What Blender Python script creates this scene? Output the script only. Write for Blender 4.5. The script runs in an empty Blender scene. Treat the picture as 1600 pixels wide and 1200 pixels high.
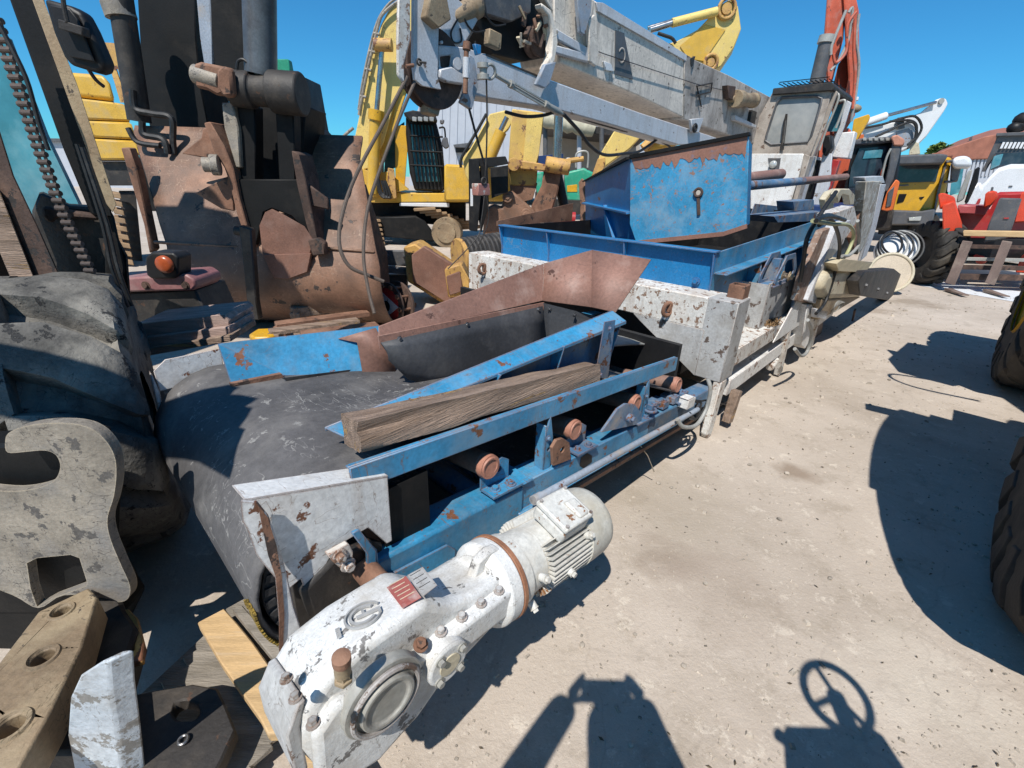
import bpy, bmesh, math, random
from mathutils import Vector, Matrix, noise
from mathutils.geometry import tessellate_polygon
random.seed(7)
S = bpy.context.scene
COL = S.collection
# ------------------------------------------------------------------ camera
F_PX, PITCH, ROLL, CAM_H = 710.0, math.radians(24.3), math.radians(1.8), 1.6
cd = bpy.data.cameras.new('camera'); cam = bpy.data.objects.new('camera', cd); COL.objects.link(cam)
cd.sensor_width = 36; cd.lens = F_PX/1600*36; cd.clip_start = 0.02; cd.clip_end = 2000
CAMR = Matrix.Rotation(math.pi/2-PITCH, 4, 'X') @ Matrix.Rotation(ROLL, 4, 'Z')
cam.matrix_world = Matrix.Translation((0, 0, CAM_H)) @ CAMR
S.camera = cam
S.render.resolution_x = 1024; S.render.resolution_y = 768
# ------------------------------------------------------------------ sky, sun
SUN_EL, SUN_AZ = 56.0, 19.3          # shadows run 19.3 deg to the right of the view
w = bpy.data.worlds.new('World'); S.world = w; w.use_nodes = True
nt = w.node_tree; bg = nt.nodes['Background']
sk = nt.nodes.new('ShaderNodeTexSky'); sk.sky_type = 'NISHITA'; sk.sun_disc = False
sk.sun_elevation = math.radians(SUN_EL); sk.sun_rotation = math.radians(180+SUN_AZ)
sk.air_density = 1.0; sk.dust_density = 0.2; sk.ozone_density = 3.0; sk.altitude = 300
tn = nt.nodes.new('ShaderNodeMix'); tn.data_type = 'RGBA'; tn.blend_type = 'MULTIPLY'; tn.inputs[0].default_value = 1; tn.inputs[7].default_value = (.24, .80, 1.08, 1)
nt.links.new(sk.outputs[0], tn.inputs[6]); nt.links.new(tn.outputs[2], bg.inputs[0])
bg.inputs[1].default_value = 0.105
sl = bpy.data.lights.new('sun', 'SUN'); so = bpy.data.objects.new('sun', sl); COL.objects.link(so)
sl.energy = 5.0; sl.angle = math.radians(0.5); sl.color = (1.0, 0.955, 0.89)
so.rotation_euler = (math.radians(90-SUN_EL), 0, math.radians(-SUN_AZ)); so.location = (-3, -8, 14)
S.view_settings.view_transform = 'Standard'; S.view_settings.look = 'None'
S.view_settings.exposure = 0.2; S.view_settings.gamma = 1
S.cycles.max_bounces = 6

# ------------------------------------------------------------------ helpers
def V(*a): return Vector(a if len(a) > 1 else a[0])
def ray(px, py):
    v = Vector(((px-800)/F_PX, -(py-600)/F_PX, -1.0))
    return (CAMR.to_3x3() @ v)
class Fr:
    """a place in the yard: origin on the ground and a heading; pk() reads a point of a known local plane"""
    def __init__(s, o, rz=0):
        s.o = Vector(o); s.rz = math.radians(rz); s.R = Matrix.Rotation(s.rz, 3, 'Z')
    def pk(s, px, py, **k):
        o = s.R.transposed() @ (Vector((0, 0, CAM_H))-s.o); d = s.R.transposed() @ ray(px, py)
        (ax, val), = k.items(); i = 'xyz'.index(ax)
        return o + d*((val-o[i])/d[i])
    def pks(s, pts, **k): return [s.pk(*p, **k) for p in pts]
def frame_of(d, up=(0, 0, 1)):
    d = Vector(d).normalized(); up = Vector(up)
    if abs(d.dot(up.normalized())) > 0.98: up = Vector((0, 1, 0)) if abs(d.y) < .9 else Vector((1, 0, 0))
    s = up.cross(d).normalized(); u = d.cross(s).normalized()
    return d, s, u
class MB:
    def __init__(s): s.bm = bmesh.new()
    def face(s, pts):
        vs = [s.bm.verts.new(p) for p in pts]
        try: return s.bm.faces.new(vs)
        except Exception: return None
    def box(s, c, size, R=None, taper=1.0):
        c = Vector(c); x, y, z = [a/2 for a in size]; vs = []
        for k in (-1, 1):
            t = taper if k > 0 else 1.0
            for (i, j) in ((-1, -1), (1, -1), (1, 1), (-1, 1)):
                p = Vector((i*x*t, j*y*t, k*z))
                if R is not None: p = R @ p
                vs.append(s.bm.verts.new(c+p))
        for f in ((3, 2, 1, 0), (4, 5, 6, 7), (0, 1, 5, 4), (1, 2, 6, 5), (2, 3, 7, 6), (3, 0, 4, 7)):
            s.bm.faces.new([vs[i] for i in f])
        return s
    def lo(s, a, b):
        a, b = Vector(a), Vector(b); return s.box((a+b)/2, [abs(b[i]-a[i]) for i in range(3)])
    def beam(s, p0, p1, w, h, up=(0, 0, 1), w1=None, h1=None):
        p0, p1 = Vector(p0), Vector(p1); d, sd, u = frame_of(p1-p0, up)
        w1 = w1 or w; h1 = h1 or h; vs = []
        for p, a, b in ((p0, w, h), (p1, w1, h1)):
            for i, j in ((-1, -1), (1, -1), (1, 1), (-1, 1)): vs.append(s.bm.verts.new(p+sd*i*a/2+u*j*b/2))
        for f in ((0, 1, 2, 3), (7, 6, 5, 4), (0, 4, 5, 1), (1, 5, 6, 2), (2, 6, 7, 3), (3, 7, 4, 0)):
            s.bm.faces.new([vs[i] for i in f])
        return s
    def cyl(s, p0, p1, r0, r1=None, n=20, cap=True):
        r1 = r0 if r1 is None else r1
        return s.lathe([(0, r0), (1, r1)], p0, p1, n, cap)
    def lathe(s, prof, p0, p1, n=24, cap=True, ph=0):
        """prof: (t along p0->p1 in 0..1, radius)"""
        p0, p1 = Vector(p0), Vector(p1); d, sd, u = frame_of(p1-p0); L = (p1-p0).length; rings = []
        for t, r in prof:
            c = p0+d*(t*L); rings.append([s.bm.verts.new(c+(sd*math.cos(ph+2*math.pi*i/n)+u*math.sin(ph+2*math.pi*i/n))*max(r, 1e-4)) for i in range(n)])
        for a, b in zip(rings, rings[1:]):
            for i in range(n): s.bm.faces.new((a[i], a[(i+1) % n], b[(i+1) % n], b[i]))
        if cap:
            s.bm.faces.new(rings[0][::-1]); s.bm.faces.new(rings[-1])
        return s
    def tube(s, pts, r, n=8, smooth=0, cap=True):
        pts = [Vector(p) for p in pts]
        if smooth: pts = spline(pts, smooth)
        rings = []; prev = None
        for i, p in enumerate(pts):
            d = (pts[min(i+1, len(pts)-1)]-pts[max(i-1, 0)])
            if d.length < 1e-9: continue
            d.normalize()
            if prev is None: _, sd, u = frame_of(d)
            else:
                sd = prev - d*prev.dot(d)
                sd.normalize(); u = d.cross(sd)
            prev = sd
            rr = r[i] if isinstance(r, (list, tuple)) else r
            rings.append([s.bm.verts.new(p+(sd*math.cos(2*math.pi*k/n)+u*math.sin(2*math.pi*k/n))*rr) for k in range(n)])
        for a, b in zip(rings, rings[1:]):
            for i in range(n): s.bm.faces.new((a[i], a[(i+1) % n], b[(i+1) % n], b[i]))
        if cap and len(rings) > 1: s.bm.faces.new(rings[0][::-1]); s.bm.faces.new(rings[-1])
        return s
    def prism(s, pts, ext, holes=()):
        """planar outline (3-D points) pushed along ext, holes as further outlines"""
        loops = [[Vector(p) for p in pts]]+[[Vector(p) for p in h] for h in holes]
        tris = tessellate_polygon(loops) if holes else None
        ext = Vector(ext); fl = [p for l in loops for p in l]
        a = [s.bm.verts.new(p) for p in fl]; b = [s.bm.verts.new(p+ext) for p in fl]
        if tris is not None:
            for t in tris:
                try: s.bm.faces.new([a[i] for i in t]); s.bm.faces.new([b[i] for i in reversed(t)])
                except Exception: pass
        else:
            s.bm.faces.new(a[::-1]); s.bm.faces.new(b)
        k = 0
        for l in loops:
            n = len(l)
            for i in range(n): s.bm.faces.new((a[k+i], a[k+(i+1) % n], b[k+(i+1) % n], b[k+i]))
            k += n
        return s
    def sheet(s, rows, t=None):
        """grid of points; with t a solid sheet of that thickness"""
        g = [[s.bm.verts.new(p) for p in r] for r in rows]
        for a, b in zip(g, g[1:]):
            for i in range(len(a)-1): s.bm.faces.new((a[i], a[i+1], b[i+1], b[i]))
        return s
    def torus(s, c, axis, R, r, n=32, m=10, a0=0, a1=2*math.pi, sq=1.0):
        d, sd, u = frame_of(axis); c = Vector(c); full = abs(a1-a0-2*math.pi) < 1e-6
        pts = [c+(sd*math.cos(a0+(a1-a0)*i/n)+u*math.sin(a0+(a1-a0)*i/n))*R for i in range(n+1)]
        rings = []
        for i, p in enumerate(pts[:-1] if full else pts):
            o = (p-c).normalized(); rings.append([s.bm.verts.new(p+o*math.cos(2*math.pi*k/m)*r+d*math.sin(2*math.pi*k/m)*r*sq) for k in range(m)])
        N = len(rings)
        for i in range(N if full else N-1):
            a, b = rings[i], rings[(i+1) % N]
            for k in range(m): s.bm.faces.new((a[k], a[(k+1) % m], b[(k+1) % m], b[k]))
        return s
    def ball(s, c, r, sc=(1, 1, 1), sub=2):
        m = Matrix.Translation(c) @ Matrix.Diagonal((r*sc[0], r*sc[1], r*sc[2], 1))
        bmesh.ops.create_icosphere(s.bm, subdivisions=sub, radius=1, matrix=m); return s
    def bolt(s, p, axis, r=.012, h=.01):
        a = Vector(axis).normalized(); p = Vector(p)
        s.cyl(p, p+a*h*.25, r*1.5, n=12); s.cyl(p+a*h*.2, p+a*h, r, n=6); return s
    def build(s, name, mat, parent=None, bevel=0, smooth=35, seg=1, solid=0, sub=0, jit=0):
        bm = s.bm
        if jit:
            for v in bm.verts: v.co += noise.noise_vector(v.co*6)*jit
        bmesh.ops.recalc_face_normals(bm, faces=bm.faces)
        me = bpy.data.meshes.new(name); bm.to_mesh(me); bm.free()
        o = bpy.data.objects.new(name, me); COL.objects.link(o)
        me.materials.append(MAT[mat] if isinstance(mat, str) else mat)
        if parent is not None: o.parent = parent
        if smooth: me.shade_smooth(); me.set_sharp_from_angle(angle=math.radians(smooth))
        if solid: m = o.modifiers.new('solid', 'SOLIDIFY'); m.thickness = solid; m.offset = 0
        if sub: m = o.modifiers.new('sub', 'SUBSURF'); m.levels = m.render_levels = sub
        if bevel: m = o.modifiers.new('bevel', 'BEVEL'); m.width = bevel; m.segments = seg; m.limit_method = 'ANGLE'; m.angle_limit = math.radians(40); m.harden_normals = False
        return o
def spline(p, k):
    out = []
    for i in range(len(p)-1):
        a, b, c, d = p[max(i-1, 0)], p[i], p[i+1], p[min(i+2, len(p)-1)]
        for j in range(k):
            t = j/k; out.append(.5*((2*b)+(c-a)*t+(2*a-5*b+4*c-d)*t*t+(3*b-a-3*c+d)*t**3))
    out.append(p[-1]); return out
def circ(c, ax1, ax2, r, n=20, r2=None):
    c, a, b = Vector(c), Vector(ax1).normalized(), Vector(ax2).normalized(); r2 = r2 or r
    return [c+a*r*math.cos(2*math.pi*i/n)+b*r2*math.sin(2*math.pi*i/n) for i in range(n)]
def tag(o, label=None, cat=None, group=None, kind=None):
    if label: o['label'] = label
    if cat: o['category'] = cat
    if group: o['group'] = group
    if kind: o['kind'] = kind
    return o
def thing(name, label, cat, fr, group=None):
    o = bpy.data.objects.new(name, None); COL.objects.link(o); o.empty_display_size = .2
    o.location = fr.o; o.rotation_euler = (0, 0, fr.rz); return tag(o, label, cat, group)
def solo(o, fr, label, cat, group=None):
    o.location = fr.o; o.rotation_euler = (0, 0, fr.rz); return tag(o, label, cat, group)
def copy_tree(o, parent=None):
    c = o.copy(); COL.objects.link(c); c.parent = parent
    for ch in list(o.children): copy_tree(ch, c)
    return c

# ------------------------------------------------------------------ materials
MAT = {}
def mat(name, base, rough=.55, metal=0.0, var=.24, vscale=3.0, dirt=None, chips=None, edge=None, bump=.15, bscale=60, grain=None, spec=.5, streak=None, fine=.2, scr=None):
    """base colour with soft variation; dirt=(colour, amount 0..1, scale); chips=(colour, amount, scale) hard-edged flakes;
    edge=(colour, amount) wear on sharp edges; grain=(axis scale tuple) stretches the variation"""
    m = bpy.data.materials.new(name); m.use_nodes = True; n = m.node_tree; N = n.nodes; L = n.links
    b = N['Principled BSDF']; tc = N.new('ShaderNodeTexCoord'); mp = N.new('ShaderNodeMapping'); L.new(tc.outputs['Object'], mp.inputs[0])
    if grain: mp.inputs['Scale'].default_value = grain
    def noi(sc, det=6, ro=.6, src=mp, off=0.0):
        x = N.new('ShaderNodeTexNoise'); x.inputs['Scale'].default_value = sc; x.inputs['Detail'].default_value = det; x.inputs['Roughness'].default_value = ro
        if off:
            mm = N.new('ShaderNodeMapping'); mm.inputs['Location'].default_value = (off, off*1.7, -off); L.new(src.outputs[0], mm.inputs[0]); L.new(mm.outputs[0], x.inputs['Vector'])
        else: L.new(src.outputs[0], x.inputs['Vector'])
        return x.outputs['Fac']
    def ramp(f, a, c):
        r = N.new('ShaderNodeMapRange'); r.inputs['From Min'].default_value = a; r.inputs['From Max'].default_value = c; r.clamp = True; L.new(f, r.inputs['Value']); return r.outputs[0]
    def mix(f, c1, c2, blend='MIX', k=1.0):
        x = N.new('ShaderNodeMix'); x.data_type = 'RGBA'; x.blend_type = blend
        if isinstance(f, float): x.inputs[0].default_value = f
        elif k != 1.0:
            mu = N.new('ShaderNodeMath'); mu.operation = 'MULTIPLY'; mu.inputs[1].default_value = k; L.new(f, mu.inputs[0]); L.new(mu.outputs[0], x.inputs[0])
        else: L.new(f, x.inputs[0])
        for i, c in ((6, c1), (7, c2)):
            if isinstance(c, (tuple, list)): x.inputs[i].default_value = (*c[:3], 1)
            else: L.new(c, x.inputs[i])
        return x.outputs[2]
    lo = tuple(c*(1-var*1.4) for c in base); hi = tuple(min(1, c*(1+var)) for c in base)
    col = mix(ramp(noi(vscale), .3, .7), lo, hi)
    if fine:
        f2 = ramp(noi(vscale*22, 4, .7), .3, .7); col = mix(f2, col, mix(1.0, col, (1-fine*1.6,)*3, 'MULTIPLY'))
    rg = rough
    if streak:
        ms = N.new('ShaderNodeMapping'); ms.inputs['Scale'].default_value = (9, 9, .8); L.new(tc.outputs['Object'], ms.inputs[0])
        col = mix(ramp(noi(1.6, 5, .6, ms, 3.1), .52, .75), col, streak[0], k=streak[1])
    if dirt: col = mix(ramp(noi(dirt[2], 8, .65, mp, 5.3), .62-.3*dirt[1], .85-.3*dirt[1]), col, dirt[0], k=.85)
    chipmask = None
    if chips:
        chipmask = ramp(noi(chips[2], 10, .68, mp, 9.1), .67-.27*chips[1], .682-.27*chips[1])
        c2 = mix(ramp(noi(chips[2]*6, 4), .3, .7), tuple(c*.6 for c in chips[0]), chips[0])
        col = mix(chipmask, col, c2)
    if scr:    # thin scratches: the zero lines of two stretched noises
        for k, st in enumerate(((1, 5, 3), (4, 1, 1.5))):
            ms = N.new('ShaderNodeMapping'); ms.inputs['Scale'].default_value = st; ms.inputs['Rotation'].default_value = (.4*k, .7, .5+k); L.new(tc.outputs['Object'], ms.inputs[0])
            f = noi(scr[2], 3, .5, ms, 3.3+k); a = N.new('ShaderNodeMath'); a.operation = 'SUBTRACT'; L.new(f, a.inputs[0]); a.inputs[1].default_value = .5
            b2 = N.new('ShaderNodeMath'); b2.operation = 'ABSOLUTE'; L.new(a.outputs[0], b2.inputs[0]); ln = N.new('ShaderNodeMapRange'); ln.inputs[1].default_value = .002; ln.inputs[2].default_value = .007; ln.inputs[3].default_value = 1; ln.inputs[4].default_value = 0; L.new(b2.outputs[0], ln.inputs[0])
            gm_ = N.new('ShaderNodeMath'); gm_.operation = 'MULTIPLY'; L.new(ln.outputs[0], gm_.inputs[0]); L.new(ramp(noi(scr[2]*.8, 3, .5, mp, 7.7+k), .62-.2*scr[1], .66-.2*scr[1]), gm_.inputs[1]); col = mix(gm_.outputs[0], col, scr[0], k=.8)
    if edge:   # paint rubbed off along the edges: where a rounded normal leaves the flat one
        g = N.new('ShaderNodeNewGeometry'); bv = N.new('ShaderNodeBevel'); bv.samples = 2; bv.inputs['Radius'].default_value = .006
        dt = N.new('ShaderNodeVectorMath'); dt.operation = 'DOT_PRODUCT'; L.new(g.outputs['Normal'], dt.inputs[0]); L.new(bv.outputs[0], dt.inputs[1])
        nz = noi(16, 5, .7, mp, 2.2)
        ad = N.new('ShaderNodeMath'); ad.operation = 'MULTIPLY_ADD'; L.new(nz, ad.inputs[0]); ad.inputs[1].default_value = .35; L.new(dt.outputs['Value'], ad.inputs[2])
        em = N.new('ShaderNodeMath'); em.operation = 'SUBTRACT'; em.inputs[0].default_value = 1; L.new(ramp(ad.outputs[0], 1.0+.04*edge[1], 1.06+.04*edge[1]), em.inputs[1])
        col = mix(em.outputs[0], col, edge[0])
    L.new(col, b.inputs['Base Color'])
    b.inputs['Metallic'].default_value = metal; b.inputs['Specular IOR Level'].default_value = spec
    rr = N.new('ShaderNodeMapRange'); rr.inputs['To Min'].default_value = max(0, rough-.12); rr.inputs['To Max'].default_value = min(1, rough+.15); L.new(noi(vscale*3, 4), rr.inputs['Value']); L.new(rr.outputs[0], b.inputs['Roughness'])
    if bump:
        bp = N.new('ShaderNodeBump'); bp.inputs['Strength'].default_value = bump; bp.inputs['Distance'].default_value = .01
        h = noi(bscale, 5, .6)
        if chipmask is not None:
            s2 = N.new('ShaderNodeMath'); s2.operation = 'SUBTRACT'; L.new(h, s2.inputs[0]); L.new(chipmask, s2.inputs[1]); h = s2.outputs[0]
        L.new(h, bp.inputs['Height']); L.new(bp.outputs[0], b.inputs['Normal'])
    MAT[name] = m; return m
RUST = (.20, .085, .045); DRUST = (.09, .045, .03); DUST = (.36, .30, .24)
mat('blue', (.04, .27, .49), .45, var=.28, dirt=((.16, .27, .36), .5, 5), chips=(RUST, .22, 9), edge=(RUST, 1), bump=.1, streak=((.10, .16, .22), .45), scr=((.16,.10,.07),.6,5))
mat('blue_clean', (.015, .20, .46), .4, var=.15, dirt=((.1, .14, .2), .2, 3), chips=(RUST, .1, 8), edge=(RUST, .8), bump=.06, scr=((.12,.2,.3),.5,4))
mat('blue_dusty', (.09, .20, .34), .6, var=.25, dirt=(DUST, .5, 6), chips=(RUST, .3, 9), edge=(RUST, 1))
mat('blue_rusttop', (.05, .31, .54), .5, var=.2, dirt=((.22, .36, .46), .5, 4), chips=((.34, .20, .15), .26, 16), bump=.08, scr=((.33,.2,.15),.8,6))
mat('primer', (.29, .155, .115), .6, var=.16, dirt=((.42, .30, .25), .25, 5), bump=.06, chips=((.12, .06, .045), .1, 9), scr=((.16,.09,.07),.5,5))
mat('white', (.80, .80, .78), .5, var=.08, dirt=((.42, .38, .32), .3, 5), chips=(RUST, .18, 6), edge=(RUST, 1), bump=.1, streak=((.36, .27, .2), .4), scr=((.3,.24,.2),.5,6))
mat('white_rusty', (.76, .74, .69), .6, var=.12, dirt=((.45, .38, .31), .5, 5), chips=((.30, .19, .13), .42, 20), edge=(RUST, 1.5), bump=.25, streak=((.3, .2, .14), .6))
mat('greypaint', (.50, .50, .49), .6, var=.14, dirt=((.27, .25, .22), .5, 5), chips=((.14, .1, .08), .3, 10), edge=((.2, .12, .08), 1), bump=.12, streak=((.22, .2, .18), .6), scr=((.2,.18,.16),.6,7))
mat('gearwhite', (.78, .785, .77), .52, var=.08, vscale=8, dirt=((.46, .42, .36), .5, 9), chips=((.22, .21, .20), .26, 14), edge=((.25, .24, .22), .7), bump=.18, bscale=40, scr=((.3,.28,.25),.5,12))
mat('motorwhite', (.72, .715, .67), .5, var=.08, dirt=((.48, .44, .37), .4, 7), chips=((.3, .14, .06), .17, 6), edge=((.4, .36, .3), .7), bump=.12)
mat('pipe_grey', (.33, .38, .45), .5, var=.15, dirt=(DUST, .5, 6), chips=(RUST, .25, 10))
mat('belt', (.105, .10, .10), .8, var=.3, vscale=1.8, dirt=((.17, .16, .15), .42, 4.5), chips=((.26, .25, .235), .17, 16), bump=.25, bscale=90, scr=((.26,.25,.235),.4,5))
mat('rubber', (.03, .03, .032), .7, var=.3, dirt=((.11, .10, .09), .45, 5), bump=.2)
mat('rubber_curtain', (.055, .057, .062), .6, var=.25, dirt=((.12, .115, .11), .4, 4), bump=.12)
mat('tyre', (.11, .105, .095), .9, var=.45, vscale=7, dirt=((.30, .28, .24), .55, 3), chips=((.03, .03, .03), .26, 9), bump=.8, bscale=28, scr=((.03,.03,.03),.9,7))
mat('tyre_dark', (.030, .027, .023), .8, var=.3, dirt=((.09, .075, .055), .4, 3), bump=.3)
mat('rust', (.23, .115, .07), .8, var=.35, vscale=4, dirt=((.30, .17, .11), .5, 5), chips=((.075, .05, .04), .28, 9), bump=.35)
mat('rustdark', (.075, .045, .034), .8, var=.35, vscale=5, dirt=((.17, .10, .07), .4, 6), chips=((.035, .03, .028), .3, 9), bump=.35)
mat('rustbucket', (.27, .145, .09), .6, var=.4, vscale=2.2, dirt=((.12, .08, .06), .5, 1.6), chips=((.06, .045, .038), .25, 5), bump=.3, edge=((.32, .2, .12), .6), scr=((.33,.22,.15),.6,3))
mat('timber', (.33, .235, .175), .9, var=.35, vscale=3, dirt=((.16, .10, .06), .42, 3), chips=((.50, .31, .13), .25, 3), bump=1, bscale=22, grain=(.5, 9, 9))
mat('timber_fresh', (.62, .42, .21), .8, var=.18, vscale=3, dirt=((.45, .36, .26), .3, 3), bump=.25, bscale=25, grain=(1, 10, 10))
mat('timber_grey', (.30, .265, .22), .9, var=.3, vscale=3, dirt=((.16, .14, .11), .5, 4), bump=.6, bscale=25, grain=(1, 9, 9))
mat('steel_worn', (.35, .305, .245), .6, metal=.1, var=.3, vscale=5, dirt=((.20, .19, .18), .5, 5), chips=((.12, .11, .10), .30, 14), bump=.35, edge=((.5, .42, .3), .6), scr=((.08,.07,.06),.8,7))
mat('steel_olive', (.30, .215, .13), .6, var=.25, vscale=3, dirt=((.34, .27, .17), .5, 5), chips=((.09, .07, .05), .22, 10), bump=.3, scr=((.12,.09,.05),.6,6))
mat('steel_dark', (.035, .031, .028), .6, metal=.1, var=.3, dirt=((.085, .07, .055), .4, 6), chips=((.10, .055, .035), .2, 10), bump=.25)
mat('black', (.014, .014, .015), .5, var=.3, dirt=((.045, .04, .035), .3, 5), bump=.1, spec=.35)
mat('blacksteel', (.009, .009, .009), .6, var=.3, dirt=((.028, .024, .02), .3, 3), bump=.12, spec=.25)
mat('chrome', (.45, .45, .45), .25, metal=.9, var=.15, dirt=((.25, .2, .15), .3, 8), bump=.03)
mat('yellow', (.72, .43, .055), .42, var=.1, dirt=((.45, .33, .15), .35, 4), chips=(RUST, .12, 8), edge=(RUST, .7), bump=.06, streak=((.45, .3, .12), .35))
mat('yellow_pale', (.82, .60, .18), .45, var=.08, dirt=((.55, .42, .22), .3, 4), chips=(RUST, .1, 9), bump=.05, streak=((.5, .38, .2), .35), scr=((.35,.22,.08),.4,2))
mat('yellow_deep', (.70, .38, .02), .4, var=.1, dirt=((.4, .26, .08), .3, 4), chips=((.1, .07, .05), .1, 9), bump=.05)
mat('yellow_rusty', (.62, .36, .10), .6, var=.2, dirt=((.36, .2, .1), .5, 5), chips=(RUST, .4, 8), edge=(RUST, 1), bump=.2)
mat('redorange', (.72, .07, .025), .4, var=.12, dirt=((.5, .12, .07), .25, 4), bump=.05)
mat('red_faded', (.60, .12, .06), .5, var=.2, dirt=((.42, .22, .18), .4, 4), chips=((.16, .08, .06), .15, 8), bump=.08)
mat('red_dark', (.42, .03, .03), .4, var=.15, dirt=((.3, .1, .08), .3, 4), bump=.05)
mat('orange', (.75, .17, .04), .45, var=.12, bump=.05)
mat('whiteveh', (.78, .79, .80), .3, var=.04, dirt=((.6, .58, .55), .25, 3), bump=.02)
mat('darkglass', (.02, .03, .045), .08, var=.3, bump=0, fine=0, dirt=((.07, .08, .09), .35, 3))
mat('dustglass', (.30, .31, .30), .3, var=.15, vscale=2, bump=.03, fine=.05, dirt=((.40, .39, .36), .5, 2))
mat('tealglass', (.05, .20, .25), .12, var=.3, vscale=2.5, bump=0, fine=0, dirt=((.18, .34, .38), .4, 3))
mat('green', (.03, .36, .22), .45, var=.15, dirt=((.2, .35, .28), .3, 4), bump=.05)
mat('blueveh', (.01, .035, .13), .5, var=.2, bump=.05)
mat('hose', (.015, .015, .015), .5, var=.2, dirt=((.08, .075, .07), .3, 8), bump=.05)
mat('hose_grey', (.36, .36, .34), .55, var=.15, dirt=((.2, .18, .15), .35, 8), bump=.05)
mat('cable_rust', (.12, .09, .07), .7, var=.3, bump=.4, bscale=200)
mat('cream', (.62, .55, .40), .55, var=.12, dirt=((.4, .32, .2), .4, 5), chips=(RUST, .2, 8), bump=.08)
mat('craneboom', (.80, .72, .62), .65, var=.15, vscale=1.2, dirt=((.42, .38, .34), .5, 1.6), chips=((.15, .12, .10), .12, 9), bump=.08, streak=((.2, .17, .15), .75), scr=((.3,.26,.22),.6,2))
mat('craneboom_dark', (.52, .47, .42), .7, var=.2, vscale=1.5, dirt=((.13, .11, .095), .55, 2), chips=((.1, .08, .06), .2, 9), bump=.1, streak=((.1, .08, .07), .7))
mat('cranewhite', (.60, .62, .65), .45, var=.06, dirt=((.40, .38, .36), .35, 3), chips=((.2, .14, .1), .16, 7), edge=((.3, .2, .14), .7), bump=.06, streak=((.35, .3, .26), .5))
mat('cabgrey', (.46, .40, .34), .7, var=.15, dirt=((.2, .16, .13), .5, 4), chips=((.16, .1, .07), .25, 9), bump=.12)
mat('timber_pink', (.46, .33, .28), .9, var=.25, dirt=((.2, .15, .12), .45, 4), bump=.5, bscale=25, grain=(1, 9, 9))
mat('pinkish', (.30, .13, .13), .5, var=.2, dirt=((.35, .24, .22), .4, 4), bump=.08)
mat('lamp_orange', (.42, .09, .03), .3, var=.1, bump=.02)
mat('lamp_clear', (.6, .62, .6), .12, metal=.3, var=.1, bump=0)
mat('moss', (.30, .20, .035), .95, var=.5, vscale=30, bump=1, bscale=80)
mat('shed', (.44, .46, .50), .6, var=.05, bump=.02, fine=.03)
mat('shed_beige', (.46, .41, .35), .7, var=.08, bump=.03, streak=((.3, .27, .22), .4))
mat('rooftile', (.36, .14, .09), .8, var=.2, vscale=2, bump=.2, bscale=12)
mat('leaf', (.045, .10, .022), .6, var=.45, vscale=1.2, bump=0)
mat('leaf_light', (.12, .19, .03), .6, var=.4, vscale=1.2, bump=0)
mat('bark', (.10, .075, .05), .9, var=.2, bump=.4)
mat('redplate', (.42, .12, .10), .55, var=.2, dirt=((.5, .4, .36), .4, 30), bump=.1)
mat('cloth', (.05, .06, .09), .9, var=.1, bump=.1); mat('skin', (.5, .3, .2), .6, var=.05, bump=0)
mat('straw', (.28, .17, .08), .95, var=.4, vscale=20, bump=.5)
mat('steel_light', (.42, .41, .37), .45, metal=.2, var=.12, dirt=((.3, .27, .22), .35, 6), bump=.06)
mat('emblemgrey', (.40, .40, .39), .6, var=.15, bump=.05)
mat('rustring', (.33, .15, .08), .7, var=.3, vscale=8, dirt=((.5, .35, .22), .4, 8), bump=.2)
mat('fancover', (.60, .585, .52), .5, var=.08, dirt=((.45, .40, .30), .5, 4), chips=((.36, .17, .06), .22, 4), bump=.06)
mat('lugwhite', (.55, .60, .64), .5, var=.1, dirt=((.3, .28, .25), .3, 5), chips=((.28, .27, .25), .55, 9), bump=.25, scr=((.2,.19,.18),.6,9))
mat('chainrust', (.10, .075, .065), .6, metal=.2, var=.3, bump=.2)
mat('chromedark', (.16, .165, .17), .4, metal=.5, var=.3, dirt=((.06, .05, .05), .5, 3), bump=.03)
mat('rustpatch', (.23, .115, .08), .75, var=.25, dirt=((.22, .13, .10), .4, 6), bump=.3)
mat('trackshoe', (.34, .22, .12), .8, var=.25, dirt=((.2, .14, .09), .4, 6), bump=.3)
mat('flangewhite', (.62, .62, .64), .6, var=.1, chips=((.05, .04, .04), .42, 9), bump=.15)
mat('steel_grey', (.12, .12, .125), .5, metal=.2, var=.2, dirt=((.2, .17, .14), .3, 8), bump=.1)
mat('yellow_chip', (.70, .46, .12), .55, var=.1, dirt=((.45, .26, .12), .4, 4), chips=((.22, .12, .07), .34, 7), bump=.12)
mat('redblock', (.45, .20, .16), .6, var=.2, chips=((.6, .56, .5), .45, 12), bump=.1)
mat('primer_band', (.33, .16, .11), .65, var=.18, dirt=((.05, .2, .38), .1, 9), bump=.08)
mat('rustpanel', (.27, .17, .12), .8, var=.25, vscale=6, dirt=((.5, .46, .40), .35, 14), chips=((.6, .58, .54), .25, 16), bump=.25)
mat('post_moss', (.46, .44, .38), .8, var=.3, vscale=6, dirt=((.16, .10, .06), .6, 5), chips=((.60, .60, .57), .45, 12), bump=.3)
mat('timber_fresh2', (.62, .53, .36), .8, var=.12, grain=(1, 9, 9), bump=.2)
mat('hose_yellow', (.42, .42, .22), .5, var=.1, bump=.03)
mat('reelwood', (.56, .47, .35), .6, var=.12, bump=.1)
mat('redorange_dark', (.30, .06, .03), .5, var=.15, bump=.05)
mat('orange_pale', (.62, .28, .18), .5, var=.15, bump=.05)
mat('red_pale', (.45, .10, .10), .4, var=.1, bump=.03)
mat('forksteel', (.24, .17, .14), .6, metal=.2, var=.2, dirt=((.35, .28, .22), .3, 4), bump=.1)
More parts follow.
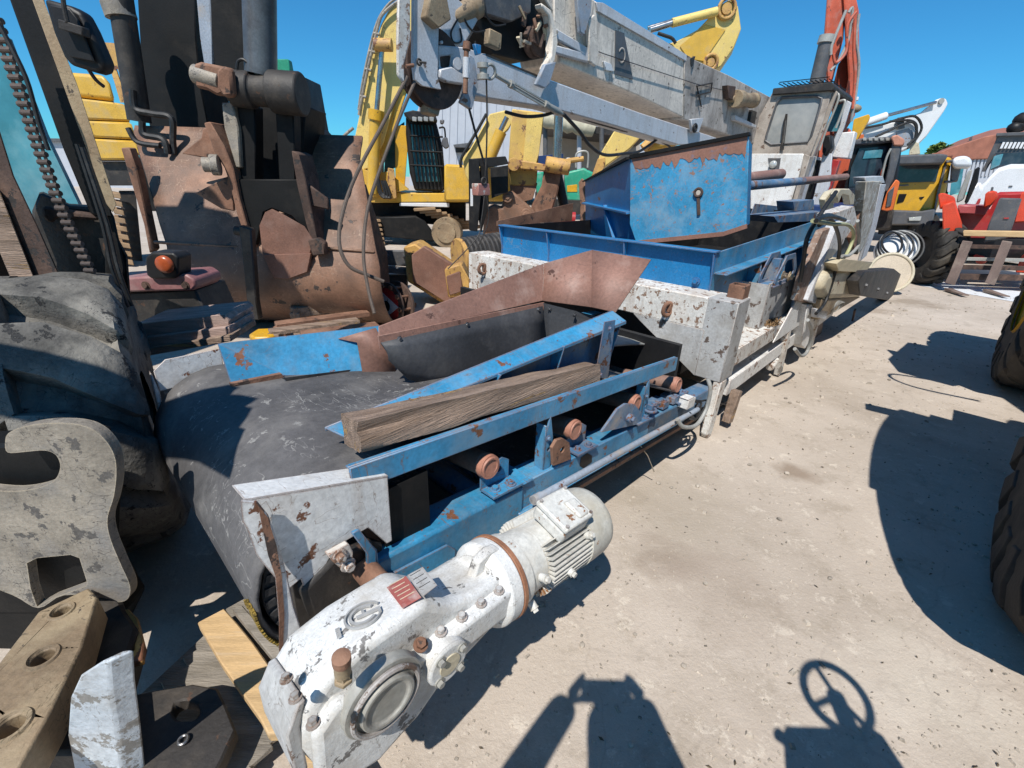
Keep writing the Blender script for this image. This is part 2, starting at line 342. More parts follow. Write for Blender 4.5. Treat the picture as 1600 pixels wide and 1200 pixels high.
mat('whiteline', (.72, .74, .76), .6, var=.05, chips=((.36, .32, .28), .2, 6), bump=.1)
mat('awning', (.50, .46, .34), .85, var=.2, vscale=5, bump=.3)
mat('rollertube', (.34, .22, .17), .5, metal=.2, var=.3, dirt=((.28, .13, .09), .5, 5), bump=.1)
mat('rollercap', (.48, .22, .15), .55, var=.2, dirt=((.3, .16, .11), .4, 8), bump=.1)
# ------------------------------------------------------------------ ground
def ground_mat():
    m = bpy.data.materials.new('yard_concrete'); m.use_nodes = True; n = m.node_tree; N = n.nodes; L = n.links; b = N['Principled BSDF']
    tc = N.new('ShaderNodeTexCoord')
    def noi(sc, det, ro, off=0, dist=0):
        mm = N.new('ShaderNodeMapping'); mm.inputs['Location'].default_value = (off, off*1.3, 0); L.new(tc.outputs['Object'], mm.inputs[0])
        x = N.new('ShaderNodeTexNoise'); x.inputs['Scale'].default_value = sc; x.inputs['Detail'].default_value = det; x.inputs['Roughness'].default_value = ro; x.inputs['Distortion'].default_value = dist; L.new(mm.outputs[0], x.inputs['Vector']); return x.outputs['Fac']
    def rp(f, a, c, lo=0., hi=1.):
        r = N.new('ShaderNodeMapRange'); r.inputs[1].default_value = a; r.inputs[2].default_value = c; r.inputs[3].default_value = lo; r.inputs[4].default_value = hi; L.new(f, r.inputs[0]); return r.outputs[0]
    def mix(f, a, c):
        x = N.new('ShaderNodeMix'); x.data_type = 'RGBA'; L.new(f, x.inputs[0])
        for i, q in ((6, a), (7, c)):
            if isinstance(q, tuple): x.inputs[i].default_value = (*q, 1)
            else: L.new(q, x.inputs[i])
        return x.outputs[2]
    c = mix(rp(noi(.9, 6, .6), .3, .7), (.375, .315, .255), (.50, .43, .36))
    c = mix(rp(noi(.55, 5, .6, 7.3, .6), .56, .74, 0, .55), c, (.27, .22, .17))       # damp, oily patches
    c = mix(rp(noi(4, 8, .75, 3.1), .52, .64, 0, .55), c, (.29, .24, .185))
    c = mix(rp(noi(7, 10, .8, 1.7), .57, .61, 0, .6), c, (.60, .53, .44))         # pale scuffs
    c = mix(rp(noi(38, 6, .85, 2.2), .56, .66, 0, .7), c, (.58, .51, .43))
    c = mix(rp(noi(30, 6, .85, 6.2), .58, .68, 0, .6), c, (.17, .14, .12))
    def blot(x, y, r, col, k, sc=4.5):   # stains with a place of their own: oil drips, tyre-scrubbed patches
        global_ = N.new('ShaderNodeVectorMath'); global_.operation = 'DISTANCE'; cmb = N.new('ShaderNodeVectorMath'); cmb.operation = 'ADD'
        nn_ = N.new('ShaderNodeTexNoise'); nn_.inputs['Scale'].default_value = sc; nn_.inputs['Detail'].default_value = 5; L.new(tc.outputs['Object'], nn_.inputs['Vector'])
        sc_ = N.new('ShaderNodeVectorMath'); sc_.operation = 'SCALE'; sc_.inputs['Scale'].default_value = r*1.8; L.new(nn_.outputs['Color'], sc_.inputs[0])
        L.new(tc.outputs['Object'], cmb.inputs[0]); L.new(sc_.outputs[0], cmb.inputs[1]); L.new(cmb.outputs[0], global_.inputs[0]); global_.inputs[1].default_value = (x+r*.9, y+r*.9, r*.9)
        return mix(rp(global_.outputs['Value'], r*.35, r, k, 0), c, col)
    for q in ((.78, 1.62, .20, (.24, .18, .14), .55), (.95, 1.45, .35, (.30, .24, .19), .45), (1.75, 2.35, .16, (.24, .18, .13), .8), (6.3, 7.2, .5, (.22, .17, .12), .7), (5.2, 6.6, .35, (.26, .2, .15), .6), (.9, 2.0, .5, (.31, .26, .20), .5), (1.5, 1.0, .35, (.55, .49, .41), .5), (2.6, 4.4, .6, (.52, .46, .38), .5), (3.4, 6.0, .5, (.28, .23, .18), .45)): c = blot(*q)
    v = N.new('ShaderNodeTexVoronoi'); v.feature = 'DISTANCE_TO_EDGE'; v.inputs['Scale'].default_value = .45
    wm = N.new('ShaderNodeVectorMath'); wm.operation = 'ADD'; nn = N.new('ShaderNodeTexNoise'); nn.inputs['Scale'].default_value = 3; L.new(tc.outputs['Object'], nn.inputs['Vector']); L.new(tc.outputs['Object'], wm.inputs[0])
    sc = N.new('ShaderNodeVectorMath'); sc.operation = 'SCALE'; sc.inputs['Scale'].default_value = .5; L.new(nn.outputs['Color'], sc.inputs[0]); L.new(sc.outputs[0], wm.inputs[1]); L.new(wm.outputs[0], v.inputs['Vector'])
    c = mix(rp(v.outputs['Distance'], .0, .004, .14, 0), c, (.15, .12, .10))
    L.new(c, b.inputs['Base Color']); b.inputs['Roughness'].default_value = .85
    bp = N.new('ShaderNodeBump'); bp.inputs['Strength'].default_value = .45; bp.inputs['Distance'].default_value = .012
    ad = N.new('ShaderNodeMath'); ad.operation = 'ADD'; L.new(noi(60, 6, .7), ad.inputs[0]); L.new(noi(6, 6, .6, 4), ad.inputs[1]); L.new(ad.outputs[0], bp.inputs['Height']); L.new(bp.outputs[0], b.inputs['Normal'])
    return m
MAT['ground'] = ground_mat()
g = MB(); g.face([(-400, -60, 0), (400, -60, 0), (400, 700, 0), (-400, 700, 0)])
tag(g.build('ground', 'ground', smooth=0), kind='structure')
W = Fr((0, 0, 0)); M = Fr((1.38, 2.85, 0), 46.5)
# loose grit: stones, chips and dry leaves scattered over the concrete
g = MB()
for i in range(4200):
    r = random.random()
    y = .55+7.5*r**1.7; x = -.6+ (y*1.25+1.4)*random.random()
    s = random.uniform(.0015, .006)*(1+y*.22)*(2.2 if random.random() < .05 else 1)
    a = random.random()*6.28; R = Matrix.Rotation(a, 3, 'Z')
    g.box((x, y, s*.3), (s*random.uniform(1, 2.4), s*random.uniform(.8, 1.4), s*.8), R, taper=.6)
mat('grit', (.46, .40, .33), .9, var=.5, vscale=9, bump=.2)
tag(g.build('gravel', 'grit'), 'pale grit and small chips scattered over the concrete', 'gravel', kind='stuff')
g = MB()
for i in range(110):
    y = .6+5*random.random()**1.4; x = -.2+(y*1.1+1.2)*random.random(); a = random.random()*6.28; l = random.uniform(.003, .011)
    R = Matrix.Rotation(a, 3, 'Z') @ Matrix.Rotation(random.uniform(-.4, .4), 3, 'X')
    c = Vector((x, y, .004)); g.face([c+R@Vector(q) for q in ((-l, -l*.22, 0), (0, -l*.4, .003), (l, 0, .002), (0, l*.35, .001))])
mat('deadleaf', (.10, .075, .045), .8, var=.5, vscale=9, bump=0)
tag(g.build('leaf_litter', 'deadleaf', solid=.001), 'dark dry leaf and twig bits lying on the concrete', 'leaf litter', kind='stuff')

g = MB()
for i in range(150):
    t = random.random(); p = M.o+M.R@V(-2.2+7*t, -.15-random.random()**2*.8, 0) if i % 3 else Vector((random.uniform(.5, 6), random.uniform(1.5, 8), 0)); s = random.uniform(.006, .018)
    m_ = Matrix.Translation((p.x, p.y, s*.35)) @ Matrix.Rotation(random.random()*6, 4, 'Z') @ Matrix.Diagonal((s, s*random.uniform(.6, 1), s*.6, 1)); bmesh.ops.create_icosphere(g.bm, subdivisions=1, radius=1, matrix=m_)
tag(g.build('stones', 'grit', jit=.004), 'small grey stones lying along the foot of the machine', 'stones', kind='stuff')
# ================================================================== screening machine with discharge conveyor
T = thing('screening_machine', 'long blue and white screening plant whose conveyor and white geared motor come nearest', 'screening machine', M)
P = M.pk
def zl(x, z0): return z0-.0955*(x+2.6)           # conveyor slope
# --- belt with head drum
WB0, WB1 = .02, 1.12
bt = MB(); rows = []
R_ = .26
prof = []
for i in range(11):   # top run from the tail to the head drum
    x = .9-3.35*i/10; prof.append((x, zl(x, .86)-max(0, x+1.15)*.33))
cx_, cz_ = -2.61, zl(-2.6, .86)-R_
for i in range(13):
    a = math.pi/2+math.radians(5)+math.pi*i/12; prof.append((cx_+R_*math.cos(a), cz_+R_*math.sin(a)))
for i in range(11): x = -2.5+3.2*i/10; prof.append((x, zl(x, .86)-2*R_+.02))
for (x, z) in prof:
    row = []
    for k in range(15):
        t = k/14; y = WB0+(WB1-WB0)*t; sag = -.035*math.sin(math.pi*t)*min(1, max(0, (x+2.6)/1.2)) if z > cz_ else 0
        row.append((x, y, z+sag+.004*noise.noise(Vector((x*3, y*3, z*3)))))
    rows.append(row)
bt.sheet(rows); belt = bt.build('conveyor_belt', 'belt', T, solid=.012, smooth=60)
d = MB(); d.cyl((cx_, .035, cz_), (cx_, WB1+.02, cz_), R_-.02, n=48); drum = d.build('head_drum', 'rubber', T, bevel=.004)
# diamond lagging near end: a raised ring and pads
d = MB()
for i in range(36):
    a = 2*math.pi*i/36
    for k in range(2):
        c = Vector((cx_+(R_-.035-.03*k)*math.cos(a+.08*k), .032, cz_+(R_-.035-.03*k)*math.sin(a+.08*k)))
        d.box(c, (.024, .008, .022), Matrix.Rotation(-a, 3, 'Y'))
d.build('lagging', 'rubber', drum)
d = MB(); d.torus((cx_, .03, cz_), (0, 1, 0), R_-.085, .014, n=40); d.cyl((cx_, .025, cz_), (cx_, .034, cz_), R_-.1, n=32); d.cyl((cx_, -.2, cz_), (cx_, .03, cz_), .035, n=20); d.build('hub', 'rust', drum)
# moss at the belt's near lower edge
d = MB()
for i in range(500):
    a = math.pi*random.uniform(.98, 1.3); y = WB0+abs(random.gauss(0, .03))-.008
    p = Vector((cx_+(R_+.008)*math.cos(a), y, cz_+(R_+.008)*math.sin(a)))
    d.box(p, (.006, .006, .007), Matrix.Rotation(random.random()*3, 3, 'X'))
tag(d.build('moss', 'moss', T), 'yellow dry moss on the belt edge', kind='stuff')
# --- near head guard (white plates)
g = MB()
A = P(383, 783, y=-.02); B = P(606, 745, y=-.02); C = P(613, 845, y=-.02); D = P(600, 852, y=-.02); E_ = P(560, 835, y=-.02)
pl = [A, B, C, P(604, 850, y=-.02), P(575, 825, y=-.02), P(525, 855, y=-.02), P(505, 890, y=-.02), P(478, 925, y=-.02), P(470, 905, y=-.02), P(440, 930, y=-.02), P(432, 880, y=-.02)]
g.prism(pl, (0, .006, 0))
hg = g.build('head_guard', 'white', T, bevel=.002)
g = MB()   # front flange, folded in front of the drum
q = M.pks([(376, 784), (379, 815), (386, 826), (400, 866), (409, 878), (430, 903), (437, 985), (440, 1031), (474, 999), (458, 950), (447, 900), (432, 850), (418, 808), (400, 786)], y=-.05)
g.prism(q, (.004, .007, 0)); g.build('guard_flange', 'white', hg)
g = MB(); g.prism(M.pks([(403, 790), (417, 806), (431, 850), (440, 900), (444, 960), (441, 1030), (436, 1018), (436, 960), (431, 902), (419, 868), (411, 830)], y=-.052), (0, -.002, 0)); g.build('rust_strip', 'rust', hg)
g = MB()   # rolled top lip of the guard
g.prism([A+V(0, 0, 0), B, B+V(0, .09, -.012), A+V(0, .09, -.012)], (0, 0, .005)); g.build('guard_lip', 'white', hg)
g = MB(); g.lo((-2.52, .004, .36), (-2.36, .016, .79)); g.build('cavity_shade', 'blacksteel', T)  # dark plate standing in for the shade of the drum cavity
# --- far head guard
g = MB(); g.prism(M.pks([(240, 580), (258, 562), (345, 545), (352, 590), (300, 598), (250, 612)], y=1.14), (0, .006, 0)); g.prism(M.pks([(236, 583), (250, 612), (262, 680), (250, 650)], y=1.14), (-.0, .04, 0))
g.build('far_guard', 'white', T, bevel=.002)
# --- near top rail: angle iron
x0, x1 = -2.6, -.69
g = MB()
def bar(m, x0, x1, y0, y1, zt, h):
    for_pts = [(x0, y0, zl(x0, zt)-h), (x1, y0, zl(x1, zt)-h), (x1, y0, zl(x1, zt)), (x0, y0, zl(x0, zt))]
    m.prism(for_pts, (0, y1-y0, 0))
bar(g, x0, x1, -.004, .006, .915, .078); bar(g, x0, x1, .0055, .022, .9145, .008)
g.build('top_rail', 'blue', T, bevel=.003)
g = MB()   # rubber skirt hanging behind it
bar(g, x0+.12, x1, .03, .045, .835, .022); bar(g, x0+.12, x1, .10, .11, .80, .03); g.build('rubber_strip', 'rubber', T)
g = MB(); bar(g, -1.6, 0.6, 1.10, 1.11, .88, .075); bar(g, -1.6, .6, 1.02, 1.10, .8795, .008); g.build('top_rail', 'blue', T, bevel=.003)
# --- near lower beam in two sections
g = MB(); bar(g, -2.575, -1.95, -.03, .1, .60, .2); g.build('lower_beam', 'blue', T, bevel=.012, seg=2)
g = MB(); bar(g, -1.98, -.5, -.02, .09, .605, .125); bar(g, -1.98, -.5, -.04, .1, .485, .012); bar(g, -2.02, -1.9, -.035, .11, .617, .01); g.build('lower_beam', 'blue', T, bevel=.005)
g = MB(); bar(g, -.95, .1, -.02, .09, .60, .12); g.build('lower_beam', 'blue_dusty', T, bevel=.005)
# triangular foot plate and end plate near the gearbox
g = MB(); g.prism(M.pks([(550, 834), (562, 828), (588, 860), (588, 918), (576, 926), (574, 866)], y=-.055), (0, .012, 0)); g.build('end_plate', 'blue', T, bevel=.002)
g = MB(); g.lo((-.4, .12, .25), (-.36, 2.2, .70)); g.build('painted_void', 'black', T)  # black sheet painting the dark void under the portal
g = MB(); g.prism([(-2.575, -.05, .36), (-2.575, .12, .36), (-2.575, .12, .66), (-2.575, -.05, .66)], (-.014, 0, 0)); g.build('end_plate', 'blue', T, bevel=.003)
g = MB(); g.prism(M.pks([(598, 905), (700, 852), (712, 858), (712, 880), (620, 925)], y=-.045), (0, .01, 0)); g.build('stiffener_plate', 'blue', T, bevel=.002)
# bearing housing of dark grey casting behind the guard
g = MB(); g.prism(M.pks([(452, 905), (500, 868), (560, 840), (598, 850), (600, 920), (540, 985), (470, 1020), (462, 960)], y=.0), (0, .02, 0)); g.build('cavity_shade', 'steel_dark', T, bevel=.004)  # dark plate painted as the shaded hollow around the housing
g = MB(); g.prism(M.pks([(470, 925), (530, 865), (585, 845), (590, 905), (520, 950), (490, 975)], y=-.03), (0, .12, 0)); g.build('bearing_housing', 'steel_dark', T, bevel=.015, seg=2)
g = MB(); g.prism(M.pks([(512, 868), (545, 850), (552, 862), (552, 892), (540, 895), (520, 878)], y=-.06), (0, .02, 0)); g.bolt(P(530, 868, y=-.06), (0, -1, 0), .013, .02); g.bolt(P(543, 882, y=-.06), (0, -1, 0), .014, .02); g.build('bearing_bracket', 'white_rusty', T, bevel=.002)
# --- idler rollers
for k, (x, zt) in enumerate(((-2.1, 0), (-1.60, 0), (-1.08, 0), (-.6, 0))):
    z = zl(x, .725); r = MB(); r.cyl((x, .03, z), (x, .36, z-.05), .042, n=24); rl = r.build('idler_roller', 'rollertube', T, bevel=.003)
    e = MB(); e.lathe([(0, .02), (.0, .044), (.4, .046), (.42, .04), (1, .04)], (x, .0, z+.002), (x, .06, z-.004), 24); e.torus((x, .002, z+.002), (0, 1, 0), .034, .006, n=24, m=6); e.build('roller_cap', 'rollercap', rl)
    e = MB(); e.cyl((x, .37, z-.055), (x, .76, z-.055), .042, n=20); e.build('idler_roller', 'rustdark', T)
    e = MB(); e.cyl((x, .77, z-.05), (x, 1.06, z), .042, n=20); e.build('idler_roller', 'rustdark', T)
    e = MB(); zb = zl(x, .617)
    e.prism([(x-.02, .035, zb), (x+.12, .035, zb-.01), (x+.12, .035, zb+.075), (x+.085, .035, zb+.10), (x+.0, .035, zb+.085), (x-.02, .035, zb+.06)], (0, -.008, 0), holes=[circ((x+.07, .035, zb+.055), (1, 0, 0), (0, 0, 1), .012, 10), circ((x+.025, .035, zb+.05), (1, 0, 0), (0, 0, 1), .010, 10)])
    e.prism([(x-.02, .036, zb+.002), (x+.13, .036, zb-.012), (x+.13, -.04, zb-.012), (x-.02, -.04, zb+.002)], (0, 0, .009))
    for q in ((x+.02, -.005), (x+.09, -.015)): e.bolt((q[0], q[1], zb+.008-.07*(q[0]-x)), (0, 0, 1), .013, .014)
    e.build('roller_bracket', 'blue_dusty' if k else 'blue', T, bevel=.0015)
# transverse tube crossing under the belt (blue, worn end) and dark floor of the trough
g = MB(); g.cyl((-2.1, -.02, .50), (-2.1, 1.1, .50), .045, n=20); g.build('cross_tube', 'blue_dusty', T)
g = MB()
for x in (-1.95, -1.35, -.6): g.beam((x, .09, zl(x, .55)), (x, 1.1, zl(x, .55)), .06, .08)
bar(g, -2.5, .6, 1.05, 1.12, .6, .16); g.build('cross_member', 'blue', T, bevel=.003)
# upright struts from beam to rail, lugs
for (x, w_) in ((-1.79, .045), (-1.0, .05)):
    g = MB(); zb = zl(x, .605); zt = zl(x, .84)
    g.prism([(x-w_/2, -.006, zb), (x+w_/2, -.006, zb), (x+w_/2+.005, -.006, zb+.14), (x+w_*.1, -.006, zt+.01), (x-w_/2, -.006, zb+.16)], (0, .008, 0), holes=[circ((x+.004, -.006, zb+.09), (1, 0, 0), (0, 0, 1), .009, 10)])
    g.prism([(x-w_/2, -.006, zb), (x-w_/2+.008, -.006, zb), (x-w_/2+.008, -.006, zt-.03), (x-w_/2, -.006, zt-.03)], (0, .05, 0))
    g.bolt((x-.01, -.008, zb+.15), (0, -1, 0), .009, .012)
    g.box((x+.06, .03, zb+.008), (.1, .06, .012)); g.bolt((x+.05, .03, zb+.012), (0, 0, 1), .012, .014)
    g.build('strut', 'blue', T, bevel=.002)
g = MB(); q = M.pks([(865, 728), (863, 700), (870, 688), (880, 685), (890, 692), (892, 718)], y=-.03); g.prism(q, (0, .014, 0), holes=[circ(P(879, 703, y=-.03), (1, 0, 0), (0, 0, 1), .014, 14)]); g.build('lifting_eye', 'rust', T, bevel=.002)
g = MB(); q = M.pks([(940, 676), (955, 655), (965, 640), (978, 631), (992, 632), (1003, 645), (1003, 662)], y=-.025); g.prism(q, (0, .014, 0)); c = P(981, 652, y=-.025); g.cyl(c, c+V(0, -.022, 0), .022, n=20); g.bolt(c+V(0, -.02, 0), (0, -1, 0), .015, .018); g.build('pivot_lug', 'blue_dusty', T, bevel=.002)
g = MB(); c = P(1016, 640, y=-.02); g.torus(c, (0, 0, 1), .03, .008); g.box(c+V(.05, .02, .01), (.1, .06, .03)); g.bolt(c+V(.03, .0, .02), (0, 0, 1)); g.bolt(c+V(.07, .0, .02), (0, 0, 1)); g.build('bearing_seat', 'blue_dusty', T, bevel=.003)
# conduit pipe outside the beam, with clips
g = MB(); a, b_ = P(833, 782, y=-.075), P(1090, 640, y=-.075); g.cyl(a, b_, .0155, n=16); g.cyl(a, a+(b_-a)*.03, .019, n=16); g.build('conduit_pipe', 'pipe_grey', T)
g = MB(); bar(g, -1.75, -.4, -.06, -.045, .475, .02); g.build('angle_strip', 'rust', T)
g = MB(); g.prism(M.pks([(908, 715), (918, 708), (925, 712), (925, 722), (912, 732), (906, 728)], y=-.0215), (0, .003, 0)); g.build('slot', 'black', T)
# white junction box with coils of cable at the pipe's end
g = MB(); c = P(1073, 628, y=-.05); g.box(c, (.10, .06, .06), Matrix.Rotation(math.radians(6), 3, 'Y')); g.box(c+V(-.01, -.0, .035), (.085, .055, .008), Matrix.Rotation(math.radians(6), 3, 'Y')); jb = g.build('junction_box', 'white', T, bevel=.006, seg=2)
g = MB()
for k in range(3): g.tube([c+V(.05, 0, 0), c+V(.12+.02*k, -.02, -.04), c+V(.16, -.03*k, -.09+.03*k), c+V(.08, -.05, -.12), c+V(.0, -.03, -.10+.02*k)], .006, smooth=6)
g.build('cable', 'hose', jb)
g = MB(); g.tube([P(1106, 592, y=-.09), P(1110, 610, y=-.12), P(1103, 640, y=-.12), P(1088, 664, y=-.12), P(1068, 667, y=-.12), P(1058, 655, y=-.1)], .012, n=10, smooth=6); g.build('grey_hose', 'hose_grey', T)
g = MB()
for x in (-.75, -.62, -.5): g.box((x, .03, zl(x, .64)), (.07, .09, .04)); g.bolt((x, .0, zl(x, .66)), (0, 0, 1), .012, .012)
g.build('clamp', 'blue_dusty', T, bevel=.004)
g = MB(); g.tube([P(1001, 697, y=-.05), P(1012, 712, y=-.05), P(1022, 737, y=-.07)], .003); g.build('loose_wire', 'steel_worn', T)
# return belt end + dark rubber lying in the hopper mouth
g = MB(); pts = M.pks([(958, 540), (1000, 538), (1030, 542), (1045, 552)], y=.35); rows = [[p+V(0, .35*k/4, .01*math.sin(k)) for k in range(5)] for p in spline(pts, 4)]; g.sheet(rows); g.build('belt_flap', 'hose_grey', T, solid=.012)
# --- near skirt board of the chute (blue flange over ribbed plate)
yS = .2
g = MB()
f0, f1 = P(508, 668, y=yS), P(957, 485, y=yS)
lo0, lo1 = P(520, 675, y=yS), P(955, 503, y=yS)
g.prism([f0, f1, f1+V(0, -.085, -.035), f0+V(.03, -.05, -.02)], (0, 0, -.006)); g.prism([f0, f1, f1+V(0, 0, -.03), f0+V(0, 0, -.014)], (0, .006, 0)); g.prism([f0+V(.03, -.05, -.02), f1+V(0, -.085, -.035), f1+V(0, -.085, -.05), f0+V(.05, -.05, -.03)], (0, .005, 0))
sk_ = g.build('skirt_flange', 'blue', T, bevel=.002)
yP = yS-.01
g = MB(); e0 = P(560, 655, y=yP); g.prism([P(545, 660, y=yP), f1+V(-.01, -.01, -.04), P(940, 600, y=yP), P(880, 620, y=yP), P(640, 690, y=yP)], (0, .006, 0)); g.build('skirt_plate', 'blue_dusty', T)
g = MB()
for (px, py, l) in ((862, 535, .17), (762, 578, .07), (952, 497, .21)):
    p = P(px, py, y=yP); g = MB(); g.prism([p, p+V(0, -.07, 0), p+V(0, -.03, -l), p+V(0, 0, -l)], (.006, 0, 0)); g.build('stiffener', 'blue', T, bevel=.001)
g = MB(); p = P(953, 500, y=yP); g.prism([P(945, 503, y=yP-.085), P(962, 500, y=yP-.085), P(950, 592, y=yP-.06), P(930, 590, y=yP-.06)], (0, .005, 0)); g.bolt(P(938, 585, y=yP-.07), (0, -1, 0), .008, .01); g.bolt(P(952, 513, y=yP-.09), (0, -1, 0), .008, .01); g.build('end_gusset', 'blue_dusty', T, bevel=.002)
# --- rust coloured hopper back sheets
yF = 1.0
g = MB()
v = [P(340, 537, y=1.0), P(592, 509, y=.84), P(617, 574, y=.74), P(566, 585, y=.78), P(445, 587, y=.86), P(362, 603, y=.86)]
g.face([v[0], v[1], v[3], v[4]]); g.face([v[1], v[2], v[3]]); g.face([v[0], v[4], v[5]])
g.build('far_skirt_board', 'blue', T, solid=.006, smooth=0)
g = MB(); g.face([P(a, b, y=y)+V(0, -.006, .004) for a, b, y in ((527, 530, .87), (586, 513, .84), (617, 574, .74), (617, 583, .72), (566, 586, .775), (557, 536, .83))]); g.build('primed_patch', 'primer', T, solid=.003)
g = MB(); g.prism(M.pks([(440, 591), (555, 577), (610, 573), (612, 581), (470, 600), (458, 600)], y=.80), (0, .004, .0)); g.build('rubber_edge', 'rubber', T)
g = MB(); g.prism(M.pks([(360, 600), (440, 584), (444, 590), (364, 608)], y=.84), (0, .02, .0)); g.build('edge_strip', 'rust', T)
# deflector: three rusty panels
a0 = P(592, 510, y=.64); a1 = P(850, 412, y=.70); a2 = P(848, 470, y=.62); a3 = P(592, 528, y=.60)
b1 = P(925, 391, y=.52); b2 = P(1017, 406, y=.2); b3 = P(962, 488, y=.19); 
g = MB(); g.prism([a0, a1, a2, a3], (0, .006, 0)); dp = g.build('deflector_panel', 'primer', T, bevel=.002)
g = MB(); n_ = (b2-a2).cross(b3-a2).normalized()*.006
mid = P(924, 480, y=.35)
g.face([a1, b1, mid, a2]); g.face([b1, b2, b3, mid]); g.build('deflector_hood', 'primer', T, solid=.006)
# bolted strip and rubber curtain under the panels
g = MB(); c1 = P(588, 524, y=.60); c2 = P(848, 472, y=.61); c3 = P(846, 489, y=.60); c4 = P(592, 545, y=.59)
off = V(0, -.012, 0); g.prism([c+off for c in (c1, c2, c3, c4)], (0, .008, 0))
g.build('clamp_strip', 'primer', T, bevel=.001)
g = MB()
for t in (.09, .45, .95): g = MB(); g.bolt(c1.lerp(c2, t)*.5+c4.lerp(c3, t)*.5+V(0, -.014, 0), (0, -1, 0), .008, .012); g.build('strip_bolt', 'chrome', T)
g = MB(); q0 = P(594, 535, y=.585); q1 = P(846, 478, y=.60); q2 = P(846, 560, y=.7); q3 = P(640, 597, y=.93)
rows = []
for i in range(9):
    t = i/8; top = q0.lerp(q1, t); bot = P(606+ (846-606)*t, [562, 592, 600, 600, 600, 600, 600, 600, 600][i], y=.565)
    rows.append([top.lerp(bot, k/5)+V(0, -.02*math.sin(math.pi*k/5)-.005, 0) for k in range(6)])
g.sheet(rows); g.build('rubber_curtain', 'rubber_curtain', T, solid=.008)
g = MB(); g.prism([P(848, 473, y=.6), P(932, 494, y=.35), P(925, 560, y=.35), P(850, 590, y=.6)], (.0, .006, 0)); g.bolt(P(858, 483, y=.57), (0, -1, 0), .008, .012); g.bolt(P(897, 492, y=.44), (0, -1, 0), .008, .012); g.build('rubber_curtain', 'rubber_curtain', T)
# --- white portal
xp = -.1
def bxw(m, x0, x1, y0, y1, z0, z1): m.lo((x0, y0, z0), (x1, y1, z1))
g = MB(); bxw(g, xp, xp+.24, -.06, 2.42, .74, .95); g.build('portal_beam', 'white_rusty', T, bevel=.008, seg=2)
g = MB(); bxw(g, xp-.003, xp+.20, -.07, .12, .42, .952); g.build('portal_leg', 'greypaint', T, bevel=.006)
g = MB(); bxw(g, xp-.003, xp+.20, 2.25, 2.43, .1, .95); g.build('portal_leg', 'white_rusty', T, bevel=.006)
g = MB(); g.prism([(xp-.008, .10, .42), (xp-.008, .10, .742), (xp-.008, .62, .742), (xp-.008, .56, .70)], (.014, 0, 0)); g.build('gusset', 'greypaint', T, bevel=.002); g = MB(); g.prism([(xp-.008, 2.27, .42), (xp-.008, 1.8, .742), (xp-.008, 2.27, .742)], (.014, 0, 0)); g.build('gusset', 'greypaint', T, bevel=.002)
for yy in (.36, 2.2):
    g = MB(); c = Vector((xp-.03, yy, .83)); g.torus(c, (.25, 1, 0), .042, .016, n=24, m=8, sq=.8); g.box(c+V(.03, 0, .01), (.05, .03, .06)); g.build('lifting_ring', 'rust', T, bevel=.003)
# leg foot, wooden wedge
g = MB(); g.prism([(xp+.0, -.075, .42), (xp+.11, -.075, .42), (xp+.06, -.075, .02), (xp+.0, -.075, .0), (xp-.03, -.075, .04)], (0, .05, 0)); g.build('foot', 'white_rusty', T, bevel=.006)
g = MB(); g.box((xp+.27, -.10, .17), (.07, .06, .24), Matrix.Rotation(.2, 3, 'Y')); g.build('wood_wedge', 'timber', T, bevel=.004)
# socket on the portal
g = MB()
for s_ in ((-.045, 0, .01, .09), (.045, 0, .01, .09), (0, -.045, .1, .01), (0, .045, .1, .01)): g.box((xp+.16+s_[0], -.0+s_[1], .99), (s_[2], s_[3], .09))
g.build('socket', 'rust', T, bevel=.003)
# --- white chassis with inclined plates
g = MB(); bxw(g, xp+.2, 3.6, -.06, .14, .47, .60); g.build('chassis_beam', 'white_rusty', T, bevel=.006)
g = MB(); bxw(g, xp+.25, 3.4, -.055, .06, .24, .36); bxw(g, xp+.2, 4.4, 2.2, 2.35, .45, .6); g.build('chassis_rail', 'white', T, bevel=.004)
g = MB(); g.prism([(.95, -.075, .46), (2.3, -.075, .46), (2.3, -.075, .78), (1.55, -.075, .96), (1.25, -.075, .70)], (0, .012, 0)); g.build('side_plate', 'white', T, bevel=.002)
g = MB(); g.prism([(.75, .0, .60), (1.5, .0, .60), (1.55, .0, .92), (.72, .0, .95)], (0, .012, 0)); g.prism([(.72, .0, .94), (.72, .25, .94), (.72, .25, .6), (.72, .0, .6)], (.01, 0, 0)); g.build('box_plate', 'greypaint', T, bevel=.002)
g = MB()
for x in (1.4, 2.5):
    g = MB(); g.beam((x, -.05, .46), (x+.12, -.05, .03), .05, .09); g.cyl((x-.06, -.04, .2), (x-.2, -.04, .17), .035, n=14); g.build('support_leg', 'white_rusty', T, bevel=.004)
g = MB()
for i in range(160): a = random.random()*6.28; r = random.random()**.5*.11; p = V(.95+r*math.cos(a), -.02+r*math.sin(a)*.4, .605); g.beam(p, p+V(random.uniform(-.04, .04), random.uniform(-.03, .03), random.uniform(.0, .05)), .004, .004)
tag(g.build('straw', 'straw', T), kind='stuff')
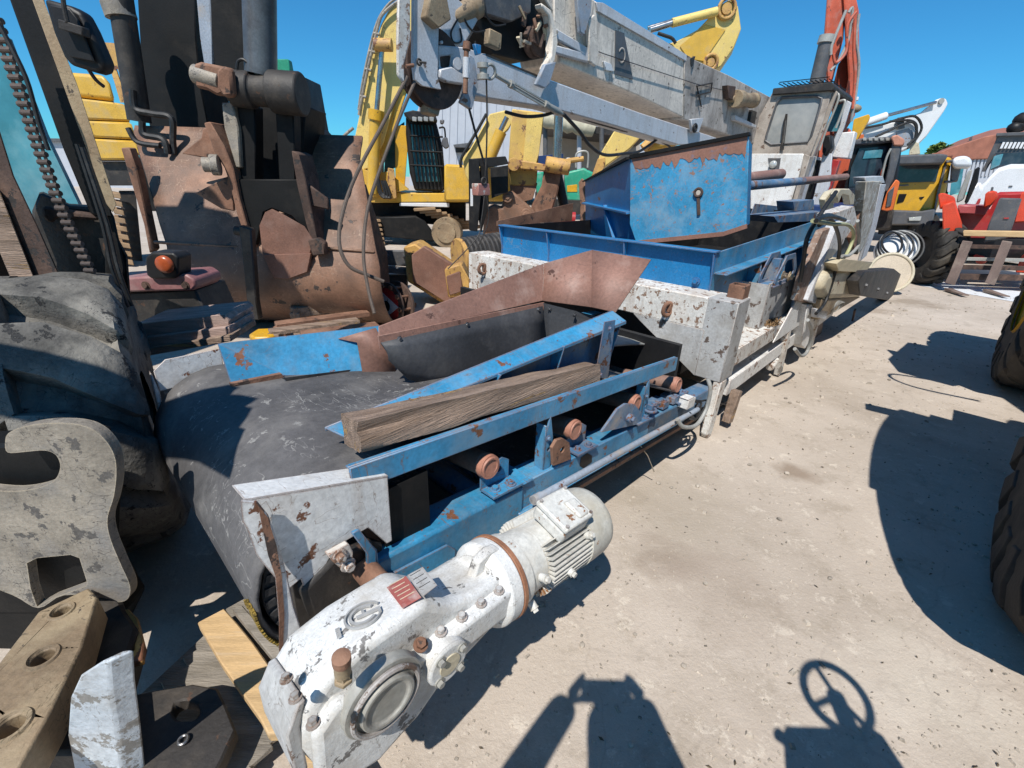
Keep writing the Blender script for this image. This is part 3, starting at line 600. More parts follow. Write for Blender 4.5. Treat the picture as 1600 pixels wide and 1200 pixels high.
# octagonal blue bracket with bolts above the box
g = MB()
for yy, xo in ((-.02, 0), (.09, 0)):
    o = V(1.0+xo, yy, 1.02); oc = [o+V(a, 0, b) for a, b in ((-.24, -.10), (.22, -.10), (.26, -.06), (.26, .0), (.12, .12), (-.1, .12), (-.24, -.03))]
    ih = [o+V(a, 0, b) for a, b in ((-.18, -.07), (.18, -.07), (.2, -.02), (.08, .08), (-.07, .08), (-.18, -.03))]
    g.prism(oc, (0, .01, 0), holes=[ih])
g.box((1.0, .04, .925), (.5, .13, .01)); g.box((1.0, .1, 1.0), (.05, .13, .2))
g.build('octagonal_bracket', 'blue_dusty', T, bevel=.002)
g = MB(); g.bolt((.86, -.03, 1.0), (0, -1, 0), .022, .03); g.build('bolt', 'steel_olive', T); g = MB(); g.bolt((1.05, -.03, .97), (0, -1, 0), .025, .03); g.build('bolt', 'steel_olive', T)
# --- blue hopper (feed box) behind the portal
xh, yh0, yh1 = .12, .2, 2.2
g = MB()
g.lo((xh, yh0, .70), (xh+.012, yh1, 1.2)); g.lo((xh-.06, yh0-.01, 1.2), (xh+.02, yh1, 1.212))
for yy in (yh0, .87, 1.62, yh1-.01): g.prism([(xh, yy, .7), (xh, yy, 1.2), (xh-.055, yy, 1.2), (xh-.012, yy, 1.02), (xh-.012, yy, .7)], (0, .01, 0))
g.build('hopper_front_wall', 'blue_clean', T, bevel=.002)
g = MB()
g.prism([(xh, yh0, .75), (4.6, yh0, .75), (4.6, yh0, 1.36), (2.6, yh0, 1.31), (xh, yh0, 1.2)], (0, .012, 0)); g.prism([(xh, yh0, 1.06), (4.6, yh0, 1.20), (4.6, yh0-.09, 1.20), (xh, yh0-.09, 1.06)], (0, 0, .01))
for x in (.8, 1.4, 2.1, 2.8): g.prism([(x, yh0, .72), (x, yh0-.14, .72), (x, yh0-.085, 1.04+.033*x), (x, yh0, 1.04+.033*x)], (.01, 0, 0))
g.build('hopper_side_wall', 'blue', T, bevel=.002)
g = MB(); g.lo((xh, yh1, .7), (4.6, yh1+.012, 1.2)); g.prism([(xh+.02, .25, .72), (4.5, .25, .72), (4.5, 2.1, .72), (xh+.02, 2.1, .72)], (0, 0, .01)); g.lo((4.6, yh0, .6), (4.62, yh1, 1.3)); g.lo((xh+.02, .3, .3), (4.4, 2.0, .7)); g.build('hopper_inner', 'black', T)
g = MB(); g.prism([(xh-.05, yh1+.02, 1.2), (1.2, yh1+.02, 1.2), (1.2, yh1+.02, 1.38), (xh-.05, yh1+.02, 1.24)], (0, .01, 0)); g.build('hopper_far_wall', 'rust', T)
# side bracket bolt on hopper corner
g = MB(); g.bolt((xh-.01, .3, 1.0), (-1, 0, 0), .018, .03); g.build('bolt', 'blue_clean', T)
# interior cross parts, curved hook pipe
g = MB(); g.tube([P(1222, 335, y=.9), P(1225, 322, y=.9), P(1235, 316, y=.9), P(1248, 320, y=.9), P(1262, 322, y=.9)], .03, n=12, smooth=6); g.build('hook_pipe', 'rust', T)
g = MB(); g.prism(M.pks([(1170, 345), (1180, 318), (1215, 322), (1218, 336)], y=1.2), (0, .01, 0)); g.prism(M.pks([(1210, 338), (1290, 330), (1292, 345), (1215, 348)], y=.5), (0, .3, 0)); g.prism(M.pks([(1240, 315), (1272, 312), (1272, 333), (1242, 336)], y=.75), (0, .2, 0)); g.build('inner_frame', 'blue_dusty', T, bevel=.003)
def split_mat(name, inputs_fn=None):
    pass
# ---- geared motor (part of the machine) : axis runs along the conveyor, tilted with it
AX0, AX1 = V(-2.34, -.28, .560), V(-1.875, -.28, .502); ad_ = (AX1-AX0).normalized(); au_ = Vector((0, 0, 1)); au_ = (au_-ad_*au_.dot(ad_)).normalized(); as_ = ad_.cross(au_)   # as_ ~ -y (to the camera)
def hull(mb, prof0, y0, prof1, y1):
    mb2 = [[mb.bm.verts.new((x, y, z)) for x, z in p] for p, y in ((prof0, y0), (prof1, y1))]
    n = len(prof0)
    for i in range(n): mb.bm.faces.new((mb2[0][i], mb2[0][(i+1) % n], mb2[1][(i+1) % n], mb2[1][i]))
    mb.bm.faces.new(mb2[0][::-1]); mb.bm.faces.new(mb2[1])
pf = [(-2.37+(x_+2.37)*.93, z_) for x_, z_ in [(-2.965, .60), (-2.945, .70), (-2.895, .748), (-2.80, .765), (-2.64, .762), (-2.575, .70), (-2.50, .665), (-2.37, .655), (-2.37, .49), (-2.55, .455), (-2.66, .43), (-2.76, .40), (-2.87, .42), (-2.935, .48)]]
pb = [(x, z-.055 if z > .6 else z+.02) for x, z in pf]
g = MB(); hull(g, pf, -.355, pb, -.16)
gm = g.build('geared_motor', 'gearwhite', T, bevel=.028, seg=4, smooth=50)
g = MB()   # near side boss plates and ribs
g.prism([(x, -.345, z) for x, z in [(-2.91, .55), (-2.90, .66), (-2.85, .70), (-2.78, .66), (-2.66, .65), (-2.60, .60), (-2.60, .50), (-2.68, .45), (-2.79, .42), (-2.87, .45)]], (0, -.035, 0))
g.build('side_boss', 'gearwhite', gm, bevel=.02, seg=3, smooth=50)
cb = P(604, 1093, y=-.40); g = MB(); g.lathe([(0, .088), (.6, .088), (.62, .072), (.66, .070), (.7, .062), (1.0, .06), (1.0, .05), (.85, .045), (.85, .001)], cb+V(0, .03, 0), cb+V(0, -.012, 0), 56); g.build('shaft_cover', 'steel_light', gm, bevel=.002, smooth=30)
g = MB(); g.torus(cb+V(0, -.003, 0), (0, 1, 0), .074, .006, n=48, m=8); g.build('cover_ring', 'greypaint', gm)
cs = P(700, 1035, y=-.40); g = MB(); g.lathe([(0, .056), (.9, .056), (1, .052)], cs+V(0, .05, 0), cs+V(0, -.006, 0), 44); g.build('side_cover', 'gearwhite', gm, bevel=.004, seg=2)
g = MB(); g.cyl(cs+V(0, -.004, 0), cs+V(0, -.009, 0), .028, n=30); g.build('cast_disc', 'cream', gm)
for a in (.6, 2.2, 3.9, 5.4):
    g = MB(); g.bolt(cs+V(.043*math.cos(a), -.006, .043*math.sin(a)), (0, -1, 0), .0085, .012); g.build('cover_bolt', 'steel_light', gm)
# bolted rectangular neck
g = MB(); g.beam((-2.62, -.345, .605), (-2.385, -.345, .583), .085, .085); g.build('neck_block', 'gearwhite', gm, bevel=.012, seg=3)
for i in range(4):
    g = MB(); g.bolt((-2.60+.062*i, -.365, .648-.006*i), (0, 0, 1), .0095, .013); g.build('neck_bolt', 'greypaint', gm)
g = MB()   # lifting lug
lc = P(765, 884, y=-.30); g.prism([lc+V(a*1.25, 0, b*1.15) for a, b in ((-.055, -.06), (.05, -.06), (.045, .0), (.03, .03), (0, .04), (-.03, .03), (-.042, .0))], (0, .03, 0), holes=[circ(lc+V(0, 0, .005), (1, 0, 0), (0, 0, 1), .018, 16)]); g.build('lifting_lug', 'gearwhite', gm, bevel=.005, seg=2)
def tp(px, py): # point on the housing's sloping top plane
    r = M.R.transposed() @ ray(px, py); o = M.R.transposed() @ (Vector((0, 0, CAM_H))-M.o); k = -.055/.195
    t = (.767-k*-1*(-.355-o.y)*-1-o.z + 0)/(1) if False else (.767+.282*(o.y+.355)*-1-o.z)/(r.z+.282*r.y); return o+r*t
# breather
bt0 = tp(537, 1062); g = MB(); g.lathe([(0, .017), (.12, .017), (.12, .013), (.3, .013)], bt0, bt0+V(-.0, -.01, .075), 6); g.lathe([(.3, .0145), (.75, .0145)], bt0, bt0+V(-.0, -.01, .075), 20); g.build('breather', 'steel_olive', gm, bevel=.001)
g = MB(); g.lathe([(.72, .016), (.95, .016), (1, .008)], bt0, bt0+V(-.0, -.01, .075), 16); g.build('breather_cap', 'rust', gm)
g = MB(); pb0 = P(657, 1008, y=-.37); g.bolt(pb0, (0, -.4, 1), .011, .014); g.build('oil_plug', 'rust', gm)
# end cover with bolts
g = MB(); hull(g, [(-2.938, .53), (-2.935, .66), (-2.905, .72), (-2.89, .72), (-2.91, .66), (-2.915, .53)], -.345, [(-2.938, .54), (-2.935, .62), (-2.905, .67), (-2.89, .67), (-2.91, .62), (-2.915, .54)], -.18); g.build('end_cover', 'greypaint', gm, bevel=.004, seg=2)
for (px, py) in ((448, 1062), (462, 1092), (490, 1132)):
    g = MB(); g.bolt(tp(px, py), (0, .27, 1), .008, .011); g.build('end_bolt', 'greypaint', gm)
def topz(x): return .735 if x < -2.64 else .735-(x+2.64)*.5
# name plates on the sloping top, toward the motor
def plate(name, m, corners, h=.0015):
    g = MB(); g.prism([Vector(c) for c in corners], (0, -.001, h)); return g.build(name, m, gm)
plate('name_plate', 'redplate', [tp(604, 918), tp(634, 900), tp(658, 934), tp(629, 951)])
plate('name_plate', 'greypaint', [tp(636, 899), tp(660, 886), tp(683, 915), tp(660, 933)])
for k in range(5):
    a_, b_ = tp(606+4.2*k, 917+5.5*k), tp(633+4.2*k, 902+5.5*k); e_ = (b_-a_); g = MB(); g.beam(a_+e_*.08+V(0, 0, .0016), b_-e_*(.08+.1*(k % 2))+V(0, 0, .0016), .002, .0008); g.build('engraved_line', 'cream', gm)
for k in range(4):
    a_, b_ = tp(639+5*k, 902+6*k), tp(659+5*k, 890+6*k); e_ = (b_-a_); g = MB(); g.beam(a_+e_*.08+V(0, 0, .0016), b_-e_*.1+V(0, 0, .0016), .0015, .0008); g.build('engraved_line', 'steel_dark', gm)
# cast emblem: a ring with an open C and a stepped bar, and small cast letters beside it
ec = tp(568, 962); ex = (tp(600, 948)-tp(536, 978)).normalized(); en = Vector((0, .27, 1)).normalized(); ey = en.cross(ex).normalized()
def earc(r, a0, a1, wd, n=20):
    g = MB(); pi_ = [ec+ex*r*math.cos(math.radians(a))+ey*r*math.sin(math.radians(a)) for a in [a0+(a1-a0)*i/n for i in range(n+1)]]
    po = [ec+ex*(r+wd)*math.cos(math.radians(a))+ey*(r+wd)*math.sin(math.radians(a)) for a in [a0+(a1-a0)*i/n for i in range(n+1)]]
    g.prism(pi_+po[::-1], en*.005); return g
g = earc(.036, 25, 330, .004); g.build('emblem', 'emblemgrey', gm)
g = earc(.024, 40, 320, .006); g.build('emblem', 'emblemgrey', gm)
g = MB(); g.prism([ec+ex*a+ey*b for a, b in ((-.014, -.005), (.03, -.005), (.03, -.016), (.036, -.016), (.036, .002), (.004, .002), (.004, .016), (-.002, .016), (-.002, .002), (-.014, .002))], en*.005); g.build('emblem', 'emblemgrey', gm)
for k, dx in enumerate((0, .011, .022)):
    g = MB(); c = tp(536, 985)+ex*0+ey*(-.018+dx)-ex*.014; g.prism([c+ex*a+ey*b for a, b in ((0, 0), (.009, 0), (.009, .003), (.003, .003), (.003, .005), (.009, .005), (.009, .008), (0, .008))], en*.003); g.build('cast_letter', 'emblemgrey', gm)
# motor
g = MB(); g.lathe([(0, .095), (.2, .112), (.35, .121), (1, .121), (1, .11)], AX0-ad_*.075, AX0-ad_*.012, 56); g.build('adapter_flange', 'gearwhite', gm, bevel=.003)
g = MB(); g.lathe([(0, .113), (0, .1235), (1, .1235), (1, .113)], AX0-ad_*.012, AX0+ad_*.004, 56); g.build('rust_ring', 'rustring', gm, bevel=.002)
g = MB(); g.lathe([(0, .105), (.0, .112), (.35, .108), (.35, .098), (1, .094)], AX0-ad_*.0, AX0+ad_*.13, 48)
g.cyl(AX0+ad_*.12, AX0+ad_*.33, .094, n=48)
for k in range(46):
    a = 2*math.pi*k/46
    if 1.05 < a < 2.1: continue
    rdir = as_*math.cos(a)+au_*math.sin(a); c = AX0+ad_*.225+rdir*.104
    Rm = Matrix((ad_, rdir.cross(ad_), rdir)).transposed()
    g.box(c, (.21, .0035, .03), Rm)
g.build('motor_body', 'motorwhite', gm)
g = MB(); F0 = AX0+ad_*.315; g.lathe([(0, .119), (0, .122), (.72, .122), (.88, .117), (.95, .108), (1, .09), (1, .03)], F0, F0+ad_*.14, 56); g.build('fan_cover', 'fancover', gm, smooth=40)
g = MB(); tb = AX0+ad_*.235+au_*.118+as_*.03; Rt = Matrix((ad_, -as_, au_)).transposed() @ Matrix.Rotation(.28, 3, 'X')
g.box(tb, (.135, .125, .05), Rt); tbx = g.build('terminal_box', 'motorwhite', gm, bevel=.012, seg=3)
g = MB(); g.box(tb+Rt@V(0, 0, .034), (.14, .13, .02), Rt); g.box(tb+Rt@V(.028, -.02, .047), (.05, .07, .012), Rt, taper=.9); g.build('terminal_lid', 'motorwhite', gm, bevel=.008, seg=2)
for i, j in ((-1, -1), (1, -1), (1, 1), (-1, 1)):
    g = MB(); g.bolt(tb+Rt@V(.06*i, .055*j, .04), Rt@V(0, 0, 1), .006, .01); g.build('lid_screw', 'greypaint', gm)
for k, (t, a) in enumerate(((.07, .3), (.06, -.6), (.30, .55), (.20, -.1), (.28, -1.1))):
    rdir = as_*math.cos(a)+au_*math.sin(a); g = MB(); c = AX0+ad_*t+rdir*.108; g.cyl(c, c+rdir*.022, .012, n=14); g.bolt(c+rdir*.02, rdir, .009, .012); g.build('motor_bolt', 'motorwhite', gm)
# ---- weathered timber lying on the conveyor edge
def rough_timber(name, m, a, b, w_, h_, up, seg=28, jit=.006, parent=None, cut=None):
    a, b = Vector(a), Vector(b); d_, sd, u = frame_of(b-a, up); g = MB(); rows = []
    K = 6
    for i in range(seg+1):
        c = a.lerp(b, i/seg); row = []
        for sx, sy, ex_, ey_ in ((-1, -1, 1, 0), (1, -1, 0, 1), (1, 1, -1, 0), (-1, 1, 0, -1)):
            for k in range(K):
                t = 2*k/K; x = (sx+ex_*t)*w_/2; y = (sy+ey_*t)*h_/2
                row.append(c+sd*x+u*y)
        rows.append(row+[row[0]])
    vs = [[g.bm.verts.new(p) for p in r[:-1]] for r in rows]; n = len(vs[0])
    for q, r in zip(vs, vs[1:]):
        for k in range(n): g.bm.faces.new((q[k], q[(k+1) % n], r[(k+1) % n], r[k]))
    g.bm.faces.new(vs[0][::-1]); g.bm.faces.new(vs[-1])
    for v in g.bm.verts:
        l = (v.co-a).dot(d_); q = v.co-a-d_*l
        v.co += q.normalized()*(noise.noise(Vector((l*2.5, q.dot(sd)*22, q.dot(u)*22)))*jit*2+noise.noise(Vector((l*7, q.dot(sd)*60, q.dot(u)*60+5)))*jit) + d_*noise.noise(v.co*30)*jit*.6
    return g.build(name, m, parent, smooth=50)
ta, tb_ = P(553, 680, y=.09), P(932, 592, y=.14)
TF = Fr(M.o+M.R@V(ta.x, ta.y, 0), 46.5)
sh = V(ta.x, ta.y, 0)
o = rough_timber('timber_beam', 'timber', P(565, 708, y=.035)+V(.0, .046, .043)-sh, P(936, 600, y=.035)+V(0, .046, .043)-sh, .092, .086, (0, .15, 1), seg=70, jit=.007)
solo(o, TF, 'thick weathered split timber lying along the blue conveyor rail', 'timber')
# ------------------------------------------------------------------ things built in the yard frame
def at(px, py, z=0): p = W.pk(px, py, z=z); return Vector((p.x, p.y, 0))
class Th:
    """a thing with its empty on the ground at (x, y); outlines are read off the plane y = const and given real depth"""
    def __init__(s, name, label, cat, x, y, rz=0, group=None, fr=None):
        s.f = fr or Fr((x, y, 0), rz); s.o = thing(name, label, cat, s.f, group)
    def q(s, pts, Y, **k):   # points on the world plane y = Y, in the thing's own frame
        return [s.f.R.transposed() @ (W.pk(a, b, y=Y)-s.f.o) for a, b in pts]
    def p1(s, a, b, Y): return s.q([(a, b)], Y)[0]
    def slab(s, name, m, pts, Y, th, parent=None, bevel=.01, holes=(), seg=1, dx=0, dz=0):
        if (Y > 6.5 or 1.5 < Y < 2.2) and not dx: xc = sum(W.pk(a, b, y=Y).x for a, b in pts)/len(pts); dx = th*xc/Y
        g = MB(); e = s.f.R.transposed() @ Vector((dx, th, dz)); g.prism(s.q(pts, Y), e, holes=[s.q(h, Y) for h in holes])
        return g.build(name, m, parent or s.o, bevel=bevel, seg=seg)
    def rod(s, name, m, a, b, Y, r, r1=None, Y2=None, parent=None, n=16, bevel=0):
        g = MB(); g.cyl(s.p1(*a, Y), s.p1(*b, Y if Y2 is None else Y2), r, r1, n); return g.build(name, m, parent or s.o, bevel=bevel)
    def hose(s, name, m, pts, Y, r, parent=None, n=8, k=5):
        g = MB(); g.tube(s.q(pts, Y) if not isinstance(Y, (list, tuple)) else [s.p1(*p, y) for p, y in zip(pts, Y)], r, n=n, smooth=k); return g.build(name, m, parent or s.o)
def ell(cx, cy, rx, ry, n=16, a0=0): return [(cx+rx*math.cos(a0+2*math.pi*i/n), cy+ry*math.sin(a0+2*math.pi*i/n)) for i in range(n)]

# ---- big worn tyre at the left
def make_tyre(name, R, wd, mat_, nlug, lug_h, c, axis, parent, ph=0, rimR=None, twist=.5, jit=0, R_=None, w_=None):
    R = R_ or R; wd = w_ or wd
    """tread with staggered chevron lugs, rounded shoulders and sidewalls; axis = unit vector of the axle"""
    c = Vector(c); d_, sd, u = frame_of(axis); g = MB(); rr = rimR or R*.5
    prof = [(-.5, rr), (-.52, R*.62), (-.53, R*.76), (-.50, R*.88), (-.44, R-lug_h*1.1), (-.2, R-lug_h*.9), (0, R-lug_h*.85), (.2, R-lug_h*.9), (.44, R-lug_h*1.1), (.50, R*.88), (.53, R*.76), (.52, R*.62), (.5, rr)]
    n = 96; rings = []
    for t, r in prof: rings.append([g.bm.verts.new(c+d_*t*wd+(sd*math.cos(2*math.pi*i/n)+u*math.sin(2*math.pi*i/n))*r) for i in range(n)])
    for a, b in zip(rings, rings[1:]):
        for i in range(n): g.bm.faces.new((a[i], a[(i+1) % n], b[(i+1) % n], b[i]))
    def pt(ax, ang, r): return c+d_*ax*wd+(sd*math.cos(ang)+u*math.sin(ang))*r
    for side in (-1, 1):
        for i in range(nlug):
            a0 = 2*math.pi*(i+(.5 if side > 0 else 0))/nlug+ph; w0 = 2*math.pi/nlug*.31
            secs = [(-.02, 0, R-lug_h*.1, .8), (.2, .22, R, 1), (.40, .62, R-lug_h*.05, 1.12), (.505, .85, R*.955, 1.15), (.55, .95, R*.86, 1.05), (.545, 1.0, R*.72, .8)]
            top = []; bot = []
            for ax, sh, r, ww in secs:
                aa = a0+sh*twist*2*math.pi/nlug*1.6; jj = random.uniform(-.004, .004)
                top.append([pt(side*ax, aa-w0*ww, r+jj), pt(side*ax, aa-w0*ww*.55, r+lug_h*.06+jj), pt(side*ax, aa+w0*ww*.55, r+lug_h*.06+jj), pt(side*ax, aa+w0*ww, r+jj)])
                ib = min(1, abs(ax)/.5); bax = side*(ax if ax < .45 else .45); br = r-lug_h*1.4
                bot.append([pt(bax, aa-w0*ww*1.35, br), pt(bax, aa+w0*ww*1.35, br)])
            tv = [[g.bm.verts.new(p) for p in r] for r in top]; bv = [[g.bm.verts.new(p) for p in r] for r in bot]
            for k in range(len(tv)-1):
                for j in range(3): g.bm.faces.new((tv[k][j], tv[k][j+1], tv[k+1][j+1], tv[k+1][j]))
                g.bm.faces.new((tv[k][0], tv[k+1][0], bv[k+1][0], bv[k][0])); g.bm.faces.new((tv[k][3], bv[k][1], bv[k+1][1], tv[k+1][3]))
            for k in (0, -1): g.bm.faces.new((tv[k][0], tv[k][1], tv[k][2], tv[k][3], bv[k][1], bv[k][0]))
    if jit:
        bmesh.ops.subdivide_edges(g.bm, edges=g.bm.edges[:], cuts=1, use_grid_fill=True)
        for v in g.bm.verts: v.co += noise.noise_vector(v.co*5)*jit*1.6+noise.noise_vector(v.co*17)*jit*.7
    return g.build(name, mat_, parent, bevel=0 if jit else min(.02, lug_h*.25), seg=2, smooth=50 if jit else 40)
TT = Fr((-1.75, 1.72, 0))
ty = make_tyre('worn_tyre', .68, .66, 'tyre', 11, .10, (-.16, -.04, .60), (.80, .60, 0), None, ph=.25, twist=.45, jit=.004, rimR=.16, R_=.61, w_=.60)
solo(ty, TT, 'huge worn chunky lugged tyre standing between the hook plate and the belt', 'tyre')
# ---- quick coupler with hooked plate
K = Th('quick_coupler', 'scratched steel excavator coupler with a hooked plate and a beam of round holes', 'coupler', -1.2, .95)
Yh = 1.0
out = [(-40, 700), (8, 676), (14, 692), (12, 706), (20, 706)]
hook = [(-60, 760), (-30, 764), (20, 768), (60, 762), (85, 750), (94, 730), (88, 712), (70, 704), (40, 706), (12, 707), (8, 690), (14, 676), (40, 666), (80, 661), (125, 664), (155, 678), (176, 705), (182, 735), (178, 775), (168, 810), (172, 840), (188, 880), (203, 915), (200, 935), (185, 941), (165, 935), (100, 930), (60, 950), (20, 930), (-60, 900)]
hp_ = [tuple(v)[:2] for v in spline([Vector((a, b, 0)) for a, b in hook], 4)]
hk_ = K.slab('hook_plate', 'steel_worn', hp_, Yh, .028, bevel=.005, seg=2, holes=[[(42, 880), (58, 872), (110, 867), (124, 872), (136, 910), (134, 916), (80, 936), (58, 948), (48, 920)]])
K.slab('hook_shade_block', 'blacksteel', [(-60, 700), (60, 690), (130, 690), (150, 760), (150, 900), (60, 960), (-60, 960)], Yh+.06, .1, bevel=.01)  # dark block added behind the hook so its hollows look shaded
K.slab('coupler_foot', 'blacksteel', [(-60, 900), (150, 900), (190, 960), (150, 1040), (-60, 1060)], Yh+.08, .12)
zb = .42
def kz(px, py, z=zb): return K.f.R.transposed() @ (W.pk(px, py, z=z)-K.f.o)
g = MB(); top = [kz(*p) for p in ((-40, 1085), (60, 955), (138, 918), (152, 932), (128, 1010), (75, 1120), (20, 1215), (-120, 1215))]
hs_ = [circ(kz(*p), (1, 0, 0), (0, 1, 0), r, 20) for p, r in (((96, 955), .020), ((66, 1027), .024), ((15, 1135), .026))]
g.prism(top, (0, 0, -.10), holes=hs_); g.build('hole_beam', 'steel_olive', K.o, bevel=.006, seg=2)
for p, r in (((96, 955), .032), ((66, 1027), .038), ((15, 1135), .042)):
    g = MB(); c = kz(*p); g.lathe([(0, r*.75), (1, r*.75)], c+V(0, 0, -.0), c+V(0, 0, .004), 24, cap=False); g.torus(c+V(0, 0, .0), (0, 0, 1), r*.86, r*.16, n=28, m=6); g.build('hole_ring', 'steel_olive', K.o)
g = MB(); zq = .16
g.prism([kz(*p, zq) for p in ((60, 1220), (150, 1010), (172, 950), (200, 958), (212, 990), (232, 1020), (215, 1080), (225, 1220))], (0, 0, .12)); g.build('bracket_block', 'steel_dark', K.o, bevel=.01)
g = MB(); g.prism([kz(*p, .26) for p in ((162, 955), (200, 950), (215, 965), (225, 1005), (222, 1030), (200, 1035), (185, 1000))], (0, 0, -.03), holes=[[kz(*p, .26) for p in ((188, 985), (205, 985), (210, 1015), (195, 1015))]]); g.build('lock_plate', 'yellow_rusty', K.o, bevel=.004)
# white-painted lug and dark plate beside it
g = MB(); lug = [(120, 1230), (104, 1150), (108, 1090), (124, 1055), (155, 1035), (168, 1034), (172, 1080), (182, 1140), (195, 1230)]
g.prism(K.q(lug, .62), (.035, .03, 0)); g.build('side_lug', 'lugwhite', K.o, bevel=.006, seg=2)
g = MB(); dk = [(205, 1085), (300, 1068), (340, 1075), (352, 1100), (368, 1140), (345, 1190), (320, 1230), (210, 1230)]
g.prism([kz(*p, .2) for p in dk], (0, 0, -.05), holes=[[kz(*p, .2) for p in ell(290, 1110, 22, 17, 14)]]); g.build('pin_plate', 'steel_dark', K.o, bevel=.006)
c = kz(286, 1156, .21); g = MB(); g.torus(c, (0, 0, 1), .011, .004); g.build('grease_ring', 'chrome', K.o)
# ---- fresh plank and grey pallet under the gear unit
def zz(px, py, z): return W.pk(px, py, z=z)
PF = Fr(zz(330, 960, 0)*1.0); 
g = MB(); g.prism([zz(*p, .17)-PF.o for p in ((308, 972), (350, 950), (372, 975), (395, 1003), (478, 1120), (470, 1143), (418, 1146), (405, 1120), (380, 1085), (345, 1035))], (0, 0, -.04))
solo(g.build('plank', 'timber_fresh', bevel=.004), PF, 'fresh yellow plank jutting out under the white gear unit', 'plank')
PF2 = Fr(zz(520, 1190, 0))
g = MB(); g.prism([zz(*p, .12)-PF2.o for p in ((470, 1150), (540, 1168), (580, 1240), (480, 1240))], (0, 0, -.08)); solo(g.build('timber_block', 'timber_fresh', bevel=.004), PF2, 'pale timber block at the bottom edge below the gear unit', 'timber')
PL_ = Th('pallet', 'grey broken pallet of dirty boards on the ground beside the belt drum', 'pallet', -1.0, 1.15)
for i in range(7):
    a, b_ = PL_.f.R.transposed() @ (zz(352+ i*-34, 950+i*38, .09)-PL_.f.o), PL_.f.R.transposed() @ (zz(470-i*34, 1110+i*38, .09)-PL_.f.o)
    if i > 4: continue
    g = MB(); g.beam(a+V(.03, .03, -.01), b_+V(.0, .0, -.01), .085, .018); g.build('board', 'timber_grey', PL_.o, bevel=.003, jit=.003)
for t in (.1, .8):
    g = MB(); a = zz(360, 960, .04)-PL_.f.o; b_ = zz(200, 1110, .04)-PL_.f.o; sh = (zz(470, 1110, .04)-zz(352, 950, .04))*t; g.beam(a+sh, b_+sh, .08, .07); g.build('bearer', 'timber_grey', PL_.o, bevel=.004)
PL2 = Th('board', 'pale weathered board end beneath the belt drum', 'board', -.85, 1.2); bpy.data.objects.remove(PL2.o)
g = MB(); g.prism([zz(*p, .22)-PL2.f.o for p in ((362, 950), (378, 945), (440, 1015), (436, 1040))], (0, 0, -.03)); solo(g.build('board', 'timber_grey', bevel=.003), PL2.f, 'pale weathered board end beneath the belt drum', 'board')
# ---- heavy fork truck mast in the corner
F = Th('fork_lift_truck', 'heavy fork lift with black mast, roller chain and door mirror beside the big tyre', 'fork lift', -2.15, 2.1)
Y = 1.98
F.slab('mast_channel', 'blacksteel', [(5, -30), (62, -30), (95, 110), (135, 230), (172, 320), (176, 340), (142, 335), (100, 235), (55, 110)], Y, .12, bevel=.006)
F.slab('mast_edge', 'steel_olive', [(40, -30), (56, -30), (120, 130), (182, 320), (176, 332), (166, 318), (105, 150)], Y-.03, .03, bevel=.002)
F.slab('glass', 'tealglass', [(-30, 30), (12, 60), (70, 210), (128, 330), (130, 440), (60, 440), (-30, 180)], Y+.5, .02, bevel=0)
F.slab('mast_channel', 'rustdark', [(-30, 150), (0, 205), (22, 275), (60, 355), (105, 455), (60, 455), (25, 380), (-30, 250)], Y-.1, .1, bevel=.006)
F.slab('mast_channel', 'timber', [(-30, 270), (0, 300), (62, 455), (25, 455), (0, 395), (-30, 330)], Y-.12, .06, bevel=.004)
F.slab('carriage', 'steel_dark', [(62, 300), (110, 322), (160, 325), (200, 400), (205, 470), (60, 470), (50, 330)], Y+.1, .15)
F.slab('carriage', 'rustdark', [(66, 322), (155, 335), (158, 345), (92, 340), (80, 350), (66, 340)], Y+.04, .04)
F.slab('carriage', 'blacksteel', [(165, 330), (178, 335), (196, 420), (190, 470), (165, 470)], Y+.05, .2)
F.slab('counterweight', 'blacksteel', [(-900, 300), (-120, 330), (-120, 700), (-900, 700)], 3.2, .8)
g = MB(); g.lo((-1.75, .1, 1.6), (-1.55, 1.1, 4.0)); g.build('cab', 'blacksteel', F.o)  # unseen slab added to shade the bucket's lower left
g = MB(); g.prism([(-2.3, .1, 5.16), (-1.82, .1, 5.17), (-1.54, .1, 5.08), (-1.38, .1, 4.84), (-1.27, .1, 4.6), (-1.06, .1, 4.35), (-.83, .1, 4.16), (-.7, .1, 3.8), (-1.4, .1, 3.6), (-2.7, .1, 3.6)], (0, .08, 0)); g.build('bucket_shade_caster', 'blacksteel', F.o)  # unseen plate, outlined to throw shade on the rusty bucket
g = MB(); g.lo((.0, .1, 2.3-.0), (.12, .2, 3.2)); g.build('mast_channel', 'blacksteel', F.o)
# roller chain: links of paired plates with rollers
g = MB(); c0, c1 = F.p1(-8, 25, Y-.12), F.p1(152, 448, Y-.12); pth = spline(F.q([(-8, 25), (20, 110), (62, 235), (100, 335), (128, 395), (152, 448)], Y-.12), 12); L_ = sum((b-a).length for a, b in zip(pth, pth[1:]))
nl = 34; acc = 0; tgt = [L_*(i+.5)/nl for i in range(nl)]; j = 0
cent = []
for a, b in zip(pth, pth[1:]):
    l = (b-a).length
    while j < nl and tgt[j] <= acc+l: cent.append((a.lerp(b, (tgt[j]-acc)/l), (b-a).normalized())); j += 1
    acc += l
for i, (c, d_) in enumerate(cent):
    g.cyl(c-V(.02, -.0, 0), c+V(.02, 0, 0), .0095, n=10)
    for s_ in (-1, 1): g.beam(c-d_*.004+V(s_*.012, 0, 0), c+d_*(L_/nl)+V(s_*.012, 0, 0), .004, .011, (1, 0, 0))
g.build('chain', 'chainrust', F.o)
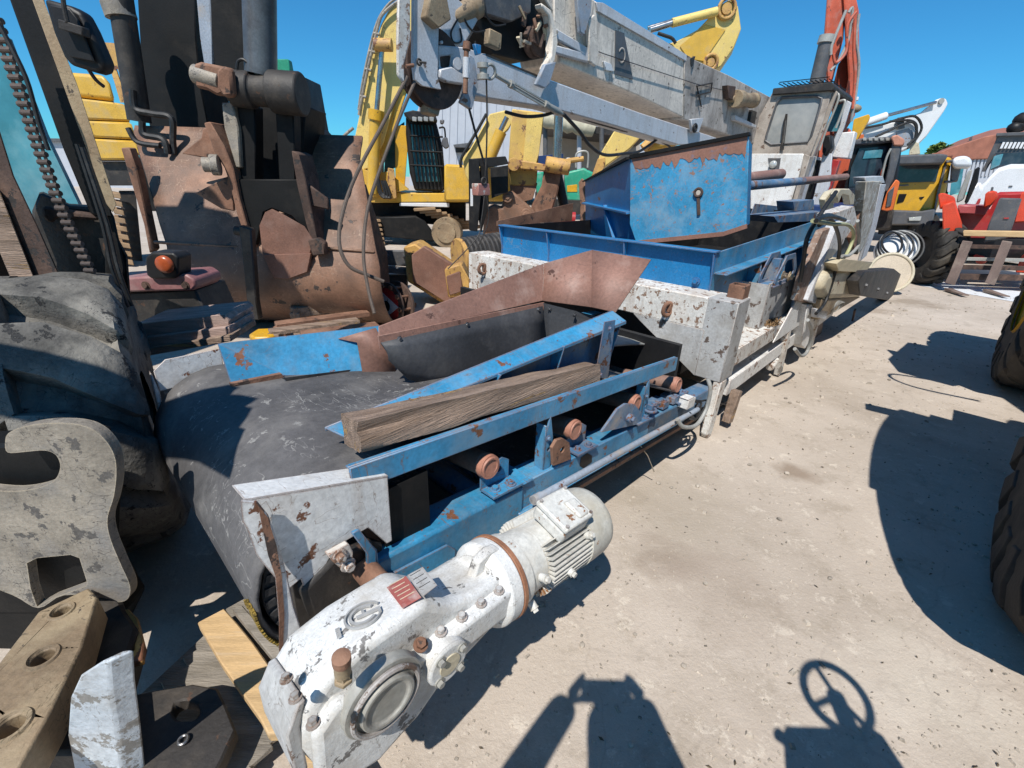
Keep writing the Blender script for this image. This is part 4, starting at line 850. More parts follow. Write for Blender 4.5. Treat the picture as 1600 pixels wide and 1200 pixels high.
for k, pts in enumerate(([(120, 225), (160, 350), (175, 420), (200, 480)], [(128, 230), (168, 350), (185, 420), (206, 478)], [(0, 40), (40, 120), (60, 190), (76, 235)])):
    F.hose('hose', 'hose', pts, Y-.1-.02*k, .007)
# mirror
g = MB(); mp_ = F.q([(66, -4), (108, 8), (126, 18), (140, 45), (163, 98), (160, 112), (150, 114), (108, 101), (98, 88), (82, 50)], 1.72); g.prism(mp_, (0, .05, 0)); mi = g.build('mirror', 'black', F.o, bevel=.012, seg=3)
g = MB(); g.prism(F.q([(80, 8), (112, 14), (124, 30), (150, 98), (112, 90), (92, 50)], 1.715), (0, -.008, 0)); g.build('mirror_back', 'black', mi, bevel=.006, seg=2)
g = MB(); g.box(F.p1(116, 45, 1.69), (.07, .03, .025), Matrix.Rotation(.25, 3, 'Y')); g.tube(F.q([(95, -30), (100, 10), (106, 38)], 1.68), .007, smooth=4); g.build('mirror_arm', 'steel_dark', mi, bevel=.004)
g = MB(); g.tube(F.q([(138, 108), (150, 125), (162, 135)], 1.8), .006, smooth=3); g.build('mirror_arm', 'rustdark', mi)
# ---- lamp, pinkish fender and dark box, planks below
Y = 2.55
B = Th('axle_unit', 'faded purple steel beam with a round orange lamp over a dark box', 'machine part', -2.0, 2.6)
B.slab('beam', 'pinkish', [(150, 437), (290, 428), (304, 437), (306, 448), (300, 454), (160, 458)], Y, .25, bevel=.012, seg=2)
g = MB(); g.prism(B.q([(226, 402), (236, 394), (270, 395), (278, 402), (278, 430), (270, 436), (236, 436), (228, 430)], Y-.03), (0, .12, 0)); lp = g.build('lamp_housing', 'black', B.o, bevel=.012, seg=3)
c = B.p1(258, 413, Y-.035); g = MB(); g.lathe([(0, .048), (.6, .046), (1, .03)], c, c+V(0, -.022, 0), 32); g.build('lamp_lens', 'lamp_orange', lp, smooth=60)
B.slab('box', 'steel_dark', [(196, 458), (304, 452), (322, 490), (330, 510), (200, 510)], Y+.04, .3)
for px in (228, 290): g = MB(); c = B.p1(px, 446, Y); g.bolt(c, (0, -1, 0), .016, .012); g.build('bolt', 'rustdark', B.o)
for k, (pts, lb) in enumerate((([(212, 506), (350, 491), (358, 500), (358, 508), (214, 528)], 'uppermost grey plank of the stack below the orange lamp'), ([(216, 529), (357, 510), (360, 522), (218, 545)], 'middle plank of the stack below the orange lamp'), ([(222, 546), (360, 523), (362, 533), (226, 557)], 'lowest plank of the stack below the orange lamp'))):
    f_ = Fr((W.pk(285, 510, y=2.3).x, 2.3, 0)); g = MB(); h_ = [W.pk(a, b, y=2.3-.03*k)-f_.o for a, b in pts]; g.prism(h_, (0, .25, .012))
    solo(g.build('plank', ('timber_pink', 'timber_pink', 'timber')[k], bevel=.004, jit=.003), f_, lb, 'plank', 'planks stacked below the orange lamp')
f_ = Fr((W.pk(240, 560, y=2.2).x, 2.2, 0)); g = MB(); g.lo((-.4, .05, 0), (.28, .4, .42)); solo(g.build('timber_block', 'timber', bevel=.01), f_, 'dark timber block carrying the planks behind the tyre', 'timber')

# ---- dark excavator with the big rusty bucket
X = Th('excavator', 'dark excavator with its wide rusty bucket resting on the ground', 'excavator', -2.6, 6.8)
Y = 4.9
xl, xr = -3.72, -1.42
def prof_pt(s):   # bucket back profile (y, z) from lip to teeth
    return s
bprof = [(5.30, 1.98), (5.08, 1.66), (4.86, 1.36), (4.66, 1.1), (4.50, .84), (4.46, .58), (4.56, .34), (4.76, .16), (5.0, .08), (5.5, .03), (6.0, .03)]
bp_ = spline([Vector((0, y, z)) for y, z in bprof], 4)
g = MB(); rows = []
for p in bp_:
    t = (p.z-1.0); xr_ = -1.62 if p.z > 1.5 else -1.62+.26*min(1, (1.5-p.z)/.8)
    xr_ = -1.62+.30*max(0, min(1, (1.75-p.z)/.95))
    row = []
    for k in range(17):
        xl_ = -3.95+.58*max(0, min(1, (1.9-p.z)/1.0)); x = xl_+(xr_-xl_)*k/16; row.append(V(x, p.y, p.z + (-.03 if p.z > 1.9 and k > 8 else 0))-X.f.o)
    rows.append(row)
g.sheet(rows); bk = g.build('bucket', 'rustbucket', X.o, solid=.03, smooth=60, bevel=0)
for x in (-3.97, -1.66):
    g = MB(); pts = [V(x + (.58*max(0, min(1, (1.9-p.z)/1.0)) if x < -3 else .0), p.y, p.z)-X.f.o for p in bp_][::3]
    g.prism(pts[(0 if x < -3 else 2):]+[V(x+(.5 if x < -3 else 0), 5.9, .7)-X.f.o, V(x+(.2 if x < -3 else 0), 5.3, 1.5)-X.f.o], (.03, 0, 0)); g.build('cheek_plate', 'rustdark', bk, bevel=.004)
X.slab('wear_edge', 'rust', [(188, 231), (201, 230), (214, 268), (240, 390), (233, 396), (224, 350)], 4.72, .1, parent=bk, bevel=.01)
X.slab('wear_patch', 'rustpatch', [(414, 331), (425, 326), (445, 336), (475, 353), (490, 375), (484, 396), (410, 398), (405, 352)], 4.44, .03, parent=bk, bevel=.004, dz=-.02)
X.slab('wear_patch', 'rustpatch', [(410, 398), (485, 396), (480, 425), (450, 436), (428, 434)], 4.42, .05, parent=bk, bevel=.004)
def ear(px_pts, Y0, Y1, th, name='ear_plate', m='rust'):
    g = MB(); g.prism(X.q(px_pts, Y0), X.f.R.transposed() @ Vector((.0, th, 0))); return g.build(name, m, bk, bevel=.008)
ear([(318, 192), (328, 190), (350, 228), (364, 262), (374, 310), (388, 360), (396, 386), (388, 386), (370, 335), (358, 285), (350, 262), (335, 238)], 4.45, 0, .3)
X.slab('ear_gap_shade', 'blacksteel', [(368, 280), (474, 280), (486, 335), (482, 366), (455, 338), (425, 326), (412, 332), (400, 384), (384, 340)], 4.5, .05, parent=bk)  # dark sheet painted for the deep shade between the ears
X.slab('bucket_crease', 'rustbucket', [(238, 376), (372, 384), (372, 388), (239, 381)], 4.52, .03, parent=bk)
X.slab('bucket_crease', 'rustbucket', [(492, 384), (585, 392), (585, 396), (492, 389)], 4.50, .03, parent=bk)
ear([(455, 235), (466, 240), (476, 275), (490, 345), (498, 378), (488, 384), (478, 350), (464, 290)], 4.45, 0, .3, m='rustdark')
X.slab('gusset', 'rust', [(340, 218), (322, 198), (316, 202), (314, 215), (283, 240), (338, 250)], 4.75, .03, parent=bk)
X.slab('gusset', 'rust', [(304, 302), (340, 283), (362, 272), (366, 330), (345, 326)], 4.5, .03, parent=bk)
X.slab('gusset', 'rustdark', [(474, 282), (512, 310), (514, 328), (486, 322)], 4.5, .03, parent=bk)
g = MB(); c = X.p1(343, 258, 4.42); g.lathe([(0, .085), (.5, .085), (.5, .06), (1, .06)], c, c+V(-.12, -.04, 0), 24); g.build('pin_boss', 'steel_worn', bk, bevel=.004)
X.slab('link_foot', 'rustdark', [(480, 375), (494, 372), (506, 380), (508, 398), (488, 400)], 4.38, .1, parent=bk)
# linkage and stick
Y = 4.6
X.slab('link', 'steel_worn', [(346, 162), (362, 158), (372, 200), (376, 262), (368, 262), (350, 200)], Y-.1, .1)
X.slab('stick', 'blacksteel', [(212, -40), (302, -40), (306, 60), (312, 130), (328, 210), (300, 240), (236, 215), (222, 130)], 5.6, .5)
X.slab('stick', 'blacksteel', [(345, 160), (478, 165), (472, 250), (466, 300), (376, 300), (360, 210)], 4.9, .5)
X.slab('stick_side', 'pipe_grey', [(303, -40), (325, -40), (332, 60), (333, 105), (318, 100), (312, 60)], 5.0, .05)
X.slab('stick', 'blacksteel', [(327, -40), (388, -40), (391, 60), (392, 112), (336, 112), (330, 60)], 4.9, .4)
X.rod('cylinder', 'chromedark', (404, -60), (408, 118), 4.55, .125, n=28)
g = MB(); a, b_ = X.p1(362, 138, 4.5), X.p1(474, 148, 4.5); d_ = (b_-a).normalized(); Lp = (b_-a).length
g.lathe([(0, .135), (.3, .14), (.32, .115), (.55, .12), (.57, .16), (.98, .165), (1, .15)], a, b_, 30); g.build('link_pin', 'steel_dark', X.o, bevel=.006)
g = MB(); g.cyl(X.p1(303, 115, 4.45), X.p1(345, 128, 4.45), .07, n=22); g.build('link_pin', 'steel_worn', X.o, bevel=.005)
X.slab('link_arm', 'rust', [(300, 100), (312, 96), (362, 106), (364, 140), (340, 150), (322, 140), (304, 136)], 4.4, .08, bevel=.02)
X.slab('link_arm', 'rust', [(338, 110), (345, 102), (360, 106), (364, 150), (348, 152), (338, 135)], 4.3, .08, bevel=.02)
X.slab('link_arm', 'blacksteel', [(370, 165), (398, 165), (400, 290), (376, 290)], 4.55, .15); X.slab('link_arm', 'blacksteel', [(430, 170), (458, 170), (462, 290), (436, 290)], 4.55, .15)
X.rod('cylinder', 'steel_dark', (184, -30), (218, 190), 5.2, .10, n=24); X.rod('cylinder_collar', 'steel_worn', (182, 5), (190, 28), 5.2, .125, n=24)
X.hose('hose', 'hose', [(370, 108), (372, 96), (380, 93), (388, 100), (389, 112)], 4.45, .012)
X.hose('pipe', 'hose', [(207, 140), (212, 170), (240, 178), (268, 185), (270, 220), (272, 240)], 5.1, .03); X.hose('pipe', 'hose', [(222, 190), (226, 210), (255, 218), (262, 240)], 5.05, .03); X.hose('pipe', 'hose', [(200, 200), (215, 222), (250, 228)], 5.05, .025)
X.slab('counter_panel', 'green', [(424, 92), (450, 92), (455, 118), (426, 118)], 6.2, .1)
X.slab('cab_frame', 'black', [(440, 110), (475, 120), (490, 200), (545, 258), (545, 330), (440, 330)], 6.4, .5)
# upper body hidden in shade behind the bucket
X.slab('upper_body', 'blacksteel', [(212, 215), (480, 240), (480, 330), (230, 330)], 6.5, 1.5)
X.slab('frame_bar', 'steel_dark', [(372, 352), (392, 358), (400, 470), (405, 500), (388, 500), (380, 420)], 4.2, .08)
g = MB(); a = X.p1(368, 360, 4.25); g.cyl(a, a+V(.14, 0, -.02), .04, n=14); g.build('pin', 'steel_dark', X.o)
X.slab('bucket_foot_shade', 'blacksteel', [(196, 440), (560, 440), (560, 500), (300, 505), (220, 500)], 4.95, .6)  # dark slab put in as shade along the bucket's foot
# ---- yellow machine behind the mast
Z = Th('excavator', 'yellow excavator body with stepped track and perforated ladder behind the mast', 'excavator', -9.5, 9.5)
Y = 8.5
Z.slab('hood', 'yellow', [(98, 122), (104, 112), (160, 116), (172, 130), (180, 158), (112, 150)], Y, 1.6, bevel=.12, seg=3)
Z.slab('hood', 'yellow', [(112, 152), (180, 160), (196, 163), (204, 190), (124, 186)], Y-.1, 1.8, bevel=.03)
Z.slab('side_door', 'yellow', [(124, 188), (205, 191), (213, 218), (134, 214)], Y-.12, 1.8, bevel=.03); Z.slab('side_door', 'yellow', [(134, 216), (213, 220), (220, 240), (208, 250), (150, 250), (140, 235)], Y-.12, 1.8, bevel=.03)
g = MB(); g.prism(Z.q([(160, 66), (190, 68), (206, 160), (188, 160)], Y-.3), (0, .02, 0), holes=[Z.q([(181, 108), (184, 108), (191, 128), (188, 128)], Y-.3), Z.q([(188, 108), (191, 108), (197, 128), (194, 128)], Y-.3), Z.q([(191, 136), (194, 136), (200, 152), (197, 152)], Y-.3)]); g.build('ladder_panel', 'yellow_rusty', Z.o)
Z.slab('deck', 'steel_dark', [(150, 252), (218, 252), (222, 290), (160, 290)], Y, 1.5)
for i in range(11):
    t = i/10; Z.slab('track_shoe', 'trackshoe', [(172+22*t, 300+13*i), (188+24*t, 303+13*i), (190+25*t, 311+13*i), (174+22*t, 308+13*i)], Y-.5, .5, bevel=.01)
Z.slab('track_frame', 'steel_dark', [(186, 300), (212, 300), (225, 430), (205, 440)], Y+.1, .5)
# ---- rusty plates and boards on the ground in front of the bucket
for k, (a, b_, wd, h, m, lb) in enumerate((((455, 484), (566, 470), .16, .10, 'timber', 'rough brown board nearest the bucket, end by the red flange'), ((430, 505), (575, 486), .12, .05, 'rust', 'long rusty bar behind the other scrap bars'), ((420, 516), (560, 497), .12, .04, 'timber', 'brown split board between two rusty bars'), ((470, 520), (590, 505), .15, .04, 'rust', 'rusty plate closest to the blue side board'))):
    A_, B_ = zz(*a, .32), zz(*b_, .32); f_ = Fr((A_.x, A_.y, 0)); g = MB(); g.beam(V(0, 0, .30), B_-A_+V(0, 0, .30), wd, h)
    g.lo((0, -.05, 0), (.1, .05, .3)); solo(g.build('scrap_bar', m, bevel=.006, jit=.006), f_, lb, 'scrap bar', 'scrap bars lying before the bucket')
A_ = zz(410, 518, .3); f_ = Fr((A_.x, A_.y, 0)); g = MB(); g.prism([zz(*p, .3)-f_.o+V(0, 0, 0) for p in ((388, 522), (402, 513), (430, 512), (438, 519), (420, 526), (395, 527))], (0, 0, -.28)); solo(g.build('cover', 'yellow_deep', bevel=.02, seg=2), f_, 'small bright yellow cover lying behind the blue side board', 'cover')
# ---- red and white flange
Fl = Th('flange', 'bolted steel flange with peeling red and white face leaning behind the brown panel', 'flange', zz(610, 500, 0).x, zz(610, 500, 0).y)
c = Fl.p1(608, 478, Fl.f.o.y-.3); ax = Vector((-.55, -.75, .1)).normalized()
_, u1, u2 = frame_of(ax)
g = MB(); g.cyl(c, c+ax*.03, .26, n=40); g.cyl(c-ax*.14, c-ax*.11, .27, n=40); g.cyl(c-ax*.14, c, .12, n=24)
g.build('disc', 'rustdark', Fl.o, bevel=.004)
for i in range(10):
    a = i*.628; g = MB(); q = c+(u1*math.cos(a)+u2*math.sin(a))*.225; g.cyl(q-ax*.12, q+ax*.05, .014, n=8); g.cyl(q+ax*.03, q+ax*.05, .028, n=6); g.build('bolt', 'rust', Fl.o)
g = MB(); g.prism([c+ax*.03+(u1*math.cos(i*2.0944+2.2)+u2*math.sin(i*2.0944+2.2))*.2 for i in range(3)], ax*.008); g.build('painted_face', 'flangewhite', Fl.o)
g = MB(); g.cyl(c+ax*.03, c+ax*.034, .2, n=36); g.build('painted_ring', 'red_dark', Fl.o); g = MB(); g.cyl(c+ax*.036, c+ax*.042, .06, n=24); g.build('bore', 'black', Fl.o)
# ---- yellow steel blocks, black bolted bracket, drum with ribbed hose
Yb = Th('scrap_block', 'scuffed yellow and rust box-section frame left of the white portal', 'steel frame', zz(680, 470, 0).x, zz(680, 470, 0).y)
Yk = Yb.f.o.y-.2
Yb.slab('box_section', 'yellow_rusty', [(630, 386), (648, 381), (735, 440), (738, 470), (700, 480), (636, 440)], Yk, .5, bevel=.02)
Yb.slab('box_section', 'rustpatch', [(643, 398), (662, 385), (735, 432), (735, 470), (700, 475), (645, 440)], Yk-.15, .1, bevel=.01)
Yb.slab('block', 'yellow_rusty', [(694, 420), (720, 412), (735, 440), (733, 462), (700, 466)], Yk-.3, .3, bevel=.02); Yb.slab('block', 'rustpatch', [(697, 432), (718, 424), (724, 455), (702, 462)], Yk-.33, .06, bevel=.01)
Bk = Th('clamp_plate', 'dark steel clamp plate with four large bolts in front of the yellow frame', 'clamp', zz(620, 460, 0).x, zz(620, 460, 0).y)
Ybk = Bk.f.o.y-.3
Bk.slab('plate', 'steel_grey', [(597, 391), (643, 392), (643, 417), (598, 414)], Ybk, .06, bevel=.01); Bk.slab('plate', 'steel_grey', [(594, 416), (646, 420), (645, 430), (596, 426)], Ybk-.05, .1, bevel=.01); Bk.slab('post', 'steel_dark', [(604, 430), (636, 430), (634, 480), (604, 480)], Ybk, .1)
for px, py in ((605, 400), (634, 400), (607, 420), (632, 422)):
    g = MB(); p = Bk.p1(px, py, Ybk-.01); g.cyl(p, p+V(0, -.05, 0), .035, n=16); g.cyl(p+V(0, -.05, 0), p+V(0, -.06, 0), .018, n=8); g.build('bolt', 'steel_grey', Bk.o, bevel=.003)
Dr = Th('drum', 'yellow ended drum wound with ribbed black hose behind the white portal', 'drum', zz(720, 430, 0).x, zz(720, 430, 0).y)
Yd = Dr.f.o.y
c0, c1 = Dr.p1(716, 402, Yd-.5), Dr.p1(775, 392, Yd-.1)
g = MB(); dd = (c1-c0); g.cyl(c0, c0+dd*.1, .30, n=40); g.build('end_disc', 'yellow_rusty', Dr.o, bevel=.01)
g = MB()
for i in range(9): g.torus(c0+dd*(.2+.11*i), dd, .27, .035, n=36, m=8)
g.cyl(c0+dd*.1, c1, .26, n=32); g.build('ribbed_hose', 'rubber', Dr.o)
# ------------------------------------------------------------------ machines in the second row
class ThM(Th):   # same, but outlines are read off planes of the screening machine's heading
    def __init__(s, name, label, cat, x, y, group=None):
        s.g = M; s.f = Fr(M.o+M.R@V(x, y, 0), 46.5); s.o = thing(name, label, cat, s.f, group); s.off = V(x, y, 0)
    def q(s, pts, Y): return [M.pk(a, b, y=Y)-s.off for a, b in pts]
    def qx(s, pts, X_): return [M.pk(a, b, x=X_)-s.off for a, b in pts]
    def slab(s, name, m, pts, Y, th, parent=None, bevel=.01, holes=(), seg=1):
        g = MB(); g.prism(s.q(pts, Y), (0, th, 0), holes=[s.q(h, Y) for h in holes]); return g.build(name, m, parent or s.o, bevel=bevel, seg=seg)
    def slabx(s, name, m, pts, X_, th, parent=None, bevel=.01, holes=(), seg=1):
        g = MB(); g.prism(s.qx(pts, X_), (th, 0, 0), holes=[s.qx(h, X_) for h in holes]); return g.build(name, m, parent or s.o, bevel=bevel, seg=seg)
# ---- yellow excavator in the middle
def tracks(T_, Yf, pts, nm, m='trackshoe', th=.5, hh=4):
    pass
E1 = Th('excavator', 'pale yellow excavator with black guard bars over its cab window, boom raised', 'excavator', -3.2, 12.5)
Y = 12.0
bo = [(640, -60), (628, -4), (606, 18), (595, 40), (586, 70), (577, 100), (566, 160), (555, 212), (549, 252), (556, 262), (566, 266), (580, 262), (600, 222), (617, 160), (640, 100), (660, -60)]
E1.slab('boom', 'yellow_pale', bo, Y, .5, bevel=.02)
E1.slab('boom_web', 'yellow', [(640, 40), (650, 60), (640, 130), (600, 250), (590, 300), (576, 300), (585, 250), (610, 150)], Y+.1, .3)
E1.rod('cylinder_rod', 'chrome', (597, 76), (588, 180), Y-.25, .055); E1.rod('boom_cylinder', 'yellow', (587, 178), (582, 302), Y-.25, .13, n=20); E1.rod('cylinder_collar', 'yellow_deep', (588, 172), (587, 188), Y-.25, .17, n=20)
g = MB(); p = E1.p1(594, 70, Y-.3); g.cyl(p+V(-.12, 0, 0), p+V(.25, 0, 0), .12, n=20); g.build('boom_pin', 'yellow_rusty', E1.o)
E1.hose('pipe', 'steel_worn', [(628, -2), (600, 20), (590, 44), (572, 120), (562, 172), (561, 180)], Y-.1, .03); E1.hose('pipe', 'steel_worn', [(624, -6), (604, 10), (586, 44), (568, 120), (560, 172)], Y-.05, .025)
for px, py in ((584, 52), (577, 80), (571, 108), (563, 150)): E1.rod('pipe_clamp', 'steel_worn', (px, py), (px+9, py+2), Y-.1, .03)
E1.slab('pillar', 'yellow_deep', [(617, 196), (640, 196), (632, 296), (618, 296)], Y+.2, .3)
E1.slab('cab', 'black', [(634, 180), (645, 174), (676, 178), (682, 192), (692, 230), (697, 292), (692, 300), (648, 298), (640, 270), (634, 210)], Y+.15, 1.4, bevel=.05, seg=2)
E1.slab('cab_glass', 'tealglass', [(640, 194), (676, 196), (688, 284), (650, 284)], Y+.12, .03)
E1.slab('cab_glass', 'tealglass', [(604, 210), (632, 190), (632, 250), (618, 262), (600, 270)], Y+.6, .03)
gb = None
for i in range(8):
    t = i/7; g = MB(); g.tube(E1.q([(640+37*t, 192), (643+41*t, 230), (650+42*t, 292)], Y+.02), .022, n=6); g.build('guard_bar', 'blacksteel', E1.o)
for yy in (212, 236, 258): E1.rod('guard_rail', 'blacksteel', (641, yy), (692, yy+2), Y+.0, .02)
E1.slab('cab_visor', 'black', [(630, 176), (645, 172), (680, 178), (684, 190), (640, 188)], Y-.2, .5, bevel=.02)
for i in range(4): E1.slab('work_light', 'dustglass', [(644+9*i, 182), (651+9*i, 183), (651+9*i, 190), (644+9*i, 189)], Y-.24, .06)
E1.hose('mirror_arm', 'blacksteel', [(686, 200), (694, 200), (696, 216)], Y, .02); E1.slab('mirror', 'steel_grey', [(692, 215), (699, 214), (702, 230), (696, 233), (689, 226)], Y-.05, .08, bevel=.02); E1.slab('mirror', 'steel_grey', [(687, 187), (695, 187), (693, 194), (688, 194)], Y-.05, .08, bevel=.02)
E1.slab('deck', 'yellow', [(564, 296), (650, 302), (732, 302), (732, 316), (565, 317)], Y, 2.2, bevel=.02)
E1.slab('hood', 'yellow', [(694, 257), (732, 260), (732, 303), (700, 300)], Y+.5, 1.5, bevel=.05, seg=2)
E1.slab('boom_foot', 'yellow', [(560, 262), (586, 270), (606, 268), (640, 296), (566, 312), (556, 296)], Y-.05, .4)
E1.slab('cylinder_guard', 'yellow_rusty', [(606, 262), (616, 264), (620, 310), (604, 312)], Y-.2, .2)
for k in range(3): E1.hose('hose', 'hose', [(596+3*k, 282), (602+4*k, 308), (592+2*k, 300), (590, 270)], Y-.3, .03)
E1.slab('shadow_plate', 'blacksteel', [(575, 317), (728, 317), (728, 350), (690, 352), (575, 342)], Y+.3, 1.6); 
E1.slab('reflector', 'whiteveh', [(624, 317), (702, 317), (702, 324), (624, 322)], Y-.03, .03); 
E1.slab('track_frame', 'blacksteel', [(584, 340), (650, 338), (664, 346), (676, 362), (686, 378), (600, 370), (590, 360)], Y-.3, .5, bevel=.02)
g = MB(); p = E1.p1(697, 364, Y-.35); g.cyl(p, p+V(0, .5, 0), .36, n=28); g.cyl(p+V(0, -.04, 0), p, .24, n=28); g.build('idler_wheel', 'steel_olive', E1.o, bevel=.01)
for i in range(9):
    t = i/8; E1.slab('track_shoe', 'trackshoe', [(580+17*t, 342+7*i), (594+11*t, 343+7*i), (596+10*t, 347+7*i), (582+17*t, 347+7*i)], Y-.4, .6, bevel=.01)
for i in range(9):
    a0 = (646+9*i, 326+ 3.6*i); E1.slab('track_shoe', 'trackshoe', [a0, (a0[0]+34, a0[1]+ -2), (a0[0]+35, a0[1]+2), (a0[0]+1, a0[1]+4.5)], Y-.2+.05*i, .3, bevel=.01)
# ---- left neighbour seen between bucket and boom: grey hood with yellow strip
E0 = Th('excavator', 'low yellow machine with a ribbed grey hood between the bucket and the raised boom', 'excavator', -6, 14)
E0.slab('hood', 'yellow_deep', [(480, 232), (535, 240), (534, 258), (490, 256)], 14, 1.5, bevel=.05, seg=2); E0.slab('engine_cover', 'steel_grey', [(484, 224), (545, 226), (552, 250), (535, 250), (530, 240), (482, 234)], 14.2, 1.5, bevel=.06, seg=3)
E0.slab('base', 'blacksteel', [(480, 250), (600, 250), (600, 345), (480, 345)], 14.4, 1.2)
E0.hose('rail', 'steel_worn', [(525, 226), (540, 210), (552, 200)], 14, .04)
# ---- second yellow excavator: boom folded down to a rusty coupler
E2 = Th('excavator', 'yellow excavator with chipped stick and rusty coupler folded down behind the blue hopper', 'excavator', -.6, 10.5)
Y = 10.0
E2.slab('boom', 'yellow_pale', [(722, 248), (735, 232), (765, 178), (790, 172), (806, 180), (796, 200), (772, 225), (748, 268), (735, 290), (728, 275)], Y+.8, .5, bevel=.02)
E2.rod('cylinder_rod', 'chrome', (792, 183), (780, 208), Y+.6, .05); E2.rod('boom_cylinder', 'yellow', (783, 205), (764, 250), Y+.6, .12); E2.hose('hose', 'hose', [(760, 178), (745, 205), (722, 245), (720, 262)], Y+.7, .03)
E2.slab('body', 'yellow', [(694, 256), (800, 262), (800, 315), (694, 315)], Y+1.6, 1.5, bevel=.05)
E2.slab('stick', 'yellow_chip', [(800, 170), (850, 176), (848, 200), (842, 240), (838, 290), (796, 290), (794, 260), (797, 210)], Y, .5, bevel=.02)
E2.slab('stick_edge', 'yellow_pale', [(824, 176), (849, 178), (842, 240), (836, 262), (816, 262), (820, 220)], Y-.04, .03, bevel=.005)
E2.slab('stick_end', 'rustbucket', [(796, 288), (840, 286), (832, 312), (800, 320)], Y+.02, .45)
E2.slab('link', 'yellow_rusty', [(800, 248), (850, 256), (862, 262), (858, 268), (806, 264), (797, 258)], Y-.2, .12, bevel=.02)
g = MB(); p = E2.p1(803, 257, Y-.25); g.cyl(p, p+V(0, .2, 0), .12, n=18); g.build('link_pin', 'yellow_rusty', E2.o, bevel=.01)
g = MB(); g.cyl(E2.p1(852, 256, Y-.2), E2.p1(890, 262, Y-.2), .14, n=20); g.cyl(E2.p1(885, 252, Y-.2), E2.p1(912, 248, Y-.2), .05, n=10); g.build('link_pin', 'yellow_rusty', E2.o, bevel=.01)
E2.rod('cylinder_rod', 'chrome', (873, 180), (870, 248), Y-.1, .085, n=20)
E2.slab('bucket_link', 'rust', [(850, 265), (878, 262), (872, 300), (858, 345), (832, 352), (830, 322), (846, 290)], Y-.15, .3, bevel=.03)
E2.slab('coupler', 'rustbucket', [(758, 326), (770, 320), (784, 324), (788, 302), (800, 298), (812, 308), (836, 330), (838, 360), (754, 366)], Y-.35, .5, bevel=.04, seg=2)
for c in ((793, 308), (822, 334)):
    g = MB(); p = E2.p1(*c, Y-.36); g.cyl(p, p+V(0, -.06, 0), .1, n=20); g.cyl(p+V(0, -.06, 0), p+V(0, -.08, 0), .05, n=8); g.build('coupler_pin', 'rustbucket', E2.o, bevel=.01)
E2.rod('cylinder', 'red_dark', (866, 340), (898, 342), Y-.2, .13, n=20); E2.rod('cylinder', 'black', (870, 270), (884, 335), Y+.2, .1)
# ---- black fork mast
FM = Th('fork_mast', 'black fork lift mast standing between two yellow excavators', 'fork lift', -1.6, 9.3); Y = 9.0
FM.slab('mast_channel', 'black', [(732, 248), (748, 248), (752, 300), (746, 362), (733, 360)], Y, .2); FM.slab('mast_channel', 'blacksteel', [(750, 258), (762, 256), (764, 320), (752, 364), (747, 340)], Y+.1, .15); FM.slab('cross_plate', 'black', [(735, 248), (790, 244), (795, 256), (762, 262), (735, 258)], Y+.2, .1); FM.slab('backplate', 'black', [(766, 262), (794, 258), (794, 300), (768, 310)], Y+.5, .5)
FM.slab('sticker', 'whiteveh', [(735, 295), (739, 295), (739, 322), (735, 322)], Y-.01, .01, bevel=0)
# ---- third boom end, and its lower arm
E3 = Th('excavator_boom', 'pale yellow excavator boom whose pinned end rises above the grey crane boom', 'boom', 4.2, 14.0); Y = 14
pk_ = [(1030, 72), (1058, 64), (1090, 46), (1115, 20), (1128, 6), (1138, 0), (1148, 2), (1153, 10), (1158, 45), (1147, 74), (1128, 102), (1118, 108), (1095, 98), (1060, 96)]
E3.slab('boom', 'yellow_pale', pk_, Y, .7, bevel=.03, seg=2, holes=[ell(1136, 13, 4, 5, 14)])
E3.slab('boom_panel', 'yellow', [(1062, 72), (1102, 38), (1134, 46), (1100, 96), (1075, 92)], Y-.03, .025, bevel=.01)
for c, r in (((1136, 13), .2), ((1111, 97), .16)):
    g = MB(); p = E3.p1(*c, Y-.06); g.torus(p, (0, 1, 0), r, .04, n=24); g.cyl(p, p+V(0, .05, 0), r*.6, n=20); g.build('boom_pin', 'yellow_rusty', E3.o)
E3.rod('cylinder_rod', 'chrome', (1016, 47), (1050, 36), Y-.1, .07); E3.rod('stick_cylinder', 'yellow_pale', (1050, 36), (1120, 18), Y-.1, .10); E3.rod('cylinder_rod', 'chrome', (1012, 44), (1118, 14), Y+.5, .05)
E3.hose('hose', 'hose', [(1028, 52), (1040, 56), (1050, 60), (1056, 68)], Y-.1, .04)
E3.slab('lower_boom', 'yellow_pale', [(925, 275), (938, 240), (960, 204), (1008, 206), (985, 232), (960, 250), (940, 265)], Y-.5, .5, bevel=.03)
E3.slab('lower_boom', 'yellow_rusty', [(924, 276), (934, 248), (946, 246), (944, 262), (932, 280)], Y-.6, .2); E3.rod('brace', 'yellow_rusty', (1005, 232), (1028, 210), Y-.6, .12); E3.rod('brace', 'yellow', (1010, 230), (1060, 216), Y-.4, .16)
# ---- mobile crane: telescopic boom over everything
C = ThM('mobile_crane', 'old mobile crane with weathered grey telescopic boom, pale jib and dusty cab', 'crane', 8.5, 3.2)
yb = 3.0; bw = .62
